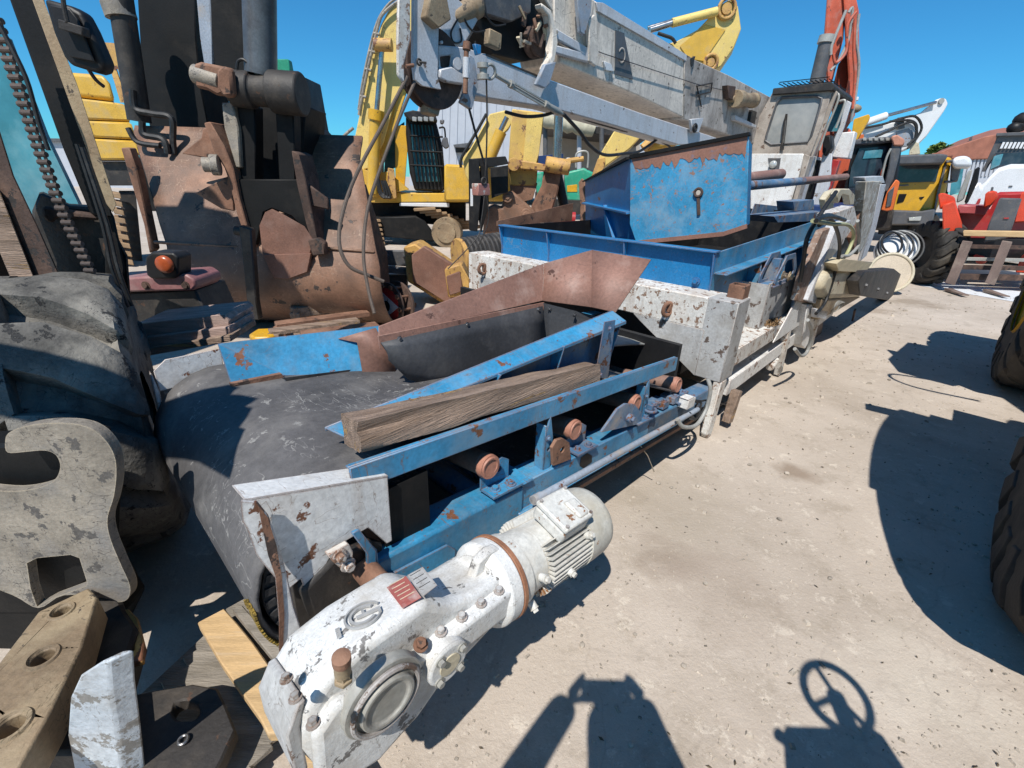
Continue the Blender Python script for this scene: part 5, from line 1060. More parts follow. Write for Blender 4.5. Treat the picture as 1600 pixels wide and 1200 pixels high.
# boom side built from its own heights: section A (front, grey white) and B (base, darker)
def bx(px, py): return M.pk(px, py, y=yb)-C.off
g = MB(); g.prism([bx(*p) for p in ((866, -40), (935, 4), (1072, 92), (1070, 184), (1000, 150), (876, 98), (866, 40))], (0, bw, 0)); g.build('boom', 'craneboom', C.o, bevel=.012)
g = MB(); g.prism([bx(*p) for p in ((1070, 86), (1140, 118), (1212, 156), (1300, 200), (1300, 268), (1200, 232), (1120, 204), (1068, 186))], (0, bw, 0)); g.prism([bx(*p)+V(0, -.02, 0) for p in ((1068, 84), (1078, 89), (1077, 190), (1067, 186))], (0, bw+.04, 0)); g.build('boom_base', 'craneboom_dark', C.o, bevel=.012)
g = MB(); g.prism([bx(*p)+V(0, -.025, 0) for p in ((929, 4), (940, 5), (1071, 86), (1070, 96), (931, 18))], (0, .03, 0)); g.build('boom_edge', 'cranewhite', C.o, bevel=.004)
g = MB(); g.prism([bx(*p)+V(0, -.012, 0) for p in ((961, 47), (974, 52), (988, 124), (960, 116))], (0, .012, 0)); g.build('boom_marking', 'steel_grey', C.o, bevel=0)
cm = bx(970, 87); g = MB(); g.torus(cm+V(0, -.016, 0), (0, 1, 0), .075, .012, n=24, m=4, a0=.4, a1=5.7, sq=.4); g.build('marking_ring', 'craneboom_dark', C.o)
for pts in ([(987, 130), (989, 148)], ): pass
g = MB(); g.tube([bx(*p)+V(0, -.03, 0) for p in ((1093, 167), (1086, 135), (1110, 130), (1108, 144), (1086, 149))], .012, n=6); g.build('boom_bracket', 'steel_dark', C.o)
g = MB(); g.tube([bx(*p)+V(0, -.04, 0) for p in ((880, 62), (940, 85), (1085, 132), (1130, 142))], .005, n=6); g.build('cable', 'hose', C.o)
g = MB(); a, b_ = bx(1138, 155)+V(0, -.12, 0), bx(1168, 158)+V(0, -.12, 0); g.lathe([(0, .14), (.25, .14), (.25, .11), (.9, .115), (.9, .13), (1, .13)], a, b_, 24); g.cyl(a+V(0, .12, 0), a+V(0, 0, 0), .05); g.build('boom_winch', 'steel_olive', C.o, bevel=.006)
g = MB(); g.prism([bx(*p)+V(0, -.1, 0) for p in ((1128, 134), (1141, 136), (1138, 158), (1130, 154))], (0, .1, 0)); g.build('bracket', 'rustdark', C.o, bevel=.004)
g = MB(); g.prism([bx(*p)+V(0, -.08, 0) for p in ((1142, 180), (1176, 196), (1174, 200), (1142, 188))], (0, .08, 0)); g.build('bracket', 'cranewhite', C.o, bevel=.004)
g = MB(); g.prism([bx(*p)+V(0, -.06, 0) for p in ((1170, 172), (1178, 175), (1174, 198), (1166, 195))], (0, .06, 0)); g.build('bracket', 'steel_dark', C.o, bevel=.004)
g = MB(); g.prism([bx(*p)+V(0, -.03, 0) for p in ((941, 96), (952, 100), (956, 112), (944, 110))], (0, .03, 0)); g.build('catch', 'whiteveh', C.o, bevel=.004)
g = MB(); g.prism([bx(*p)+V(0, -.03, 0) for p in ((1076, 92), (1084, 88), (1080, 104), (1077, 104))], (0, .03, 0)); g.build('catch', 'steel_dark', C.o, bevel=.004)
# boom head collar and wedge plates
yk = yb-.08
def cs_(name, m, pts, Y, th, **k): return C.slab(name, m, pts, Y, th, **k)
cs_('collar_plate', 'craneboom', [(846, 4), (862, 16), (870, 46), (872, 66), (867, 96), (852, 108), (862, 86), (864, 50), (858, 24), (848, 12)], yk-.1, .1)
cs_('collar_plate', 'cranewhite', [(866, 42), (922, 76), (922, 98), (900, 92), (866, 82), (868, 70), (905, 80), (868, 60)], yk, .06)
cs_('wedge_plate', 'pipe_grey', [(900, -40), (928, -40), (924, 20), (914, 56), (907, 50), (903, 10)], yk-.05, .05)
cs_('wedge_plate', 'craneboom', [(920, 30), (930, 22), (936, 80), (932, 104), (922, 96)], yk-.03, .05)
cs_('boom_section', 'craneboom', [(842, -60), (905, -60), (908, 40), (880, 36), (862, 16), (850, -4)], yk+.1, .5)
cs_('inner_section', 'blacksteel', [(742, -60), (850, -60), (865, 30), (862, 88), (820, 96), (770, 84), (745, 40)], yb+.1, .5)
cs_('jib_root', 'steel_grey', [(748, -60), (832, -60), (830, 20), (800, 34), (760, 22)], yb-.02, .1)
# greasy clutter: sheaves, pins and levers between the sections
rnd = random.Random(5)
g = MB(); c = C.p1(846, 62, yb-.05) if False else M.pk(846, 62, y=yb-.05)-C.off; g.lathe([(0, .15), (.3, .15), (.5, .11), (.7, .15), (1, .15)], c, c+V(0, .14, 0), 30); g.build('sheave', 'rustdark', C.o, bevel=.006)
for k in range(16):
    px, py = 812+rnd.random()*50, 26+rnd.random()*62; p = M.pk(px, py, y=yb-.12+rnd.random()*.08)-C.off
    a = rnd.random()*3.1; g = MB(); g.beam(p, p+V(math.cos(a)*.12, rnd.uniform(-.03, .03), math.sin(a)*.12), .02+rnd.random()*.03, .02+rnd.random()*.02); g.build('lever', rnd.choice(['rust', 'steel_worn', 'cream', 'rustdark', 'steel_olive']), C.o, bevel=.003)
g = MB(); a, b_ = M.pk(706, 30, y=yb-.1)-C.off, M.pk(745, 8, y=yb-.1)-C.off; g.lathe([(0, .05), (.1, .07), (.7, .085), (.75, .1), (1, .1)], a, b_, 20); g.build('hose_drum', 'steel_olive', C.o, bevel=.004)
g = MB(); p = M.pk(770, 62, y=yb-.05)-C.off; g.box(p, (.17, .08, .13), Matrix.Rotation(.1, 3, 'Y')); g.build('valve_block', 'steel_olive', C.o, bevel=.01)
for k, (x0_, y0_) in enumerate(((715, 30), (724, 26), (738, 50), (756, 16))):
    g = MB(); pts = [(x0_, y0_), (x0_-10, y0_+20), (x0_-6, y0_+36), (x0_+6, y0_+34), (x0_+4, y0_+14)] if k % 2 == 0 else [(x0_, y0_), (x0_+8, y0_+15), (x0_+18, y0_+24), (x0_+34, y0_+22)]
    g.tube([M.pk(a, b, y=yb-.16)-C.off for a, b in pts], .008, n=6, smooth=6); g.build('hose', 'hose', C.o)
# head plates
cs_('head_plate', 'white_rusty', [(624, -60), (642, -60), (642, 60), (632, 100), (633, 132), (622, 118), (621, 60)], yb-.32, .03)
cs_('head_plate', 'cranewhite', [(646, -60), (700, -60), (694, 20), (686, 40), (684, 120), (690, 140), (660, 134), (648, 124), (645, 100)], yb-.28, .03, holes=[ell(697-6, 66, 2, 3, 8)])
cs_('head_plate', 'cranewhite', [(684, 70), (730, 74), (762, 88), (760, 120), (728, 132), (690, 126), (684, 100)], yb-.24, .04, holes=[[(688, 88), (706, 86), (704, 104), (690, 106)]])
cs_('head_web', 'cranewhite', [(698, -20), (748, 30), (725, 72), (700, 74), (684, 60)], yb-.15, .03)
cs_('head_box', 'steel_olive', [(678, -30), (692, -40), (706, 30), (686, 44), (666, 26)], yb-.36, .1)
cs_('head_box', 'cranewhite', [(688, 108), (706, 104), (728, 118), (726, 132), (700, 128), (688, 122)], yb-.30, .07)
cs_('head_box', 'steel_olive', [(668, 162), (692, 158), (686, 182), (668, 176)], yb-.2, .12)
g = MB(); p = M.pk(712, 100, y=yb-.27)-C.off; g.cyl(p, p+V(0, -.03, 0), .05, n=24); g.build('boss', 'cranewhite', C.o, bevel=.005)
g = MB(); p = M.pk(655, 97, y=yb-.3)-C.off; g.torus(p, (0, 1, 0), .02, .008); g.cyl(p, p+V(.05, -.03, 0), .008); g.build('shackle', 'steel_dark', C.o)
g = MB(); p = M.pk(682, 108, y=yb-.22)-C.off; g.lathe([(0, .30), (.25, .30), (.4, .25), (.6, .25), (.75, .30), (1, .30)], p, p+V(0, .14, 0), 44); g.build('sheave', 'rustdark', C.o, bevel=.006)
g = MB(); g.cyl(M.pk(634, 104, y=yb-.33)-C.off, M.pk(646, 102, y=yb-.33)-C.off, .014); g.build('rope_guard', 'rust', C.o)
cs_('head_rail', 'rustdark', [(630, 60), (645, 66), (646, 128), (634, 140), (630, 110)], yb-.2, .05)
# pale jib beam
cs_('jib', 'cranewhite', [(732, 80), (760, 84), (840, 118), (1000, 176), (1110, 212), (1150, 226), (1060, 226), (960, 196), (860, 168), (740, 150), (730, 120)], yb-.12, .28)
cs_('jib_edge', 'steel_dark', [(760, 84), (840, 117), (840, 120), (760, 87)], yb-.125, .02, bevel=0)
cs_('jib_bracket', 'pipe_grey', [(732, 82), (742, 90), (748, 135), (738, 172), (720, 160), (728, 140), (733, 110)], yb-.25, .05)
cs_('jib_bracket', 'pipe_grey', [(852, 100), (870, 96), (860, 130), (852, 138), (838, 132)], yb-.22, .05)
cs_('jib_bracket', 'cranewhite', [(1080, 186), (1100, 184), (1092, 208), (1082, 206)], yb-.2, .05)
g = MB(); p = M.pk(1086, 200, y=yb-.24)-C.off; g.torus(p, (0, 1, 0), .05, .02); g.build('jib_pin', 'black', C.o)
# turnbuckle and shackle
def tbk(px, py, Y=yb-.36): return M.pk(px, py, y=Y)-C.off
g = MB(); a, b_ = tbk(775, 118), tbk(878, 178); d_ = b_-a
g.cyl(a, a+d_*.2, .018, n=10); 
for s_ in (-.022, .022): g.beam(a+d_*.18+V(0, 0, s_), a+d_*.72+V(0, 0, s_), .018, .014)
g.cyl(a+d_*.18, a+d_*.22, .035, n=10); g.cyl(a+d_*.7, a+d_*.76, .035, n=10); g.cyl(a+d_*.2, a+d_*.95, .01, n=8); g.lathe([(0, .03), (.7, .035), (1, .02)], a+d_*.76, b_, 12); g.build('turnbuckle', 'steel_light', C.o)
g = MB(); c = tbk(766, 112); g.torus(c, (.1, 1, .2), .055, .014, n=20, m=8); g.lathe([(0, .05), (.3, .05), (.35, .03), (.65, .03), (.7, .055), (1, .055)], tbk(754, 98), tbk(755, 124), 14); g.build('shackle', 'steel_light', C.o)
g = MB(); g.cyl(tbk(729, 70), tbk(727, 146), .022, n=12); g.cyl(tbk(730, 66), tbk(729, 78), .035, n=12); g.build('lock_pin', 'rust', C.o); g = MB(); g.cyl(tbk(728.5, 90), tbk(728, 122), .03, n=14); g.build('pin_sleeve', 'cranewhite', C.o)
g = MB(); g.prism([tbk(*p) for p in ((742, 68), (752, 70), (752, 84), (746, 86))], (0, .04, 0)); g.build('hook_clip', 'blue_clean', C.o, bevel=.004)
# ropes and cables
def rope(pts, Y0, Y1, r, nm='rope', m='cable_rust'):
    g = MB(); n = len(pts); g.tube([M.pk(a, b, y=Y0+(Y1-Y0)*i/(n-1))-C.off for i, (a, b) in enumerate(pts)], r, n=8, smooth=6); return g.build(nm, m, C.o)
rope([(636, 120), (600, 190), (558, 270), (536, 330), (530, 380), (545, 415), (575, 430), (600, 440)], yb-.3, 2.2, .014)
rope([(648, 128), (618, 200), (585, 290), (572, 340), (568, 400), (575, 450), (585, 490)], yb-.3, 2.0, .013)
rope([(733, 170), (745, 215), (758, 262), (762, 290)], yb-.3, yb-.2, .011, m='hose')
rope([(760, 124), (761, 180), (760, 240), (758, 280)], yb-.4, yb-.3, .008, nm='chain', m='steel_dark')
rope([(880, 178), (905, 205), (922, 228), (945, 242), (975, 240), (1000, 236), (1030, 215)], yb-.36, yb, .02, nm='hose', m='hose'); rope([(790, 175), (820, 182), (850, 180), (885, 172), (920, 188), (980, 205)], yb, yb, .018, nm='hose', m='hose')
rope([(1000, 205), (1040, 225), (1060, 240)], yb, yb+.1, .015, nm='hose', m='hose')
g = MB(); g.prism([tbk(*p) for p in ((747, 287), (765, 287), (767, 305), (748, 306))], (0, .1, 0)); g.build('hook_block', 'redblock', C.o, bevel=.006)
g = MB(); g.torus(tbk(756, 283), (0, 1, 0), .03, .009); g.tube([tbk(757, 306), tbk(752, 345), tbk(745, 372), tbk(700, 420)], .006, n=6, smooth=4); g.tube([tbk(760, 306), tbk(763, 345), tbk(745, 390)], .006, n=6, smooth=4); g.build('hook_chain', 'steel_dark', C.o)
# cab
xc = 8.4
fr_out = [(1163, 246), (1176, 200), (1206, 146), (1214, 140), (1298, 136), (1300, 142), (1284, 195), (1266, 244), (1230, 246)]
win = [(1196, 220), (1198, 210), (1214, 160), (1222, 152), (1276, 150), (1284, 154), (1282, 165), (1268, 212), (1262, 222), (1205, 226)]
C.slabx('cab_front', 'cabgrey', fr_out, xc, .06, holes=[win], bevel=.01)
C.slabx('windscreen', 'dustglass', win, xc+.03, .015, bevel=0)
g = MB(); g.tube(C.qx(win+[win[0]], xc-.005), .022, n=6); g.build('window_seal', 'steel_grey', C.o)
g = MB(); g.tube(C.qx([(1221, 234), (1226, 190), (1229, 178)], xc-.03), .02, n=6); g.tube(C.qx([(1224, 234), (1229, 190), (1230, 178)], xc-.05), .01, n=6); g.build('wiper', 'steel_dark', C.o)
g = MB(); g.prism(C.qx([(1206, 148), (1208, 138), (1300, 128), (1305, 136), (1302, 141)], xc-.08), (1.7, 0, 0)); g.build('cab_roof', 'steel_dark', C.o, bevel=.01)
for k in range(12):
    g = MB(); t = k/11; a = C.qx([(1215+ 78*t, 138-8*t*.9)], xc)[0]; g.beam(a+V(0, 0, .08), a+V(1.5, 0, .08), .012, .012); g.build('roof_grid', 'blacksteel', C.o)
g = MB(); a, b_ = C.qx([(1216, 137), (1294, 129)], xc); 
for dx in (0, .5, 1.0, 1.5): g.beam(a+V(dx, 0, .09), b_+V(dx, 0, .09), .014, .014)
g.build('roof_frame', 'blacksteel', C.o)
C.slabx('cab_body', 'white', [(1172, 240), (1256, 240), (1252, 262), (1240, 300), (1232, 330), (1172, 330)], xc-.02, 1.6, bevel=.015)
C.slabx('cab_side', 'cabgrey', [(1256, 240), (1266, 244), (1252, 290), (1244, 320), (1236, 320), (1250, 270)], xc-.04, .3)
C.slabx('lamp_recess', 'steel_grey', [(1200, 247), (1220, 247), (1217, 266), (1202, 264)], xc-.03, .02, bevel=.003)
g = MB(); p = C.qx([(1208, 257)], xc-.04)[0]; g.lathe([(0, .075), (.6, .07), (1, .04)], p, p+V(-.05, 0, 0), 24); g.build('head_lamp', 'lamp_clear', C.o, smooth=60)
# cab side: door frame, white panels, chequered box
C.slabx('cab_side_frame', 'cabgrey', [(1300, 136), (1309, 144), (1306, 150), (1290, 196), (1262, 262), (1245, 325), (1238, 322), (1262, 250), (1284, 195)], xc+.1, .08)
C.slabx('cab_side_frame', 'cranewhite', [(1322, 156), (1330, 160), (1318, 200), (1290, 262), (1272, 325), (1262, 325), (1284, 262), (1312, 196)], xc+1.2, .08)
C.slabx('side_glass', 'tealglass', [(1304, 165), (1322, 160), (1308, 205), (1292, 206)], xc+1.3, .02, bevel=0)
C.slabx('seat', 'black', [(1286, 212), (1298, 210), (1300, 230), (1290, 245), (1284, 240)], xc+.8, .3, bevel=.03)
C.slabx('side_panel', 'cranewhite', [(1285, 240), (1300, 240), (1296, 290), (1280, 325), (1266, 325), (1278, 280)], xc+.9, .08)
C.slabx('side_panel', 'white', [(1304, 208), (1336, 205), (1326, 248), (1298, 246)], xc+1.5, .3, bevel=.02)
C.slabx('side_panel', 'blacksteel', [(1262, 250), (1280, 250), (1264, 325), (1240, 325)], xc+1.0, .2)
C.slabx('side_panel', 'red_dark', [(1300, 250), (1312, 250), (1296, 300), (1280, 322), (1276, 300)], xc+1.3, .2)
for pts in ([(1296, 150), (1308, 146), (1309, 158), (1290, 205), (1280, 235)], [(1312, 158), (1320, 157), (1318, 168), (1306, 200)]):
    g = MB(); g.tube(C.qx(pts, xc+.3), .022, n=8, smooth=4); g.build('hand_rail', 'steel_light', C.o)
C.slabx('chassis', 'blueveh', [(1160, 318), (1262, 320), (1310, 322), (1300, 350), (1160, 350)], xc+.3, 4, bevel=.02)
C.slabx('chassis', 'steel_dark', [(1155, 330), (1300, 330), (1290, 420), (1155, 420)], xc+1.0, 3, bevel=.02)
C.slabx('turret', 'cabgrey', [(1120, 205), (1172, 236), (1172, 330), (1120, 330)], xc+1.0, 1.2)
# ------------------------------------------------------------------ blue chute lying on the hopper, pipes, support tower (machine's own heading)
H = ThM('steel_chute', 'blue steel chute with rust-brown top band and a keyhole, tipped up on the hopper', 'chute', .6, 1.0)
H.slabx('chute_wall', 'blue_rusttop', [(985, 244), (1170, 210), (1166, 354), (1130, 366), (994, 379), (984, 350)], .62, .012, bevel=.002, holes=[ell(1091, 301, 4.5, 5, 12)])
H.slabx('rust_band', 'primer_band', [(985, 246), (1168, 213), (1166, 228)]+[(1164-i*4.4, 232+.20*i*1.0+random.uniform(-4, 6)+(4 if i % 5 else 9)+i*.45) for i in range(38)]+[(992, 262)], .617, .004, bevel=0)
H.slabx('chute_lip', 'blacksteel', [(983, 242), (1170, 206), (1171, 212), (985, 248)], .60, .035, bevel=.002)
H.slabx('chute_foot', 'primer_band', [(994, 376), (1130, 362), (1166, 350), (1166, 357), (1130, 369), (994, 382)], .615, .02, bevel=0)
g = MB(); g.torus(H.qx([(1091, 301)], .61)[0], (1, 0, 0), .028, .01, n=20); H0 = H.qx([(1091, 305), (1092, 336)], .612); g.beam(H0[0], H0[1], .012, .02); g.build('keyhole', 'rustdark', H.o)
g = MB()
a = H.qx([(985, 246), (994, 379)], .63); 
b_ = [M.pk(915, 282, x=1.7)-H.off, M.pk(916, 364, x=1.7)-H.off]
g.face([a[0], b_[0], b_[1], a[1]]); g.build('side_wall', 'blue_clean', H.o, solid=.012, smooth=0)
mid = lambda t, s: (a[0].lerp(b_[0], t)).lerp(a[1].lerp(b_[1], t), s)
nrm = (b_[0]-a[0]).cross(a[1]-a[0]).normalized(); nrm = nrm if nrm.x < 0 else -nrm
g = MB(); g.prism([mid(.02, .62), mid(.98, .40), mid(.98, .43), mid(.02, .65)], nrm*.06); g.build('side_rib', 'blue_clean', H.o, bevel=.002)
g = MB(); g.prism([mid(.45, .5), mid(.42, .98), mid(.30, .98)], nrm*.05); g.build('side_rib', 'blue_clean', H.o, bevel=.002)
g = MB(); g.prism([mid(-.01, -.01), mid(1.0, .0), mid(1.0, .02), mid(-.01, .02)], nrm*.04); g.build('chute_lip', 'blacksteel', H.o)
H.slabx('end_flange', 'rust', [(903, 285), (909, 278), (914, 284), (914, 366), (905, 366), (906, 320)], 1.72, .02); H.slabx('end_flange', 'primer', [(931, 276), (941, 282), (945, 300), (940, 308), (933, 300)], 1.6, .02)
H.slabx('side_panel', 'blue_clean', [(916, 286), (934, 278), (940, 366), (917, 366)], 1.75, .02)
H.slab('rear_wall', 'blue_clean', [(1168, 212), (1176, 225), (1172, 350), (1166, 354)], .35, .012)
PP = ThM('steel_pipe', 'short rust-brown steel pipe end above the blue bar', 'pipe', 2.2, 1.0)
g = MB(); a, b_ = M.pk(1150, 281, y=.8)-PP.off, M.pk(1220, 272, y=.8)-PP.off; r = .055
n0 = (b_-a).normalized(); g.lathe([(0, r), (1, r), (1, r*.8), (0.3, r*.8)], a-n0*.3, b_, 24, cap=False); g.cyl(a-n0*.3, a-n0*.29, r); solo_ = g.build('tube', 'primer', PP.o)
PB = ThM('steel_bar', 'long round bar, half blue half rusty, resting across the hopper', 'bar', 2.4, .8)
g = MB(); a, b_, c_ = [M.pk(*p, y=.6)-PB.off for p in ((1172, 290), (1254, 283), (1322, 276))]; g.cyl(a-(b_-a)*.1, b_, .04, n=20); g.build('painted_end', 'blue_dusty', PB.o); g = MB(); g.cyl(b_, c_, .041, n=20); g.build('rusty_end', 'primer', PB.o)
# support tower with hydraulic leg (part of the screening plant), cable loops
U = type('o', (), {})()
def my(name, m, pts, Y, th, **k):
    g = MB(); g.prism(M.pks(pts, y=Y), (0, th, 0)); return g.build(name, m, T, bevel=k.get('bevel', .006))
Yt = -.1
tw = my('tower_plate', 'rustpanel', [(1286, 360), (1308, 352), (1290, 420), (1262, 474), (1245, 470), (1258, 420)], Yt, .05)
my('tower_post', 'cranewhite', [(1308, 352), (1330, 344), (1318, 380), (1302, 400), (1278, 476), (1263, 470), (1290, 400)], Yt-.04, .12)
my('tower_post', 'white_rusty', [(1300, 334), (1335, 322), (1340, 345), (1322, 372), (1310, 356), (1296, 360)], Yt+.1, .12)
my('tower_arch', 'cream', [(1290, 312), (1298, 300), (1310, 295), (1318, 296), (1318, 304), (1306, 306), (1302, 325), (1292, 328)], Yt+.05, .05); my('tower_arch', 'cream', [(1308, 304), (1314, 295), (1328, 295), (1336, 304), (1334, 320), (1328, 320), (1326, 306), (1316, 304), (1310, 318)], Yt-.02, .05)
my('tower_leg', 'white', [(1262, 476), (1276, 476), (1266, 530), (1258, 545), (1252, 540)], Yt-.02, .1); my('tower_leg', 'rustbucket', [(1276, 470), (1290, 470), (1284, 520), (1268, 545), (1262, 530)], Yt+.1, .1)
my('tower_post', 'post_moss', [(1354, 284), (1378, 283), (1373, 310), (1362, 368), (1340, 398), (1346, 350)], .03, .1)
my('tower_cap', 'cranewhite', [(1352, 277), (1380, 275), (1383, 286), (1353, 288)], .09, .12); my('tower_post', 'rust', [(1345, 330), (1364, 320), (1352, 372), (1336, 390), (1330, 372)], .05, .05); my('tower_post', 'cranewhite', [(1376, 288), (1385, 288), (1368, 360), (1354, 400), (1345, 408), (1363, 350)], .02, .04)
# outrigger tube with timber, black end block, wheel hub
g = MB(); a, b_ = M.pk(1290, 466, y=-.25), M.pk(1392, 442, y=-.25); a = V(1.0, -.22, .82); 
Yo = -.2
g = MB(); g.prism(M.pks([(1296, 425), (1345, 410), (1362, 420), (1345, 466), (1290, 470), (1284, 455)], y=Yo), (0, .2, 0)); g.build('outrigger_tube', 'cream', T, bevel=.06, seg=3)
g = MB(); g.prism(M.pks([(1284, 468), (1345, 464), (1300, 490), (1278, 500)], y=Yo+.02), (0, .1, 0)); g.build('outrigger_web', 'steel_olive', T, bevel=.004)
g = MB(); g.prism(M.pks([(1308, 412), (1318, 404), (1364, 410), (1352, 426), (1310, 424)], y=Yo-.03), (0, .12, 0)); g.build('timber_packer', 'timber_fresh2', T, bevel=.004)
g = MB(); g.prism(M.pks([(1341, 440), (1352, 424), (1398, 420), (1408, 428), (1392, 470), (1344, 462)], y=Yo-.1), (0, .15, 0)); g.build('end_block', 'steel_dark', T, bevel=.01)
for px, py in ((1352, 446), (1371, 452), (1385, 458)): g = MB(); g.bolt(M.pk(px, py, y=Yo-.1), (0, -1, 0), .02, .02); g.build('block_bolt', 'steel_grey', T)
g = MB(); g.beam(M.pk(1336, 484, y=-.15), M.pk(1326, 528, y=-.15), .02, .04); g.build('prop', 'rustdark', T)
# cable loops
for k, pts in enumerate(([(1306, 300), (1285, 330), (1262, 370), (1255, 410), (1250, 440)], [(1280, 352), (1300, 345), (1312, 380), (1306, 420), (1290, 470), (1275, 490)], [(1270, 345), (1300, 350), (1326, 352), (1334, 368), (1324, 395), (1312, 410)], [(1340, 345), (1342, 380), (1328, 398), (1316, 400)], [(1262, 500), (1268, 520), (1262, 548), (1252, 556), (1242, 545)], [(1275, 345), (1284, 340), (1300, 338), (1320, 344)])):
    g = MB(); g.tube(M.pks(pts, y=Yt-.09-.01*k), .014, n=8, smooth=6); g.build('cable_loop', ('hose', 'hose', 'hose_yellow', 'hose_grey', 'hose_grey', 'hose')[k], T)
for k in range(4):
    g = MB(); c = M.pk(1308, 478+k, y=Yo-.02); g.torus(c+V(.01*k, 0, 0), (.3, 1, .2*k), .05+.006*k, .004, n=24, m=5, sq=1); g.build('wire_coil', 'hose_grey', T)
my('cable_gland', 'cranewhite', [(1276, 482), (1294, 486), (1290, 500), (1274, 496)], Yt-.08, .04)
# cable reel standing behind
R1 = Th('cable_reel', 'cream steel wheel with loops of black and white cable on its rim', 'cable reel', zz(1420, 455, 0).x, zz(1420, 455, 0).y); Yr = R1.f.o.y-.15
c = R1.p1(1386, 428, Yr); ax = Vector((-.30, -.9, .35)).normalized(); mpx = (R1.p1(1396, 428, Yr)-c).length/10; 
g = MB(); g.lathe([(0, mpx*29), (.1, mpx*29), (.5, mpx*25), (.5, mpx*14), (.9, mpx*12)], c+ax*.12, c-ax*.12, 40); g.build('rim', 'reelwood', R1.o, bevel=.01)
g = MB(); g.lathe([(0, mpx*12), (1, mpx*12)], c+ax*.10, c-ax*.02, 24); g.build('hub', 'cream', R1.o, bevel=.01)
g = MB(); g.torus(c+ax*.12, ax, mpx*29, mpx*2.2, n=40); g.build('rim_edge', 'cream', R1.o)
c2 = c+V(.45, .5, .35); g = MB(); g.lathe([(0, mpx*26), (.6, mpx*29), (1, mpx*29)], c2, c2-ax*.2, 36); g.build('disc', 'whiteveh', R1.o, bevel=.02)
for k in range(5): g = MB(); g.torus(c2+ax*(.02+.02*k)+V(-.05*k, 0, .02*k), ax+V(.2*k-.4, 0, .1), mpx*(30-3*k), .018, n=30, m=6); g.build('cable', 'hose' if k % 2 == 0 else 'hose_grey', R1.o)
# ------------------------------------------------------------------ far right machines
# red-orange excavator arm
A1 = Th('excavator', 'red excavator with faded arm and looping grey hoses rising behind the dusty crane cab', 'excavator', 8.3, 15); Y = 14.5
A1.slab('arm', 'red_faded', [(1296, -40), (1324, -40), (1318, 60), (1300, 130), (1292, 130), (1288, 60)], Y, .6, bevel=.04)
A1.slab('arm', 'red_faded', [(1316, -40), (1330, -40), (1342, 16), (1343, 100), (1336, 180), (1320, 205), (1312, 200), (1326, 120), (1322, 60)], Y-.1, .4, bevel=.04)
A1.slab('arm_web', 'redorange_dark', [(1310, 100), (1326, 80), (1324, 150), (1315, 210), (1300, 210), (1300, 140)], Y+.2, .3, bevel=.02)
A1.rod('cylinder', 'steel_grey', (1292, 62), (1276, 128), Y-.3, .17, n=20); A1.rod('cylinder_collar', 'steel_light', (1294, 56), (1290, 68), Y-.3, .2, n=20)
for k, pts in enumerate(([(1326, 20), (1332, 14), (1326, 60), (1310, 95), (1298, 110)], [(1338, 18), (1324, 40), (1322, 80), (1306, 98), (1302, 84)], [(1342, 22), (1338, 60), (1342, 100), (1338, 140), (1330, 190)], [(1336, 30), (1334, 80), (1336, 120), (1332, 170)], [(1322, 16), (1312, 40), (1300, 70), (1298, 86)])): A1.hose('hose', 'hose_grey' if k % 2 == 0 else 'red_faded', pts, Y-.35-.03*k, .035)
A1.slab('clamp', 'whiteveh', [(1330, 152), (1342, 151), (1341, 157), (1330, 157)], Y-.4, .1); g = MB(); g.ball(A1.p1(1334, 170, Y-.3), .14, (1.4, 1, .8)); g.build('coupling', 'steel_olive', A1.o)
A1.slab('house', 'red_faded', [(1284, 200), (1330, 200), (1330, 330), (1270, 330)], Y+.3, 1.4, bevel=.05)
A1.slab('undercarriage', 'steel_dark', [(1262, 318), (1335, 318), (1345, 352), (1262, 352)], Y, 2, bevel=.05)
# small yellow bucket piece and white excavator
A2 = Th('excavator', 'small yellow excavator bucket tip showing between red arm and white boom', 'excavator', 13, 20); A2.slab('bucket', 'yellow_deep', [(1334, 186), (1358, 178), (1360, 184), (1348, 205), (1336, 226), (1330, 216)], 19, .6, bevel=.03); A2.slab('stick', 'orange', [(1336, 210), (1350, 210), (1340, 330), (1326, 330)], 19.1, .4); A2.slab('base', 'steel_dark', [(1310, 318), (1350, 318), (1350, 345), (1310, 345)], 19, 2)
A3 = Th('excavator', 'white excavator whose folded boom points up to the right with looping black hoses', 'excavator', 15.5, 21.5); Y = 21
A3.slab('boom', 'whiteveh', [(1340, 208), (1352, 200), (1400, 190), (1438, 176), (1462, 156), (1470, 153), (1478, 154), (1481, 162), (1476, 172), (1448, 212), (1436, 224), (1405, 238), (1345, 230)], Y, .6, bevel=.04, seg=2)
A3.slab('boom_panel', 'pipe_grey', [(1400, 206), (1420, 200), (1432, 210), (1426, 226), (1404, 230)], Y-.03, .03)
A3.rod('cylinder', 'whiteveh', (1352, 192), (1384, 181), Y-.1, .14); A3.rod('cylinder_rod', 'chrome', (1384, 181), (1462, 160), Y-.1, .06); A3.slab('bracket', 'steel_grey', [(1402, 184), (1412, 182), (1414, 200), (1404, 202)], Y-.15, .1)
for pts in ([(1350, 200), (1380, 194), (1405, 186), (1430, 182), (1440, 200), (1428, 222), (1418, 232)], [(1368, 214), (1390, 204), (1410, 194), (1428, 192), (1432, 212), (1418, 226)], [(1390, 190), (1420, 188), (1432, 196), (1430, 216)]): A3.hose('hose', 'hose', pts, Y-.2, .045)
g = MB(); p = A3.p1(1470, 158, Y-.02); g.cyl(p, p+V(0, -.05, 0), .1, n=16); g.build('pin', 'steel_light', A3.o)
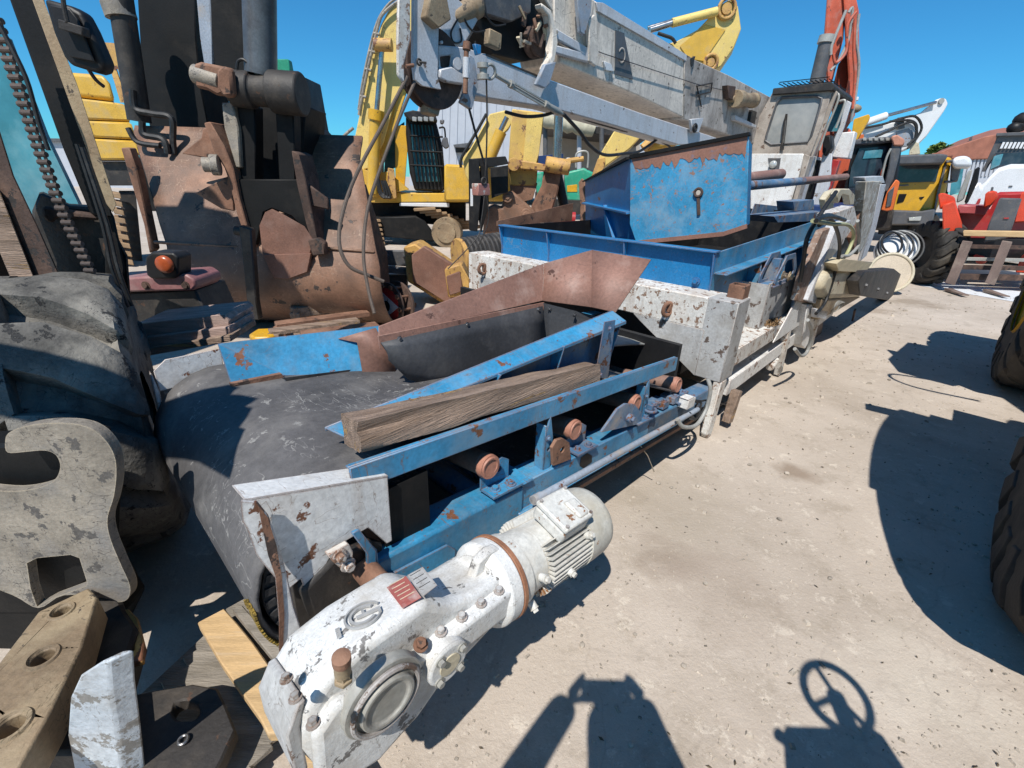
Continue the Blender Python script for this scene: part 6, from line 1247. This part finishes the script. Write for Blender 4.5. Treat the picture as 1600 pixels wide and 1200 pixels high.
A3.slab('body', 'whiteveh', [(1350, 236), (1400, 236), (1400, 330), (1350, 330)], Y+.5, 2, bevel=.1); A3.slab('track', 'steel_dark', [(1340, 320), (1420, 320), (1420, 342), (1340, 342)], Y, 2)
A3.slab('stay', 'cream', [(1424, 218), (1436, 224), (1438, 240), (1420, 242)], Y-.1, .3)
# telehandler cab
A4 = Th('telehandler', 'dark glazed cab of a telehandler with orange corner posts', 'telehandler', 9.3, 13.3); Y = 13
A4.slab('cab', 'black', [(1334, 222), (1395, 218), (1410, 224), (1400, 300), (1388, 330), (1322, 330), (1318, 300)], Y+.05, 1.4, bevel=.05)
A4.slab('roof', 'steel_grey', [(1336, 218), (1345, 216), (1396, 213), (1400, 222), (1334, 227)], Y-.1, 1.5, bevel=.03); 
for i in range(5): A4.slab('roof_lamp', 'steel_light', [(1348+9*i, 215), (1354+9*i, 215), (1354+9*i, 220), (1348+9*i, 220)], Y-.15, .06)
A4.slab('windscreen', 'darkglass', [(1343, 232), (1388, 228), (1384, 262), (1372, 290), (1326, 292), (1330, 262)], Y, .03, bevel=0)
A4.slab('reflection_pane', 'tealglass', [(1352, 236), (1380, 233), (1377, 246), (1348, 248)], Y-.02, .01, bevel=0)
A4.slab('door', 'darkglass', [(1326, 293), (1370, 292), (1366, 326), (1320, 326)], Y-.01, .03, bevel=0)
A4.slab('mast_post', 'steel_grey', [(1394, 222), (1404, 220), (1408, 232), (1396, 280), (1388, 300), (1378, 300), (1388, 262)], Y-.25, .2, bevel=.03)
A4.slab('mast_cap', 'orange_pale', [(1392, 213), (1402, 210), (1414, 218), (1412, 228), (1396, 228)], Y-.3, .25, bevel=.03)
A4.slab('side_frame', 'orange', [(1386, 300), (1400, 280), (1406, 284), (1396, 328), (1386, 330), (1376, 328)], Y-.3, .12, bevel=.02); A4.slab('side_frame', 'steel_grey', [(1388, 300), (1398, 290), (1392, 322), (1384, 324)], Y-.33, .05)
A4.hose('wiper', 'red_faded', [(1384, 258), (1378, 270), (1376, 292)], Y-.05, .03); A4.hose('stay', 'steel_light', [(1392, 232), (1384, 250), (1376, 285), (1368, 322)], Y-.3, .025)
A4.slab('base', 'steel_dark', [(1318, 326), (1398, 326), (1392, 360), (1318, 360)], Y, 1.5, bevel=.05)
# yellow tipper truck
A5 = Th('tipper_truck', 'yellow tipper truck with black visor and bumper parked facing the yard', 'truck', 13.6, 17.4); Y = 16.6
A5.slab('cab', 'yellow_deep', [(1398, 276), (1400, 250), (1470, 244), (1488, 246), (1478, 300), (1462, 330), (1440, 346), (1378, 346), (1382, 310)], Y, 2.0, bevel=.08, seg=2)
A5.slab('windscreen', 'darkglass', [(1402, 258), (1470, 254), (1462, 284), (1396, 286)], Y-.05, .06, bevel=.01)
A5.slab('sun_visor', 'steel_grey', [(1402, 246), (1406, 242), (1470, 240), (1482, 242), (1474, 256), (1400, 258)], Y-.5, .5, bevel=.05, seg=2)
A5.slab('grille', 'blacksteel', [(1393, 304), (1402, 303), (1398, 318), (1390, 320)], Y-.03, .04); A5.slab('grille', 'blacksteel', [(1405, 303), (1417, 303), (1412, 315), (1401, 318)], Y-.03, .04); A5.slab('grille', 'blacksteel', [(1436, 308), (1445, 307), (1440, 312)], Y-.03, .04)
A5.slab('badge', 'steel_grey', [(1405, 289), (1420, 288), (1420, 290), (1405, 291)], Y-.03, .03, bevel=0)
A5.slab('bumper', 'steel_grey', [(1370, 330), (1382, 328), (1440, 330), (1462, 326), (1458, 346), (1446, 352), (1372, 352)], Y-.3, .5, bevel=.05)
A5.slab('head_lamp', 'lamp_clear', [(1420, 340), (1440, 338), (1438, 345), (1420, 345)], Y-.35, .06); A5.slab('number_plate', 'cream', [(1372, 336), (1394, 337), (1393, 342), (1372, 342)], Y-.33, .03, bevel=0)
A5.slab('underrun', 'blacksteel', [(1372, 352), (1452, 350), (1440, 366), (1372, 366)], Y, 1.6)
g = MB(); p = A5.p1(1446, 356, Y-.1); g.cyl(p, p+V(0, 0, 0)+V(.0, .35, 0), .5, n=30); g.build('wheel', 'tyre_dark', A5.o, bevel=.05)
A5.slab('mirror', 'steel_grey', [(1486, 254), (1500, 253), (1502, 262), (1496, 285), (1484, 284)], Y-.1, .2, bevel=.06, seg=2); A5.hose('mirror_arm', 'steel_grey', [(1478, 254), (1484, 252), (1492, 254)], Y-.1, .04); A5.hose('mirror_arm', 'steel_grey', [(1476, 284), (1484, 284), (1490, 283)], Y-.1, .04)
A5.slab('door_edge', 'steel_grey', [(1478, 250), (1481, 250), (1466, 310), (1460, 340), (1457, 340), (1464, 300)], Y-.06, .05)
A5.slab('body_side', 'tealglass', [(1488, 262), (1506, 262), (1500, 300), (1484, 306)], Y+1.2, .2)
# white bonneted truck with roof rack
A6 = Th('truck', 'white bonneted truck with barred windscreen guard at the right edge', 'truck', 12.2, 12.2); Y = 11.5
A6.slab('bonnet', 'whiteveh', [(1532, 290), (1545, 276), (1560, 262), (1580, 256), (1640, 256), (1640, 420), (1500, 400), (1508, 340)], Y, 2.0, bevel=.1, seg=3)
A6.slab('bonnet_side', 'whiteveh', [(1512, 300), (1532, 282), (1536, 300), (1512, 345), (1500, 352)], Y-.05, .6, bevel=.05)
A6.slab('windscreen', 'darkglass', [(1556, 240), (1640, 234), (1640, 256), (1576, 257), (1548, 266)], Y+.5, .1, bevel=.01); A6.slab('windscreen', 'tealglass', [(1553, 244), (1568, 240), (1562, 258), (1546, 266)], Y+.48, .05, bevel=.01)
A6.slab('visor', 'steel_grey', [(1560, 210), (1640, 206), (1640, 236), (1556, 240), (1540, 268), (1534, 268)], Y+.6, .1)
for i in range(8): A6.slab('guard_bar', 'whiteveh', [(1567+6*i, 222), (1571+6*i, 222), (1566+6*i, 232), (1562+6*i, 232)], Y+.55, .05, bevel=0)
A6.slab('roof', 'steel_grey', [(1557, 208), (1640, 204), (1640, 210), (1556, 213)], Y+.5, 1.2); 
for k, (px, py, r) in enumerate(((1585, 200, .14), (1594, 196, .16), (1600, 188, .2))): g = MB(); g.ball(A6.p1(px, py, Y+.6), r, (1, 1, .9)); g.build('beacon', 'black', A6.o)
A6.slab('mirror', 'blacksteel', [(1524, 262), (1532, 260), (1528, 284), (1512, 318), (1506, 318)], Y-.1, .2, bevel=.05); A6.slab('exhaust', 'steel_light', [(1513, 266), (1520, 264), (1506, 312), (1494, 318), (1496, 306)], Y-.05, .12, bevel=.03); A6.slab('tank', 'whiteveh', [(1488, 246), (1510, 242), (1520, 250), (1518, 262), (1488, 262)], Y+4, 1, bevel=.2, seg=3)
A6.slab('vent', 'red_dark', [(1525, 311), (1533, 310), (1531, 318), (1523, 322)], Y-.03, .04); A6.slab('emblem', 'steel_grey', [(1577, 290), (1582, 290), (1582, 292), (1577, 292)], Y-.02, .02, bevel=0)
A6.slab('hinge', 'steel_grey', [(1575, 150), (1576, 150), (1576, 151)], Y+30, .1) if False else None
# red tractor loader with pallet forks
A7 = Th('loader', 'bright red loader with black centre panel, pallet forks and big tyre', 'loader', 8.9, 9.2); Y = 8.7
A7.slab('bonnet', 'red_dark', [(1496, 320), (1545, 322), (1556, 300), (1640, 298), (1640, 400), (1500, 390)], Y+.3, 1.2, bevel=.05)
A7.slab('deck', 'red_pale', [(1496, 320), (1546, 322), (1540, 336), (1498, 334)], Y+.1, .4, bevel=.02); 
A7.slab('mudguard', 'redorange', [(1466, 303), (1474, 301), (1492, 308), (1494, 318), (1468, 328)], Y-.1, .5, bevel=.02); A7.slab('mudguard', 'redorange', [(1472, 320), (1492, 314), (1503, 350), (1504, 376), (1490, 411), (1474, 406), (1473, 360)], Y-.2, .3, bevel=.02)
A7.slab('lift_arm', 'redorange', [(1540, 300), (1556, 297), (1562, 306), (1548, 322), (1536, 326)], Y-.05, .3, bevel=.03); A7.slab('lift_arm', 'redorange', [(1596, 300), (1640, 300), (1640, 345), (1584, 348)], Y-.1, .2, bevel=.02)
A7.slab('centre_panel', 'steel_grey', [(1562, 309), (1597, 310), (1576, 372), (1536, 380), (1544, 352)], Y-.3, .15, bevel=.02); A7.slab('sticker', 'red_dark', [(1569, 340), (1577, 340), (1576, 342), (1568, 342)], Y-.32, .02, bevel=0)
A7.slab('bumper_bar', 'timber_fresh', [(1505, 360), (1640, 362), (1640, 372), (1505, 369)], Y-.5, .1, bevel=.01)
A7.slab('exhaust', 'steel_grey', [(1549, 292), (1553, 292), (1546, 322), (1541, 322)], Y, .1)
A7.slab('axle', 'black', [(1490, 372), (1640, 374), (1640, 410), (1490, 405)], Y+.1, .5); A7.slab('axle', 'redorange', [(1520, 398), (1540, 402), (1542, 412), (1526, 413)], Y-.1, .2, bevel=.03); A7.slab('side_plate', 'redorange', [(1596, 400), (1640, 390), (1640, 430), (1586, 426)], Y-.2, .2, bevel=.02)
for k, px in enumerate((1506, 1568)):
    A7.slab('pallet_fork', 'forksteel', [(px-2, 376), (px+14, 378), (px-8, 432), (px-14, 446), (px-30, 442), (px-24, 430)], Y-.6-.05*k, .05, bevel=.006)
    g = MB(); p = A7.p1(px-20, 440, Y-.6); d_ = Vector((-.08, -.45, 0)); p.z = .04; g.beam(p, p+d_, .12, .05, w1=.1, h1=.015); g.build('fork_tine', 'forksteel', A7.o, bevel=.004)
for yy, hh in ((382, 6), (402, 5), (414, 7), (428, 9)): A7.slab('fork_carriage', 'rustdark' if yy != 402 else 'steel_light', [(1500, yy), (1640, yy+3), (1640, yy+3+hh), (1500, yy+hh)], Y-.45, .06, bevel=.004)
wc = W.pk(1470, 392, y=Y)-A7.f.o; tw_ = make_tyre('wheel', .56, .42, 'tyre_dark', 16, .05, (wc.x-.05, wc.y+.1, .57), (.995, -.1, 0), A7.o)
g = MB(); g.cyl((wc.x+.1, wc.y+.1, .57), (wc.x-.15, wc.y+.1, .57), .3); g.build('hub', 'steel_dark', tw_)
# painted white line beside the forks
g = MB(); g.face([zz(*p, .004) for p in ((1418, 437), (1465, 440), (1600, 456), (1600, 474), (1540, 464), (1440, 447))]); tag(g.build('painted_line', 'whiteline', smooth=0), kind='structure')
# ------------------------------------------------------------------ buildings and trees
BW = Th('warehouse', 'long pale grey corrugated warehouse behind the yellow excavators', 'building', -1, 34); Y = 32
g = MB(); pts = BW.q([(640, 200), (660, 155), (700, 148), (860, 160), (1010, 230), (1010, 300), (640, 290)], Y); g.prism(pts, (0, 10, 0)); bw_ = g.build('wall', 'shed', BW.o)
for i in range(30):
    x0_ = 655+12*i
    if x0_ > 1000: break
    top = 152+ max(0, (x0_-860))*.45; g = MB(); a, b_ = BW.q([(x0_, top+6), (x0_-3, 285)], Y-.03); g.beam(a, b_, .05, .03); g.build('rib', 'shed', BW.o)
BW.slab('low_roof', 'steel_grey', [(708, 226), (740, 222), (770, 226), (768, 232), (710, 230)], Y-1, 1.5); BW.slab('dark_window', 'black', [(712, 230), (736, 229), (736, 238), (712, 238)], Y-.5, .4)
SH = Th('open_shed', 'open beige shed with ragged rolled awning behind the chipped yellow stick', 'shed', 2, 21); Y = 20
SH.slab('back_wall', 'shed_beige', [(842, 196), (1000, 214), (1000, 300), (842, 300)], Y+4, .3)
SH.slab('roof', 'steel_dark', [(836, 185), (1010, 208), (1010, 218), (836, 198)], Y, 4)
g = MB(); rows = []
pts = SH.q([(848+ i*8, 186+ i*1.7+(i % 3)) for i in range(11)], Y-.2)
g.tube(pts, [.22+.05*(i % 2) for i in range(11)], n=12); g.build('rolled_awning', 'awning', SH.o)
for px in (852, 905, 940): SH.rod('post', 'steel_grey' if px != 905 else 'shed', (px, 195), (px, 300), Y, .09)
G1 = Th('machine', 'bright green machine with yellow panel seen below the shed roof', 'machine', 2.4, 17); Y = 16.5
G1.slab('hood', 'green', [(880, 270), (912, 262), (940, 276), (944, 300), (934, 316), (886, 314)], Y, 1.5, bevel=.06, seg=2); G1.slab('panel', 'yellow_deep', [(886, 290), (902, 288), (902, 300), (886, 300)], Y-.02, .03); G1.slab('base', 'steel_dark', [(870, 312), (945, 314), (945, 335), (870, 335)], Y, 1.6)
G1.hose('hand_rail', 'steel_light', [(900, 262), (901, 240), (918, 238), (918, 262)], Y, .03); G1.hose('hand_rail', 'steel_light', [(880, 284), (884, 250), (896, 250)], Y, .03)
G2 = Th('machine', 'teal machine body half hidden behind the rusty excavator link', 'machine', .9, 17.5); G2.slab('body', 'green', [(836, 270), (850, 268), (856, 300), (838, 305)], 17.2, 1, bevel=.04); G2.slab('base', 'blueveh', [(838, 244), (880, 240), (880, 262), (838, 262)], 17.6, 1); G2.slab('base', 'steel_dark', [(836, 300), (870, 300), (870, 335), (836, 335)], 17.2, 1)
RH = Th('tiled_house', 'low house with a red tiled hip roof and small chimney beyond the trucks', 'house', 30, 33); Y = 31
RH.slab('roof', 'rooftile', [(1455, 244), (1482, 232), (1540, 213), (1568, 208), (1640, 214), (1640, 246), (1500, 250)], Y, 8, dz=1.2, bevel=.05); RH.slab('chimney', 'steel_grey', [(1515, 215), (1520, 212), (1518, 222), (1513, 224)], Y+.5, .5); RH.slab('wall', 'shed', [(1484, 248), (1560, 236), (1558, 300), (1480, 300)], Y+.2, 6)
for i in range(12): 
    g = MB(); a, b_ = RH.q([(1500+6*i, 246), (1492+6*i, 275)], Y+.15); g.beam(a, b_, .12, .06); g.build('rib', 'shed', RH.o)
RH.slab('lower_roof', 'rooftile', [(1456, 240), (1480, 236), (1490, 243), (1455, 247)], Y-1, 2)
def tree(label, px, pyt, pyb, Y, wpx, m, n=2600, seed=1):
    rnd = random.Random(seed); t = Th('tree', label, 'tree', W.pk(px, pyb, y=Y).x, Y, group=None); x0 = t.f.o
    top = W.pk(px, pyt, y=Y).z; wd = (W.pk(px+wpx, pyt, y=Y).x-W.pk(px, pyt, y=Y).x)/2
    g = MB(); g.tube([V(0, 0, 0), V(.1, 0, top*.3), V(.0, .1, top*.6), V(.1, 0, top*.85)], [.3, .24, .16, .06], n=10)
    for k in range(9): a = rnd.random()*6.28; z = top*rnd.uniform(.3, .7); g.tube([V(0, 0, z), V(math.cos(a)*wd*.4, math.sin(a)*wd*.4, z+top*.1), V(math.cos(a)*wd*.75, math.sin(a)*wd*.75, z+top*.2)], [.1, .06, .02], n=6)
    g.build('trunk', 'bark', t.o)
    g = MB(); cl = [(rnd.uniform(-1, 1)*wd*.75, rnd.uniform(-1, 1)*wd*.75, top*rnd.uniform(.35, .9), wd*rnd.uniform(.25, .42)) for _ in range(22)]
    for i in range(n):
        cx, cy, cz, r = rnd.choice(cl); v = Vector((rnd.gauss(0, 1), rnd.gauss(0, 1), rnd.gauss(0, 1))).normalized()*r*rnd.uniform(.6, 1.05); p = Vector((cx, cy, cz))+v; p.z = min(p.z, top)
        s_ = rnd.uniform(.12, .26); a = Vector((rnd.gauss(0, 1), rnd.gauss(0, 1), rnd.gauss(0, .6))).normalized(); b2 = a.cross(Vector((rnd.gauss(0, 1), rnd.gauss(0, 1), rnd.gauss(0, 1)))).normalized()
        g.face([p+a*s_, p+b2*s_*.6, p-a*s_, p-b2*s_*.6])
    g.build('crown', m, t.o, smooth=0)
tree('dark green tree with pointed tufts behind the yellow truck', 1462, 218, 300, 34, 36, 'leaf', seed=3)
tree('light yellow-green tree beside the white boom', 1443, 214, 300, 36, 26, 'leaf_light', seed=5, n=2200)
# distant yard buildings so that the horizon is closed between the machines
for k, (x0_, x1_, t0, m, lb, Y) in enumerate(((-60, 210, 214, 'shed', 'pale shed far behind the forklift mast', 40), (470, 560, 236, 'shed_beige', 'beige wall beyond the low yellow machine', 36), (1170, 1400, 262, 'shed', 'low pale building beyond the crane cab', 44), (1010, 1180, 246, 'shed_beige', 'beige yard building beneath the crane boom', 30))):
    t = Th('building', lb, 'building', W.pk((x0_+x1_)/2, 280, y=Y).x, Y); t.slab('wall', m, [(x0_, t0+4), (x1_, t0+8), (x1_, 312), (x0_, 300)], Y, 6); t.slab('roof', 'steel_grey', [(x0_-4, t0), (x1_+4, t0+4), (x1_+4, t0+9), (x0_-4, t0+5)], Y-.3, 6.6)
# ------------------------------------------------------------------ wheel loader on the right, its tyres and long shadow
Lf = Fr((2.05, 1.24, 0), 46.5)
LD = thing('wheel_loader', 'large wheel loader with yellow rims whose two tyres stand at the right edge', 'wheel loader', Lf)
for (x, nm) in ((.36, 'near'), (3.75, 'far')):
    for y in (-.19, -2.4):
        w_ = make_tyre('wheel', 1.0, .60, 'tyre_dark', 22, .016, (x, y, .99), (0, 1, 0), LD, twist=.8)
        g = MB(); R0 = 1.0; zc = R0-.01
        g.lathe([(0, R0*.52), (.1, R0*.54), (.2, R0*.49), (.5, R0*.44), (.5, R0*.2), (.3, R0*.18), (.3, .05)], (x, y+.32, zc), (x, y+.05, zc), 40, cap=False); g.cyl((x, y+.2, zc), (x, y+.1, zc), R0*.3, n=24); g.build('rim', 'yellow_deep', w_, bevel=.006)
        for k in range(8): a = k*.785; g = MB(); g.bolt((x+R0*.24*math.cos(a), y+.2, zc+R0*.24*math.sin(a)), (0, 1, 0), .02, .02); g.build('wheel_nut', 'steel_dark', w_)
g = MB(); g.lo((-.3, -2.0, .9), (4.2, -.75, 1.5)); g.build('chassis', 'yellow', LD, bevel=.04)
g = MB(); g.lo((-1.2, -2.1, 1.5), (1.3, -.6, 2.3)); g.build('engine_hood', 'yellow', LD, bevel=.08, seg=2)
g = MB(); g.lo((1.4, -2.0, 1.5), (2.9, -.75, 3.1)); g.build('cab', 'black', LD, bevel=.06, seg=2)
g = MB(); g.prism([(3.0, -1.9, 1.3), (5.2, -1.9, 1.0), (5.2, -1.9, .5), (3.0, -1.9, .9)], (0, 1.0, 0)); g.build('lift_arms', 'yellow', LD, bevel=.04)
g = MB(); g.prism([(5.0, -2.6, .1), (5.9, -2.6, .1), (5.2, -2.6, 1.1), (4.9, -2.6, 1.0)], (0, 2.3, 0)); g.build('bucket', 'rust', LD, bevel=.01)
# fender, steps, mirror that throw the long shadows
g = MB(); pts = [(.36+1.13*math.cos(a), 1.0+1.13*math.sin(a)) for a in [math.radians(d) for d in range(50, 131, 10)]]
g.prism([(x, -.55, z) for x, z in pts]+[(x, -.55, z-.03) for x, z in pts[::-1]], (0, .66, 0)); g.build('fender', 'yellow', LD)
g = MB(); g.prism([(1.05, -.3, 1.45), (1.35, -.3, 1.5), (1.35, .02, 1.5), (1.05, .05, 1.45)], (0, 0, .04)); g.build('platform', 'steel_dark', LD)
for k in range(3): g = MB(); g.lo((1.45, -.45, .45+.33*k), (1.85, .0, .49+.33*k)); g.build('step', 'steel_dark', LD)
g = MB(); g.beam((1.45, -.2, .45), (1.45, -.2, 1.5), .3, .04); g.build('ladder_side', 'steel_dark', LD)
g = MB(); pts = [(3.75+1.0*math.cos(a), .86+1.0*math.sin(a)) for a in [math.radians(d) for d in range(40, 141, 10)]]
g.prism([(x, -.55, z) for x, z in pts]+[(x, -.55, z-.03) for x, z in pts[::-1]], (0, .66, 0)); g.build('fender', 'yellow', LD)
g = MB(); g.prism([(1.02, .38, 1.6), (1.14, .40, 1.6), (1.30, -.45, 1.6), (1.12, -.45, 1.6)], (0, 0, .03)); g.build('shadow_bar', 'steel_dark', LD)  # unseen plate shaped to throw the bar of shadow
g = MB(); g.prism([(2.25, .30, 1.62), (2.6, .42, 1.62), (3.5, .34, 1.62), (3.6, -.3, 1.62), (2.9, -.5, 1.62), (2.2, -.1, 1.62)], (0, 0, .04)); g.build('shadow_slab', 'steel_dark', LD)  # unseen plate shaped to throw the upper patch of shadow
g = MB(); g.tube([(1.9, -.3, 1.7), (1.85, .1, 1.7), (1.95, .3, 1.7), (2.1, .3, 1.7), (2.2, .0, 1.7)], .015, smooth=5); g.build('hand_rail', 'steel_dark', LD)
g = MB(); g.tube([(2.6, -.7, 2.2), (2.6, .1, 2.3)], .02); g.build('mirror_arm', 'black', LD); g = MB(); g.lo((2.56, .08, 1.95), (2.60, .3, 2.3)); g.build('mirror', 'black', LD, bevel=.01)
# ------------------------------------------------------------------ photographer (seen only by shadow) and a small machine with a steering wheel beside
PN = Fr((-.03, -.27, 0)); 
def skin_body(name, verts, edges, radii, m, parent, root=0, sub=2):
    me = bpy.data.meshes.new(name); me.from_pydata(verts, edges, []); o = bpy.data.objects.new(name, me); COL.objects.link(o); o.parent = parent
    md = o.modifiers.new('skin', 'SKIN'); 
    for i, r in enumerate(radii): me.skin_vertices[0].data[i].radius = (r, r) if not isinstance(r, tuple) else r
    me.skin_vertices[0].data[root].use_root = True
    s = o.modifiers.new('sub', 'SUBSURF'); s.levels = s.render_levels = sub; me.materials.append(MAT[m]); return o
pe = bpy.data.objects.new('person', None); COL.objects.link(pe); pe.location = PN.o; tag(pe, 'person holding up a phone with both hands, seen only as a shadow', 'person')
ps = [((0, 0, .95), .14), ((0, .0, 1.12), .13), ((0, .0, 1.30), .155), ((0, .01, 1.43), .10), ((0, .02, 1.50), .055), ((.03, .06, 1.60), .10), ((.03, .06, 1.70), .12), ((.03, .06, 1.79), .09),
      ((-.10, 0, .90), .10), ((-.12, .02, .50), .065), ((-.12, 0, .10), .045), ((-.12, .15, .05), .04), ((.10, 0, .90), .10), ((.12, .02, .50), .065), ((.12, 0, .10), .045), ((.12, .15, .05), .04),
      ((-.19, .01, 1.40), .06), ((-.33, .06, 1.18), .062), ((-.16, .19, 1.46), .052), ((-.09, .24, 1.57), .048), ((.19, .01, 1.40), .06), ((.32, .06, 1.18), .062), ((.19, .19, 1.46), .052), ((.145, .24, 1.57), .048)]
ed = [(0, 1), (1, 2), (2, 3), (3, 4), (4, 5), (5, 6), (6, 7), (0, 8), (8, 9), (9, 10), (10, 11), (0, 12), (12, 13), (13, 14), (14, 15), (3, 16), (16, 17), (17, 18), (18, 19), (3, 20), (20, 21), (21, 22), (22, 23)]
bd = skin_body('body', [p for p, _ in ps], ed, [r for _, r in ps], 'cloth', pe)
for sx, hx in ((-1, -.085), (1, .14)):
    for k in range(4):
        b0 = V(hx, .245, 1.56+.0); tip = V(hx-sx*(.0+.0), .255, 1.64-.012*k)
        f = [b0, V(hx+sx*.012-sx*.012*k*.6, .235, 1.60+.012*(3-k)*.5), V(hx-sx*.025, .262, 1.65-.018*k), V(hx-sx*.04, .282, 1.635-.018*k)]
        skin_body('finger', [tuple(p) for p in f], [(0, 1), (1, 2), (2, 3)], [.010, .0095, .009, .008], 'skin', pe, sub=1)
    f = [V(hx, .245, 1.56), V(hx-sx*.02, .225, 1.58), V(hx-sx*.04, .235, 1.61)]; skin_body('thumb', [tuple(p) for p in f], [(0, 1), (1, 2)], [.013, .011, .009], 'skin', pe, sub=1)
g = MB(); phc = V(.03, .25, 1.60)+V(.0, -.003, -.0); Rp = Matrix.Rotation(-PITCH, 3, 'X'); g.box(phc, (.17, .009, .08), Rp); PHF = Fr((.0, -.02, 0))
ph = g.build('phone', 'black', bevel=.002); ph.location = PN.o; tag(ph, 'phone held level in front of the photographer', 'phone')
PH = g = None
RM = Th('ride_on_machine', 'small ride-on machine with steering wheel outside the frame, seen as a shadow', 'machine', .75, -.15)
c = V(.07, .20, 1.50); ax = Vector((-.1, -.6, .8)).normalized(); g = MB(); g.torus(c, ax, .098, .014, n=40); sw = g.build('steering_wheel', 'black', RM.o)
_, u1, u2 = frame_of(ax); g = MB()
for a in (-.9, .3+1.6, 3.6): g.beam(c, c+(u1*math.cos(a)+u2*math.sin(a))*.095, .012, .022)
g.build('spoke', 'black', sw)
g = MB(); g.cyl(c, c+V(.02, -.06, -.30), .03, n=14); g.build('column', 'black', RM.o)
g = MB(); g.box((.02, .08, .98), (.40, .30, .76), taper=.8); g.build('console', 'yellow', RM.o, bevel=.02); g = MB(); g.box((.08, -.25, .35), (.6, 1.1, .5)); g.build('body', 'yellow', RM.o, bevel=.04)
g = MB(); g.tube([V(-.02, .12, 1.25), V(-.12, .14, 1.33), V(-.17, .15, 1.38)], [.012, .012, .02], n=8); g.build('lever', 'black', RM.o)
for sx in (-.24, .4):
    for sy in (.1, -.6): g = MB(); g.cyl((sx-.06, sy, .2), (sx+.06, sy, .2), .2, n=24); g.build('wheel', 'tyre_dark', RM.o, bevel=.02)

# attachment added out of view at the left, its edge cut to shade the belt
AT = Th('belt_shade_caster', 'unseen plate added left of the photographer to throw a scalloped shadow', 'shade_caster', -2.4, .45)
g = MB(); g.prism([V(x+2.4, 0, z) for x, z in ((-1.6, 2.44), (-1.5, 2.47), (-1.42, 2.50), (-1.37, 2.47), (-1.35, 2.38), (-1.27, 2.36), (-1.23, 2.34), (-1.25, 2.26), (-1.18, 2.22), (-1.15, 2.12), (-1.16, 2.06), (-1.10, 2.02), (-1.07, 1.9), (-1.02, 1.76), (-1.25, 1.93), (-1.62, 2.12), (-2.2, 2.1), (-3.2, 1.9), (-3.2, 2.4), (-2.2, 2.45))], (0, .05, 0)); g.build('scallop_caster', 'rustdark', AT.o)
g = MB(); g.lo((-.7, -.05, 0), (-.6, .12, 2.1)); g.build('foot', 'rustdark', AT.o)
